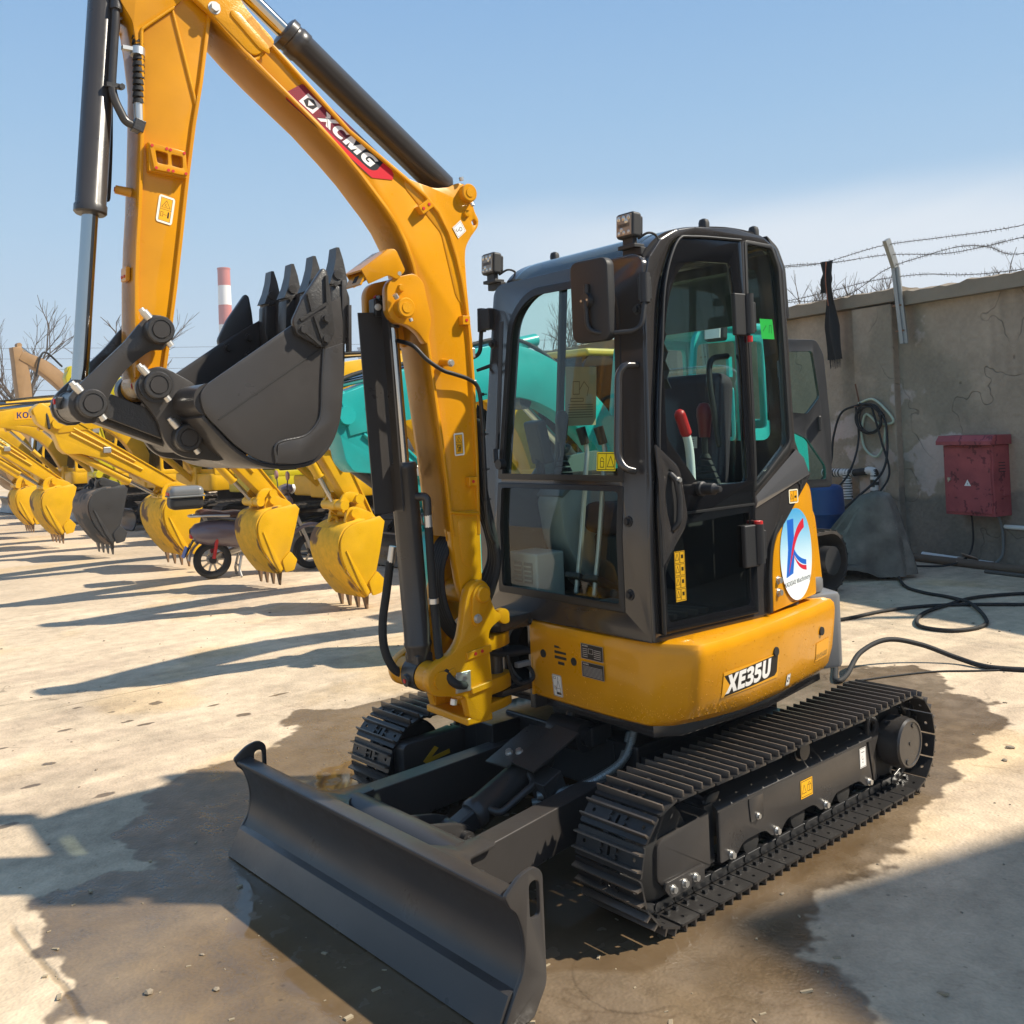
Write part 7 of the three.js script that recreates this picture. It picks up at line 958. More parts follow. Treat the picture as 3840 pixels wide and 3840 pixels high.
  const bl = pU('sun_blind'); M('blind', [(() => { const p = []; for (let k = 0; k <= 14; k++) p.push([0.33 + (k % 2) * 0.02 - k * 0.002, 2.34 - k * 0.035]); return extr([...p, ...offsetLine(p, 0.003).reverse()], -0.60, -0.50, 0); })()], MAT.plastic, bl);
}
// ---------- the parked row behind ----------
const paint = (r, g, b, ro = 0.6) => phy([r, g, b], ro, { roughnessMap: roughTex, map: grainTex, clearcoat: 0.25, clearcoatRoughness: 0.25 });
const BG = { yellow: paint(0.78, 0.43, 0.006), lime: paint(0.60, 0.50, 0.012), teal: paint(0.018, 0.42, 0.40), pale: paint(0.70, 0.50, 0.10), worn: std([0.20, 0.115, 0.045], 0.8, { map: grainTex }), rust: std([0.11, 0.066, 0.038], 0.85, { map: grainTex }), track: std([0.055, 0.046, 0.038], 0.85, { map: grainTex }), charcoal: paint(0.045, 0.045, 0.047), silver: paint(0.55, 0.57, 0.58), tooth: std([0.22, 0.13, 0.065], 0.7, { map: grainTex }) };
// worn yellow for bucket backs: paint rubbed to brown steel in streaks
const wornBucket = (c1, c2, seed) => { const t = tiled(256, (i, j, o) => { const u = i / 256, v = j / 256; const m = sstep(0.50, 0.60, tfbm(u, v * 0.6, 6, 5, seed) * 0.7 + tfbm(u, v, 3, 3, seed + 5) * 0.3); for (let k = 0; k < 3; k++) o[k] = toS(lerp(c1[k], c2[k], m) * (0.85 + 0.3 * tfbm(u, v, 30, 2, seed + 9))); }, true); setRep(t, 1.1); return std([1, 1, 1], 0.7, { map: t }); };
const wornY = wornBucket([0.72, 0.39, 0.01], [0.14, 0.07, 0.03], 901), wornK = wornBucket([0.05, 0.05, 0.05], [0.16, 0.12, 0.09], 911);
function beltGeo(xf, xr, y, R, w) { // one belt with grousers, merged (too small to pick apart)
  const gs = [], L = xf - xr, per = 2 * L + 2 * Math.PI * R, n = Math.round(per / 0.105), out = [], inn = []; 
  const ring = (r) => { const o = []; for (let k = 0; k <= 12; k++) { const a = -Math.PI / 2 + k / 12 * Math.PI; o.push([xf + r * Math.cos(a), y + r * Math.sin(a)]); } for (let k = 0; k <= 12; k++) { const a = Math.PI / 2 + k / 12 * Math.PI; o.push([xr + r * Math.cos(a), y + r * Math.sin(a)]); } return o; };
  gs.push(extr(ring(R), -w / 2, w / 2, 0, [ring(R - 0.03)]));
  for (let k = 0; k < n; k++) { let s = k / n * per, x, yy, a; if (s < L) { x = xr + s; yy = y + R; a = 0; } else if ((s -= L) < Math.PI * R) { const q = Math.PI / 2 - s / R; x = xf + R * Math.cos(q); yy = y + R * Math.sin(q); a = q - Math.PI / 2; } else if ((s -= Math.PI * R) < L) { x = xf - s; yy = y - R; a = 0; } else { s -= L; const q = -Math.PI / 2 - s / R; x = xr + R * Math.cos(q); yy = y + R * Math.sin(q); a = q - Math.PI / 2; } gs.push(box(0.018, 0.026, w, x + 0 * a, yy, 0, 0, 0, a)); }
  return metricUV(mergeAll(gs));
}
const BELT = beltGeo(1.0, -1.05, 0.32, 0.29, 0.40), RUN = metricUV(mergeAll([bx(-0.95, 0.9, 0.14, 0.42, -0.12, 0.12, 0.02), ...[-0.7, -0.35, 0, 0.35, 0.68].map(x => cyl([x, 0.12, -0.16], [x, 0.12, 0.16], 0.075, 0.075, 14)), cyl([-1.05, 0.32, -0.21], [-1.05, 0.32, 0.21], 0.14, 0.14, 20), cyl([1.0, 0.32, -0.12], [1.0, 0.32, 0.12], 0.2, 0.2, 20), cyl([0, 0.55, -0.16], [0, 0.55, 0.16], 0.05, 0.05, 12)]));
function beam(pts, th, w, bev = 0.004) { // curved box beam: centre line, thickness per point
  const c = new THREE.CatmullRomCurve3(pts.map(p => V(p[0], p[1], 0))), n = 28, a = [], b = []; for (let i = 0; i <= n; i++) { const t = i / n, p = c.getPoint(t), g = c.getTangent(t), f = t * (th.length - 1), k = Math.min(th.length - 2, Math.floor(f)), h = lerp(th[k], th[k + 1], f - k) / 2; a.push([p.x - g.y * h, p.y + g.x * h]); b.push([p.x + g.y * h, p.y - g.x * h]); }
  return [extr([...a, ...b.reverse()], -w / 2, w / 2, bev)];
}
function cylinder(par, a, b, f, r, m1, nm) { // barrel over the first part f, rod over the rest
  const A = V(a[0], a[1], a[2] ?? 0), B = V(b[0], b[1], b[2] ?? 0), m = A.clone().lerp(B, f); const g = G(nm, par); M('barrel', [cyl(A, m, r, r, 18), cyl(m.clone().lerp(A, 0.03), m, r * 1.12, r * 1.12, 18)], m1, g); M('rod', [cyl(m, B, r * 0.55, r * 0.55, 14)], MAT.chrome, g); M('eye', [cyl([B.x, B.y, B.z - 0.07], [B.x, B.y, B.z + 0.07], r * 1.1, r * 1.1, 16)], m1, g); return g;
}
function digger(o) {
  const t = thing('parked_excavator', o.label, 'excavator', [o.x ?? -5.3, 0, o.z], o.turn ?? 0, 'excavators parked in the row behind'), c = o.col, bc = o.bucket ?? c;
  for (const s of [-1, 1]) { const tr = G('crawler_track', t); const a = raw('belt', BELT, BG.track, tr); a.position.z = s * 0.76; a.userData.kind = 'stuff'; const b = raw('track_frame', RUN, o.trackCol ?? BG.track, tr); b.position.z = s * 0.76; }
  const bl = G('blade', t); M('board', [extr((() => { const f = spl([[1.56, 0.43], [1.49, 0.36], [1.46, 0.24], [1.49, 0.10], [1.54, 0.02]], 14); return [...f, ...offsetLine(f, -0.03).reverse()]; })(), -0.95, 0.95, 0.002)], o.bladeCol ?? BG.charcoal, bl); for (const s of [-1, 1]) M('push_arm', [bar([1.46, 0.25, s * 0.42], [0.5, 0.40, s * 0.42], 0.1, 0.15)], o.bladeCol ?? BG.charcoal, bl);
  M('turntable', [cyl([0, 0.45, 0], [0, 0.80, 0], 0.42, 0.42, 28)], BG.track, t);
  const ho = G('house', t); M('body', [extrY(soft([[0.95, -0.80], [0.95, 0.85], [-0.9, 0.85], [-1.05, 0.5], [-1.1, 0], [-1.05, -0.5], [-0.9, -0.80]], 0.12, 4), 0.80, 1.12, 0.03)], c, ho); M('hood', [extr(soft([[-0.35, 1.12], [-0.35, 1.72], [-0.85, 1.70], [-1.02, 1.5], [-1.04, 1.12]], 0.10, 4), -0.78, 0.83, 0.03)], c, ho); M('tank', [bx(-0.3, 0.80, 1.12, 1.46, 0.30, 0.82, 0.05)], c, ho);
  const panel = M('side_seam', [bx(-0.62, -0.60, 0.86, 1.08, -0.806, -0.80), bx(0.2, 0.22, 0.86, 1.08, -0.806, -0.80)], MAT.dark, ho); panel.userData.kind = 'stuff';
  const cb = G('cab', t), cc = o.cab ?? c, gl = o.glass ?? MAT.glassDark; const yb = 1.08, yt = o.roofY ?? 2.60;
  const sd = soft([[0.86, yb], [0.86, 1.6], [0.72, yt - 0.16], [0.62, yt - 0.06], [-0.30, yt - 0.06], [-0.36, yt - 0.2], [-0.36, yb]], 0.06, 4), hol = soft([[0.80, yb + 0.10], [0.80, 1.6], [0.68, yt - 0.22], [0.10, yt - 0.17], [0.10, yb + 0.10]], 0.05, 3), hol2 = soft([[0.02, yb + 0.55], [0.02, yt - 0.17], [-0.28, yt - 0.17], [-0.30, yb + 0.55]], 0.05, 3);
  for (const z of [-0.80, 0.10]) M('cab_side', [extr(sd, z, z + 0.045, 0.006, [hol, hol2])], cc, cb);
  M('roof', [bx(-0.40, 0.70, yt - 0.09, yt, -0.83, 0.18, 0.04)], o.roof ?? cc, cb); M('front_sill', [bx(0.80, 0.87, yb, yb + 0.12, -0.76, 0.12)], cc, cb); M('rear_wall', [bx(-0.37, -0.33, yb, 1.7, -0.78, 0.12)], cc, cb); M('rear_post', [bx(-0.37, -0.31, 1.7, yt - 0.08, -0.80, -0.72), bx(-0.37, -0.31, 1.7, yt - 0.08, 0.06, 0.145)], cc, cb).userData.kind = 'stuff';
  M('side_window', [extr(hol, -0.785, -0.78)], gl, cb); M('side_window', [extr(hol2, -0.785, -0.78)], gl, cb); M('side_window', [extr(hol, 0.12, 0.125)], gl, cb);
  M('front_window', [(() => { const g = new THREE.PlaneGeometry(0.86, 1.0); g.rotateY(Math.PI / 2); const p = g.attributes.position; for (let i = 0; i < p.count; i++) { const up = p.getY(i) > 0; p.setXYZ(i, up ? 0.70 : 0.85, up ? yt - 0.10 : yb + 0.12, p.getZ(i) - 0.32); } g.computeVertexNormals(); return g; })()], gl, cb); M('seat', [bx(-0.1, 0.35, 1.1, 1.55, -0.55, -0.12, 0.06), bx(-0.22, -0.08, 1.4, 2.05, -0.55, -0.12, 0.06)], MAT.plastic, cb);
  if (o.lamp) { const l = M('work_lamp', [box(0.09, 0.16, 0.20, 0.55, yt - 0.12, -0.90, 0, 0, 0.1, 0.03)], MAT.plastic, cb); M('lens', [box(0.01, 0.12, 0.16, 0.60, yt - 0.115, -0.90, 0, 0, 0.1)], MAT.white, l); M('lifting_eye', [new THREE.TorusGeometry(0.035, 0.012, 8, 18).translate(0.30, yt + 0.04, -0.78)], cc, cb); M('step_handle', [pipe([[0.30, 2.0, -0.80], [0.30, 2.0, -0.86], [0.30, 1.55, -0.86], [0.30, 1.55, -0.80]], 0.018, 0.04)], cc, cb); M('hinge', [bx(0.24, 0.29, 2.1, 2.28, -0.83, -0.80)], cc, cb); }
  if (o.door) { const d = G('open_door', t); d.position.set(-0.36, 0, -0.80); d.rotation.y = o.door; d.scale.x = 0.70; const dp = soft([[0, 1.05], [0, 2.40], [0.10, 2.46], [0.70, 2.44], [0.80, 2.30], [0.86, 1.6], [0.84, 1.05]], 0.05, 4); M('door_frame', [extr(dp, -0.03, 0.02, 0.005, [soft([[0.09, 1.78], [0.09, 2.34], [0.64, 2.34], [0.72, 1.90], [0.52, 1.74]], 0.04, 3), soft([[0.09, 1.12], [0.09, 1.66], [0.50, 1.52], [0.76, 1.25], [0.76, 1.12]], 0.04, 3)])], o.doorCol ?? BG.charcoal, d); M('door_pane', [extr([[0.09, 1.78], [0.09, 2.34], [0.64, 2.34], [0.72, 1.90], [0.52, 1.74]], -0.004, 0.002)], MAT.glass, d); M('door_pane', [extr([[0.09, 1.12], [0.09, 1.66], [0.50, 1.52], [0.76, 1.25], [0.76, 1.12]], -0.004, 0.002)], MAT.glass, d); M('door_handle', [bx(0.66, 0.70, 1.58, 1.72, 0.02, 0.05, 0.01)], MAT.plastic, d); }
  // boom, arm
  const B = o.boom ?? [[0.75, 1.05], [1.15, 1.95], [2.0, 2.42], [3.0, 2.36], [3.72, 2.26]], tip = B[B.length - 1], pin = o.pin ?? [3.22, 0.86];
  const bm = G('boom', t); M('boom_box', beam(B, o.boomTh ?? [0.26, 0.36, 0.42, 0.32, 0.24], 0.21), c, bm); M('foot_bracket', [bx(0.62, 0.98, 0.78, 1.25, -0.22, 0.22, 0.03)], c, bm); M('tip_pin', [cyl([...tip, -0.14], [...tip, 0.14], 0.065, 0.065, 20)], c, bm);
  const hs = [tube([[B[1][0], B[1][1] + 0.25, -0.05], [B[2][0], B[2][1] + 0.27, -0.05], [B[3][0], B[3][1] + 0.22, -0.05], [tip[0], tip[1] + 0.25, -0.05], [tip[0] + 0.1, tip[1] - 0.05, -0.12]], 0.018, 40, 6), tube([[B[1][0], B[1][1] + 0.22, 0.05], [B[2][0], B[2][1] + 0.25, 0.05], [B[3][0], B[3][1] + 0.2, 0.05], [tip[0], tip[1] + 0.2, 0.05]], 0.018, 30, 6)]; M('hoses', hs, o.hoseCol ?? MAT.rubber, bm).userData.kind = 'stuff';
  const dir = [pin[0] - tip[0], pin[1] - tip[1]], L = Math.hypot(...dir), ux = dir[0] / L, uy = dir[1] / L, top = [tip[0] - ux * 0.32, tip[1] - uy * 0.32], nx = -uy, ny = ux; // n points to the back of the arm or the front
  const fs = nx > 0 ? 1 : -1, N = [nx * fs, ny * fs]; // N: side away from the machine
  const ar = G('arm', t); const A = (d, n) => [tip[0] + ux * d + N[0] * n, tip[1] + uy * d + N[1] * n];
  M('arm_box', [extr(soft([A(-0.34, -0.02), A(-0.30, -0.14), A(0.05, -0.14), A(0.4, -0.13), A(L - 0.05, -0.075), A(L + 0.06, -0.03), A(L + 0.06, 0.05), A(L - 0.1, 0.085), A(0.75, 0.12), A(0.45, 0.19), A(0.30, 0.28), A(0.20, 0.26), A(0.05, 0.13), A(-0.2, 0.10)], 0.03, 3), -0.09, 0.09, 0.004)], c, ar);
  M('flange', [strip([A(0.1, -0.142), A(L - 0.05, -0.078)], 0.014, -0.105, 0.105)], c, ar); M('pin_boss', [cyl([...A(L, 0), -0.13], [...A(L, 0), 0.13], 0.06, 0.06, 18)], c, ar); M('valve', [bx(A(0.7, -0.02)[0] - 0.05, A(0.7, -0.02)[0] + 0.05, A(0.7, 0)[1] - 0.04, A(0.7, 0)[1] + 0.04, -0.13, -0.09, 0.01)], MAT.steel, ar); M('steel_line', [cyl([...A(0.2, 0.02), -0.10], [...A(L * 0.62, 0.0), -0.10], 0.014, 0.014, 8), cyl([...A(0.2, -0.05), -0.10], [...A(L * 0.55, -0.05), -0.10], 0.014, 0.014, 8)], c, ar).userData.kind = 'stuff';
  if (o.sticker) sheet('warning_sticker', [A(0.66, 0.02)[0], A(0.66, 0.02)[1], -0.0905], [-0.14 * fs * 0.9, 0.05 * fs, 0], [-ux * 0.26, -uy * 0.26, 0], print('bgSticker', 100, 180, (x, w, h) => { x.fillStyle = '#e8dfa0'; x.fillRect(0, 0, w, h); x.strokeStyle = '#16150c'; x.lineWidth = 6; x.beginPath(); x.moveTo(50, 16); x.lineTo(86, 76); x.lineTo(14, 76); x.closePath(); x.stroke(); x.strokeRect(16, 110, 30, 24); x.beginPath(); x.moveTo(50, 122); x.lineTo(80, 110); x.stroke(); x.fillStyle = '#16150c'; x.fillRect(72, 98, 12, 40); }), ar, undefined, 0.003);
  // cylinders
  cylinder(t, [0.95, 1.0], [B[2][0] - 0.05, B[2][1] - 0.24], 0.55, 0.058, o.boomCylCol ?? c, 'boom_cylinder');
  cylinder(t, [B[2][0] - 0.25, B[2][1] + 0.28], A(-0.28, -0.02), 0.55, 0.055, c, 'arm_cylinder');
  const rk = A(L - 0.34, 0.20); cylinder(t, A(0.28, 0.22), rk, 0.66, 0.05, o.bucketCylCol ?? c, 'bucket_cylinder');
  // bucket
  const q = o.bucketRot ?? 0, cs = Math.cos(q), sn = Math.sin(q), k = o.bs ?? 1, R = (x, y) => [pin[0] + k * (x * cs - y * sn), pin[1] + k * (x * sn + y * cs)], bw = (o.bw ?? 0.54) / 2;
  const bu = G('bucket', t), back = spl([[0.16, 0.045], [0.30, 0.02], [0.40, -0.03], [0.455, -0.13], [0.45, -0.27], [0.40, -0.41], [0.32, -0.54], [0.24, -0.64], [0.185, -0.70]], 24).map(p => R(...p));
  const sp = [R(-0.055, 0.02), R(0.0, 0.075), ...back, R(0.12, -0.66), R(0.02, -0.30)];
  M('shell', [extr([...back, ...offsetLine(back, 0.018 * (1)).reverse()], -bw, bw, 0.001)], o.shell ?? wornY, bu);
  for (const s of [-1, 1]) M('side_plate', [extr(sp, s < 0 ? -bw - 0.02 : bw, s < 0 ? -bw : bw + 0.02, 0.003)], bc, bu);
  M('side_rib', [extr(soft([R(0.385, -0.24), R(0.41, -0.22), R(0.27, -0.55), R(0.19, -0.69), R(0.15, -0.66)], 0.02, 2), -bw - 0.032, -bw - 0.02, 0.003)], bc, bu);
  M('side_cutter', [extr(soft([R(0.17, -0.56), R(0.07, -0.46), R(-0.02, -0.56), R(0.02, -0.68), R(0.13, -0.70)], 0.02, 3), -bw - 0.045, -bw - 0.02, 0.004)], bc, bu);
  M('hinge_ear', [extr(soft([R(-0.06, 0.02), R(0.0, 0.10), R(0.22, 0.19), R(0.30, 0.16), R(0.33, 0.02), R(0.1, -0.06)], 0.04, 3), -0.17, -0.13, 0.004)], bc, bu); M('hinge_ear', [extr(soft([R(-0.06, 0.02), R(0.0, 0.10), R(0.22, 0.19), R(0.30, 0.16), R(0.33, 0.02), R(0.1, -0.06)], 0.04, 3), 0.13, 0.17, 0.004)], bc, bu);
  const lp = R(0.23, 0.12); for (const p of [R(0, 0.02), lp]) M('pin', [cyl([...p, -0.21], [...p, 0.21], 0.045, 0.045, 18)], bc, bu);
  M('hook', [new THREE.TorusGeometry(0.05, 0.018, 8, 16, 4).translate(...R(0.36, 0.04), 0)], bc, bu);
  for (let i = 0; i < 4; i++) { const z = lerp(-bw + 0.04, bw - 0.04, i / 3); M('tooth', [(() => { const g = new THREE.BoxGeometry(1, 1, 1, 1, 2, 1), p = g.attributes.position; for (let n = 0; n < p.count; n++) { const tt = p.getY(n) + 0.5, pt = R(lerp(0.155, 0.175, tt) + p.getX(n) * lerp(0.012, 0.06, tt), lerp(-0.845, -0.64, tt)); p.setXYZ(n, pt[0], pt[1], z + p.getZ(n) * lerp(0.035, 0.07, tt)); } g.computeVertexNormals(); return toCreasedNormals(g, 0.5); })()], o.tooth ?? BG.tooth, bu); }
  const ln = G('linkage', t); const am = A(L - 0.30, 0.02); for (const s of [-1, 1]) { M('rocker', [extr((() => { const c2 = spl([am, [(am[0] + rk[0]) / 2 + 0.03, (am[1] + rk[1]) / 2 + 0.05], rk], 8); return [...offsetLine(c2, 0.05), ...offsetLine(c2, -0.05).reverse()]; })(), s < 0 ? -0.16 : 0.13, s < 0 ? -0.13 : 0.16, 0.003)], c, ln); M('link', [bar([...rk, s * 0.09], [...lp, s * 0.09], 0.04, 0.09, 0.004)], bc, ln); } M('pin', [cyl([...rk, -0.19], [...rk, 0.19], 0.05, 0.05, 16), cyl([...am, -0.19], [...am, 0.19], 0.05, 0.05, 16)], c, ln).userData.kind = 'stuff';
  if (o.text) { const bt = B[3], b2 = tip, dx = b2[0] - bt[0], dy = b2[1] - bt[1]; sheet('boom_lettering', [bt[0] + 0.45, bt[1] - 0.09, -0.1065], [-0.95, 0.03, 0], [0.0, 0.15, 0], print('boomText', 512, 84, (x, w, h) => { x.fillStyle = '#e2a214'; x.fillRect(0, 0, w, h); x.fillStyle = '#1d2468'; x.font = 'bold 80px sans-serif'; x.fillText('KOMATSU', 14, 70, 486); }), bm, undefined, 0.003); }
  return t;
}
digger({ z: 5.47, col: BG.yellow, roof: BG.pale, cab: MAT.cabGrey, sticker: true, pin: [3.20, 0.83], boom: [[0.75, 1.05], [1.15, 1.95], [2.0, 2.36], [3.1, 2.34], [3.95, 2.24]], label: 'yellow excavator with worn bucket, nearest of the yellow row, right of the scooter' });
digger({ z: 7.40, col: BG.yellow, pin: [3.08, 0.88], bucketRot: 0.05, boom: [[0.75, 1.05], [1.15, 1.9], [1.9, 2.26], [3.1, 2.22], [4.15, 2.10]], label: 'yellow excavator whose bucket hangs in front of the scooter' });
digger({ z: 10.25, col: BG.yellow, roof: BG.silver, cab: BG.charcoal, roofY: 2.75, pin: [3.02, 0.98], bw: 0.80, bs: 1.12, boom: [[0.75, 1.05], [1.2, 1.9], [2.1, 2.24], [3.6, 2.16], [4.75, 2.02]], label: 'yellow excavator with wide bucket behind the scooter top box' });
digger({ z: 12.6, col: BG.lime, bucket: BG.charcoal, shell: wornK, bucketCylCol: BG.lime, pin: [3.2, 1.02], bs: 1.15, bw: 0.7, tooth: BG.charcoal, boom: [[0.75, 1.05], [1.2, 2.0], [2.0, 2.5], [3.0, 2.62], [3.75, 2.62]], label: 'lime yellow excavator with black bucket in the parked row' });
digger({ z: 14.95, col: BG.yellow, text: true, sticker: true, pin: [3.22, 1.0], bs: 1.1, bw: 0.65, boom: [[0.75, 1.05], [1.3, 1.95], [2.2, 2.32], [3.6, 2.30], [4.75, 2.15]], label: 'yellow excavator left of the black bucket with blue boom lettering' });
digger({ z: 17.5, col: BG.yellow, text: true, pin: [3.0, 0.95], boom: [[0.75, 1.05], [1.3, 2.0], [2.2, 2.46], [3.6, 2.44], [4.6, 2.30]], label: 'yellow excavator with rusty bucket, second from the left edge' });
digger({ z: 20.2, col: BG.yellow, pin: [3.2, 1.0], bs: 1.1, bw: 0.7, boom: [[0.75, 1.05], [1.3, 2.0], [2.2, 2.4], [3.5, 2.35], [4.4, 2.2]], label: 'yellow excavator cut off by the left edge of the view' });
digger({ z: 22.9, col: BG.yellow, pin: [3.1, 1.0], boom: [[0.75, 1.05], [1.3, 2.0], [2.2, 2.45], [3.5, 2.45], [4.5, 2.35]], label: 'yellow excavator far back, just past the one cut by the left edge' });
digger({ z: 25.6, col: BG.yellow, pin: [3.1, 1.0], boom: [[0.75, 1.05], [1.3, 2.0], [2.2, 2.35], [3.5, 2.3], [4.5, 2.2]], label: 'farthest yellow excavator of the parked row, at the far left' });
digger({ z: 3.02, x: -4.15, col: BG.teal, shell: BG.teal, tooth: BG.charcoal, lamp: true, door: 2.62, trackCol: BG.charcoal, glass: MAT.glass, roofY: 2.60, boomCylCol: BG.charcoal, bucketCylCol: BG.charcoal, boom: [[0.75, 1.05], [1.25, 1.75], [2.1, 2.18], [3.0, 2.06], [3.80, 1.86]], boomTh: [0.26, 0.36, 0.42, 0.40, 0.30], pin: [2.70, 1.02], bucketRot: -0.25, label: 'teal excavator with open cab door parked right behind the golden machine' });
{ // hook decal on the teal machine's track frame
  const t = scene.children[scene.children.length - 1]; const tr = t.children[0];
  sheet('hook_label', [-0.78, 0.17, -0.885], [-0.075, 0, 0], [0, 0.15, 0], print('hookBig', 64, 128, (x, w, h) => { x.fillStyle = '#d8d4cc'; x.fillRect(0, 0, w, h); x.strokeStyle = '#222'; x.lineWidth = 5; x.beginPath(); x.arc(32, 34, 16, 0, 7); x.moveTo(32, 50); x.lineTo(32, 84); x.arc(30, 96, 13, -1, 3); x.stroke(); }), tr, undefined, 0.003);
}
{ // brown worn excavator arm far at the left
  const t = thing('old_excavator', 'brown weathered excavator with raised boom at far left', 'excavator', [-8.2, 0, 29.0], 0.2); const br = paint(0.34, 0.20, 0.085, 0.8);
  M('boom', beam([[0.6, 1.1], [1.5, 3.0], [2.6, 4.1], [3.4, 4.5]], [0.3, 0.42, 0.42, 0.28], 0.3), br, t); M('arm', beam([[3.5, 4.75], [3.35, 3.9], [3.3, 2.6], [3.5, 1.4]], [0.25, 0.42, 0.36, 0.2], 0.26), br, t); M('house', [bx(-1.2, 0.9, 0.9, 1.9, -0.9, 0.9, 0.1)], br, t); M('cab', [bx(-0.2, 0.9, 1.9, 2.8, -0.9, 0.1, 0.08)], MAT.cabGrey, t); for (const s of [-1, 1]) { const a = raw('crawler_track', BELT, BG.track, t); a.position.z = s * 0.8; } cylinder(t, [1.6, 3.5], [3.4, 4.8], 0.5, 0.07, br, 'arm_cylinder'); M('hose', [tube([[2.2, 4.2, -0.2], [2.7, 4.6, -0.25], [2.9, 4.4, -0.25], [3.0, 3.9, -0.2]], 0.03, 20, 6)], MAT.rubber, t); M('bucket', [extr(spl([[3.4, 1.45], [3.9, 1.5], [4.1, 1.1], [3.8, 0.6], [3.5, 0.5], [3.3, 1.2]], 20), -0.4, 0.4, 0.02)], br, t);
}
// ---------- scooter ----------
{
  const t = thing('scooter', 'mauve electric scooter with grey top box parked among the buckets', 'scooter', [-1.90, 0, 8.68], Math.atan2(-0.31, 1.21) + Math.PI); const pm = phy([0.17, 0.135, 0.165], 0.35, { clearcoat: 0.7, clearcoatRoughness: 0.1, map: grainTex });
  t.rotation.y = Math.PI - Math.atan2(-0.31, -1.21) + 0; t.rotation.y = -Math.atan2(8.37 - 8.68, -3.1 + 1.89); // local x points from rear wheel to front wheel
  const wheel = (x, sp) => { const w = G('wheel', t); M('tyre', [rev([x, 0.235, -0.06], [x, 0.235, 0.06], [[0.165, 0.012], [0.20, 0.004], [0.225, 0.02], [0.235, 0.06], [0.225, 0.10], [0.20, 0.116], [0.165, 0.108]], 44)], MAT.rubber, w); M('rim', [rev([x, 0.235, -0.05], [x, 0.235, 0.05], [[0.145, 0.01], [0.172, 0.0], [0.172, 0.1], [0.145, 0.09], [0.145, 0.01]], 36), cyl([x, 0.235, -0.055], [x, 0.235, 0.055], 0.045, 0.045, 18)], MAT.plastic, w); for (let k = 0; k < sp; k++) { const a = k / sp * 2 * Math.PI; M('spoke', [bar([x + 0.04 * Math.cos(a), 0.235 + 0.04 * Math.sin(a), 0], [x + 0.155 * Math.cos(a), 0.235 + 0.155 * Math.sin(a), 0], 0.03, 0.02)], MAT.steel, w); } };
  wheel(0, 10); wheel(1.25, 6);
  M('rear_cowl', [(() => { const ring = (x, y, h, w) => Array.from({ length: 21 }, (_, i) => { const a = i / 20 * 2 * Math.PI; return [x, y + h * Math.sin(a), w * Math.cos(a)]; }); return loftRings([ring(-0.26, 0.60, 0.04, 0.05), ring(-0.20, 0.58, 0.12, 0.11), ring(-0.05, 0.575, 0.16, 0.15), ring(0.15, 0.56, 0.17, 0.165), ring(0.36, 0.52, 0.17, 0.15), ring(0.48, 0.48, 0.14, 0.11), ring(0.54, 0.45, 0.05, 0.06)]); })()], pm, t);
  M('rear_fender', [(() => { const l = Array.from({ length: 12 }, (_, i) => { const a = 0.6 + i / 11 * 2.5; return [0.29 * Math.cos(a), 0.235 + 0.29 * Math.sin(a)]; }); return extr([...l, ...offsetLine(l, 0.014).reverse()], -0.08, 0.08, 0.003); })()], pm, t);
  M('front_fender', [(() => { const l = Array.from({ length: 16 }, (_, i) => { const a = -0.1 + i / 15 * 3.0; return [1.25 + 0.30 * Math.cos(a), 0.26 + 0.30 * Math.sin(a)]; }); return extr([...l, ...offsetLine(l, -0.05).reverse()], -0.10, 0.10, 0.02); })()], pm, t);
  M('leg_shield', [extr(soft([[0.80, 0.30], [0.92, 0.30], [1.02, 0.60], [1.00, 0.95], [0.92, 1.0], [0.90, 0.60]], 0.05, 4), -0.20, 0.20, 0.04)], pm, t); M('floorboard', [bx(0.40, 0.90, 0.28, 0.38, -0.15, 0.15, 0.03)], pm, t);
  M('seat', [extr(soft([[-0.16, 0.78], [0.46, 0.74], [0.50, 0.80], [0.30, 0.84], [0.16, 0.83], [-0.10, 0.88], [-0.18, 0.85]], 0.04, 4), -0.14, 0.14, 0.035)], std([0.06, 0.022, 0.016], 0.45), t);
  M('rear_rack', [pipe([[0.20, 0.78, -0.13], [-0.12, 0.80, -0.14], [-0.26, 0.80, -0.10], [-0.26, 0.80, 0.10], [-0.12, 0.80, 0.14], [0.20, 0.78, 0.13]], 0.016, 0.06)], MAT.zinc, t);
  M('seat_post', [bar([-0.05, 0.70, 0], [-0.12, 0.86, 0], 0.05, 0.04)], MAT.steel, t);
  const bxg = G('top_box', t); M('box_base', [box(0.40, 0.17, 0.38, -0.30, 0.98, 0, 0, 0, 0, 0.06)], MAT.plastic, bxg); M('box_lid', [box(0.41, 0.16, 0.40, -0.30, 1.10, 0, 0, 0, 0, 0.07)], phy([0.16, 0.17, 0.18], 0.3, { clearcoat: 0.5 }), bxg); M('rim_band', [box(0.43, 0.022, 0.42, -0.30, 1.055, 0, 0, 0, 0, 0.01)], MAT.greyMid, bxg); M('reflector', [box(0.03, 0.04, 0.26, -0.50, 1.09, 0, 0, 0, 0, 0.01)], MAT.red, bxg);
  M('tail_light', [box(0.04, 0.06, 0.10, -0.245, 0.55, 0, 0, 0, 0, 0.015)], MAT.red, t); M('number_plate', [box(0.008, 0.14, 0.20, -0.33, 0.36, 0, 0, 0, -0.35)], std([0.03, 0.10, 0.36], 0.4), t); M('plate_bracket', [bar([-0.22, 0.50, 0], [-0.34, 0.30, 0], 0.10, 0.012)], MAT.plastic, t);
  M('hub_motor', [cyl([0.02, 0.235, -0.09], [0.02, 0.235, -0.15], 0.075, 0.07, 24), bar([0.03, 0.25, -0.12], [0.40, 0.34, -0.12], 0.08, 0.11, 0.04)], MAT.zinc, t);
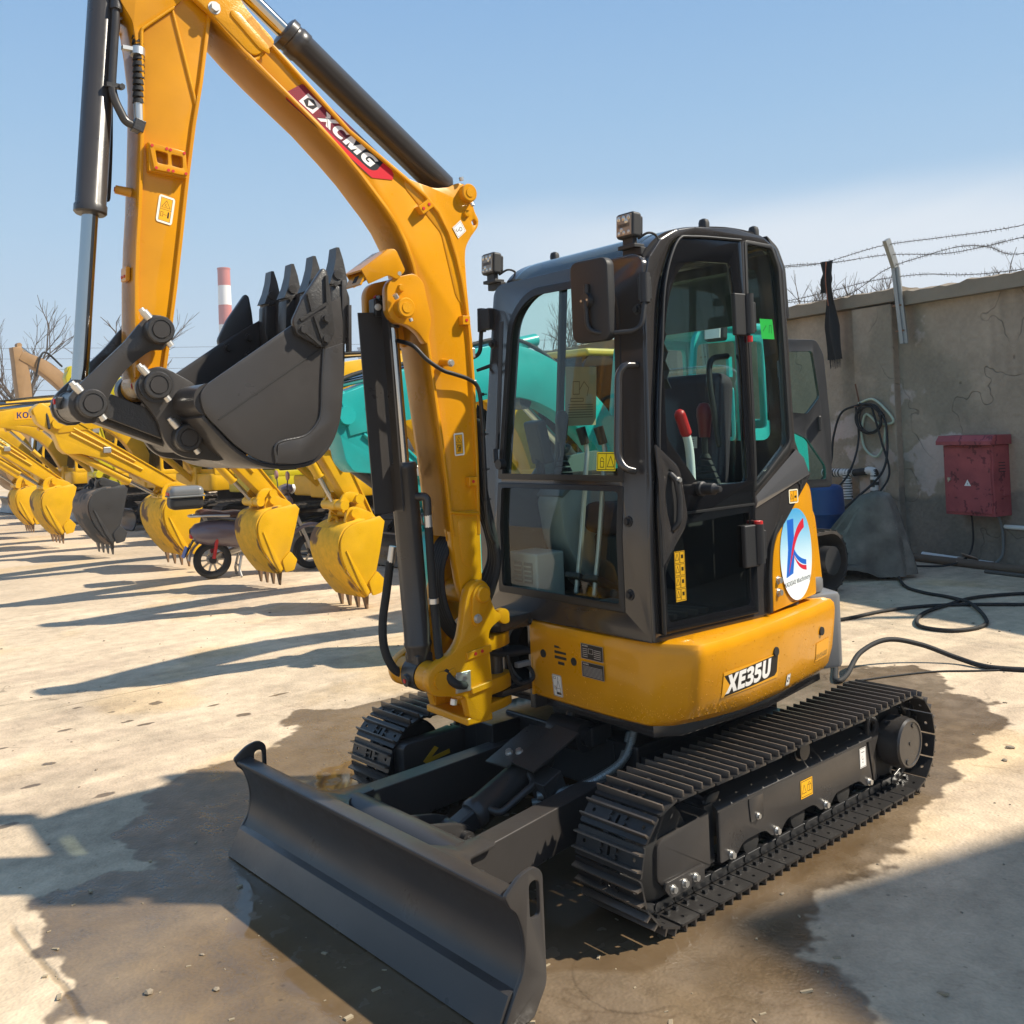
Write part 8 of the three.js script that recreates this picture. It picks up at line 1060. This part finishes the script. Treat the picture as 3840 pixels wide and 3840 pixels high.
  for (const s of [-1, 1]) M('rear_shock', [cyl([-0.0, 0.26, s * 0.11], [0.05, 0.52, s * 0.12], 0.022, 0.022, 12)], MAT.red, t);
  M('centre_stand', [pipe([[0.34, 0.28, -0.10], [0.30, 0.10, -0.13], [0.32, 0.015, -0.16]], 0.016, 0.03), pipe([[0.34, 0.28, 0.10], [0.30, 0.10, 0.13], [0.32, 0.015, 0.16]], 0.016, 0.03), bar([0.31, 0.14, -0.12], [0.31, 0.14, 0.12], 0.02, 0.02)], MAT.steel, t);
  M('fork', [bar([1.25, 0.235, -0.085], [1.05, 0.75, -0.07], 0.03, 0.04), bar([1.25, 0.235, 0.085], [1.05, 0.75, 0.07], 0.03, 0.04)], MAT.steel, t);
  M('steering_column', [cyl([1.04, 0.70, 0], [0.93, 1.05, 0], 0.05, 0.045, 14), box(0.16, 0.12, 0.24, 0.95, 1.06, 0, 0, 0, 0.3, 0.05)], pm, t); M('handlebar', [cyl([0.90, 1.05, -0.32], [0.90, 1.05, 0.32], 0.016, 0.016, 10)], MAT.plastic, t);
  for (const s of [-1, 1]) { const m = M('mirror', [rev([0.93, 1.24, s * 0.30], [0.86, 1.24, s * 0.30], [[0, 0], [0.045, 0.005], [0.06, 0.02], [0.058, 0.035], [0, 0.035]], 20)], phy([0.30, 0.16, 0.18], 0.3), t); M('stem', [cyl([0.91, 1.06, s * 0.24], [0.91, 1.22, s * 0.30], 0.008, 0.008, 8)], MAT.plastic, m); }
  M('headlamp', [rev([1.02, 1.06, 0], [1.09, 1.04, 0], [[0.06, 0], [0.065, 0.03], [0.04, 0.05], [0, 0.055]], 20)], MAT.white, t);
}
// ---------- far things ----------
function bareTree(label, pos, h, seed, spread = 0.55) {
  const t = thing('bare_tree', label, 'tree', pos, 0, 'leafless trees on the skyline'), r = rng(seed), tr = [], tw = [];
  const grow = (p, d, len, rad, lv) => { const e = p.clone().addScaledVector(d, len); (lv < 2 ? tr : tw).push(cyl(p, e, rad, rad * 0.66, lv < 2 ? 7 : 4, true)); if (lv >= 5) return; const n = lv < 1 ? 4 : 3; for (let k = 0; k < n; k++) { const q = d.clone().add(V((r() - 0.5) * 2 * spread, (r() - 0.25) * spread * 0.9, (r() - 0.5) * 2 * spread)).normalize(); const at = p.clone().lerp(e, k === 0 ? 1 : 0.45 + 0.5 * r()); grow(at, q, len * (0.55 + 0.25 * r()), rad * (k === 0 ? 0.66 : 0.5), lv + 1); } };
  grow(V(0, -0.1, 0), V((r() - 0.5) * 0.15, 1, (r() - 0.5) * 0.15).normalize(), h * 0.33, h * 0.017, 0);
  const bm = std([0.11, 0.085, 0.065], 0.9); M('trunk', tr, bm, t); M('crown', tw, bm, t); return t;
}
bareTree('bare tree on the skyline just right of the cab roof', [-50, 0, 30.2], 13.0, 11); bareTree('smaller bare tree beside the hanging scarf', [-51, 0, 28.4], 12.5, 23); bareTree('thin bare tree seen left of the iron post', [-54, 0, 26.8], 11.4, 31);
bareTree('bare tree seen right of the iron post', [-55, 0, 25.4], 12.0, 41); bareTree('brownish bushy bare tree over the wall coping at right', [-57.5, 0, 23.0], 12.6, 53, 0.75); bareTree('second brownish bare tree at the right picture edge', [-59, 0, 21.6], 12.7, 57, 0.75);
bareTree('bare spreading tree behind the row at far left', [-9.5, 0, 33], 8.1, 71, 0.7); bareTree('bare tree touching the left edge behind the brown boom', [-7.0, 0, 36], 7.8, 79, 0.7);
bareTree('small bare tree seen through the cab front window', [-31, 0, 33], 9.4, 87, 0.6); bareTree('low bare tree seen through the cab beside the window bar', [-29, 0, 29], 8.6, 93, 0.6);
{
  const t = thing('chimney', 'tall power station chimney banded red and white', 'chimney', [-107.3, 0, 232.2]); const R = y => lerp(2.0, 1.55, y / 46); const w = std([0.72, 0.71, 0.69], 0.8), rd = std([0.45, 0.13, 0.10], 0.8);
  const ys = [0, 20, 26, 31.5, 36.5, 41.5, 46]; for (let i = 0; i < 6; i++) M(i % 2 ? 'red_band' : 'white_band', [cyl([0, ys[i], 0], [0, ys[i + 1], 0], R(ys[i]), R(ys[i + 1]), 32)], i % 2 ? rd : w, t);
  M('rim', [cyl([0, 45.7, 0], [0, 46.05, 0], 1.66, 1.66, 32)], rd, t);
  const b = thing('factory_block', 'pale grey industrial block far behind the teal boom', 'building', [-166, 0, 247]); M('wall', [box(14, 27.6, 14, 0, 13.8, 0, 0, 0.8, 0)], std([0.36, 0.40, 0.46], 0.9), b); M('roof', [box(14.4, 0.6, 14.4, 0, 27.9, 0, 0, 0.8, 0)], std([0.3, 0.33, 0.38], 0.9), b); for (let k = 0; k < 5; k++) M('pier', [box(0.6, 27, 0.4, Math.cos(-0.8) * (k - 2) * 2.6 - 5, 13.5, Math.sin(0.8) * (k - 2) * -2.6 - 5, 0, 0.8, 0)], std([0.4, 0.43, 0.48], 0.9), b);
  const lab = ['highest', 'second highest', 'third', 'fourth', 'lowest']; for (let k = 0; k < 5; k++) { const y = 18.9 - k * 1.6; const a = V(30, y + 2, 215), c = V(-130, y - 4.5, 78), m = a.clone().lerp(c, 0.5); m.y -= 1.2; solo('power_line', [tube([[a.x, a.y, a.z], [m.x, m.y, m.z], [c.x, c.y, c.z]], 0.035, 30, 5)], std([0.16, 0.17, 0.19], 0.8), lab[k] + ' of the thin power lines crossing the sky at left', 'power line', 'power lines across the sky'); }
}
// ---------- what shades the foreground at the right, outside the view ----------
{ // long workshop hall on the sunny side
  const t = thing('workshop_hall', 'long corrugated workshop hall beyond the right edge of the view', 'building', [-8.2, 0, -9.55], -Math.atan2(0.51, 1.66)); const m = std([0.20, 0.20, 0.20], 0.7, { map: grainTex }), H = 6.5; // local x runs along the eaves, the yard side is +z
  M('wall', [bx(-11, 5.2, 0, H - 0.2, -5.85, 2.74)], m, t); M('roof', [bx(-11.2, 5.4, H - 0.2, H, -6.0, 2.9)], std([0.13, 0.16, 0.20], 0.6), t);
  for (let k = 0; k < 40; k++) M('cladding_rib', [bx(-10.9 + k * 0.40, -10.78 + k * 0.40, 1.0, H - 0.25, 2.74, 2.78)], m, t);
  M('plinth', [bx(-11, 5.2, 0, 0.95, 2.74, 2.82)], std([0.24, 0.22, 0.19], 0.9), t);
  for (const x of [-8, -3, 2]) { const d = M('roller_door', [bx(x - 1.6, x + 1.6, 0.02, 3.6, 2.82, 2.86)], std([0.10, 0.12, 0.15], 0.6), t); for (let k = 0; k < 9; k++) M('door_slat', [bx(x - 1.58, x + 1.58, 0.2 + k * 0.38, 0.24 + k * 0.38, 2.86, 2.88)], MAT.greyMid, d); }
}
renderer.render(scene, camera);
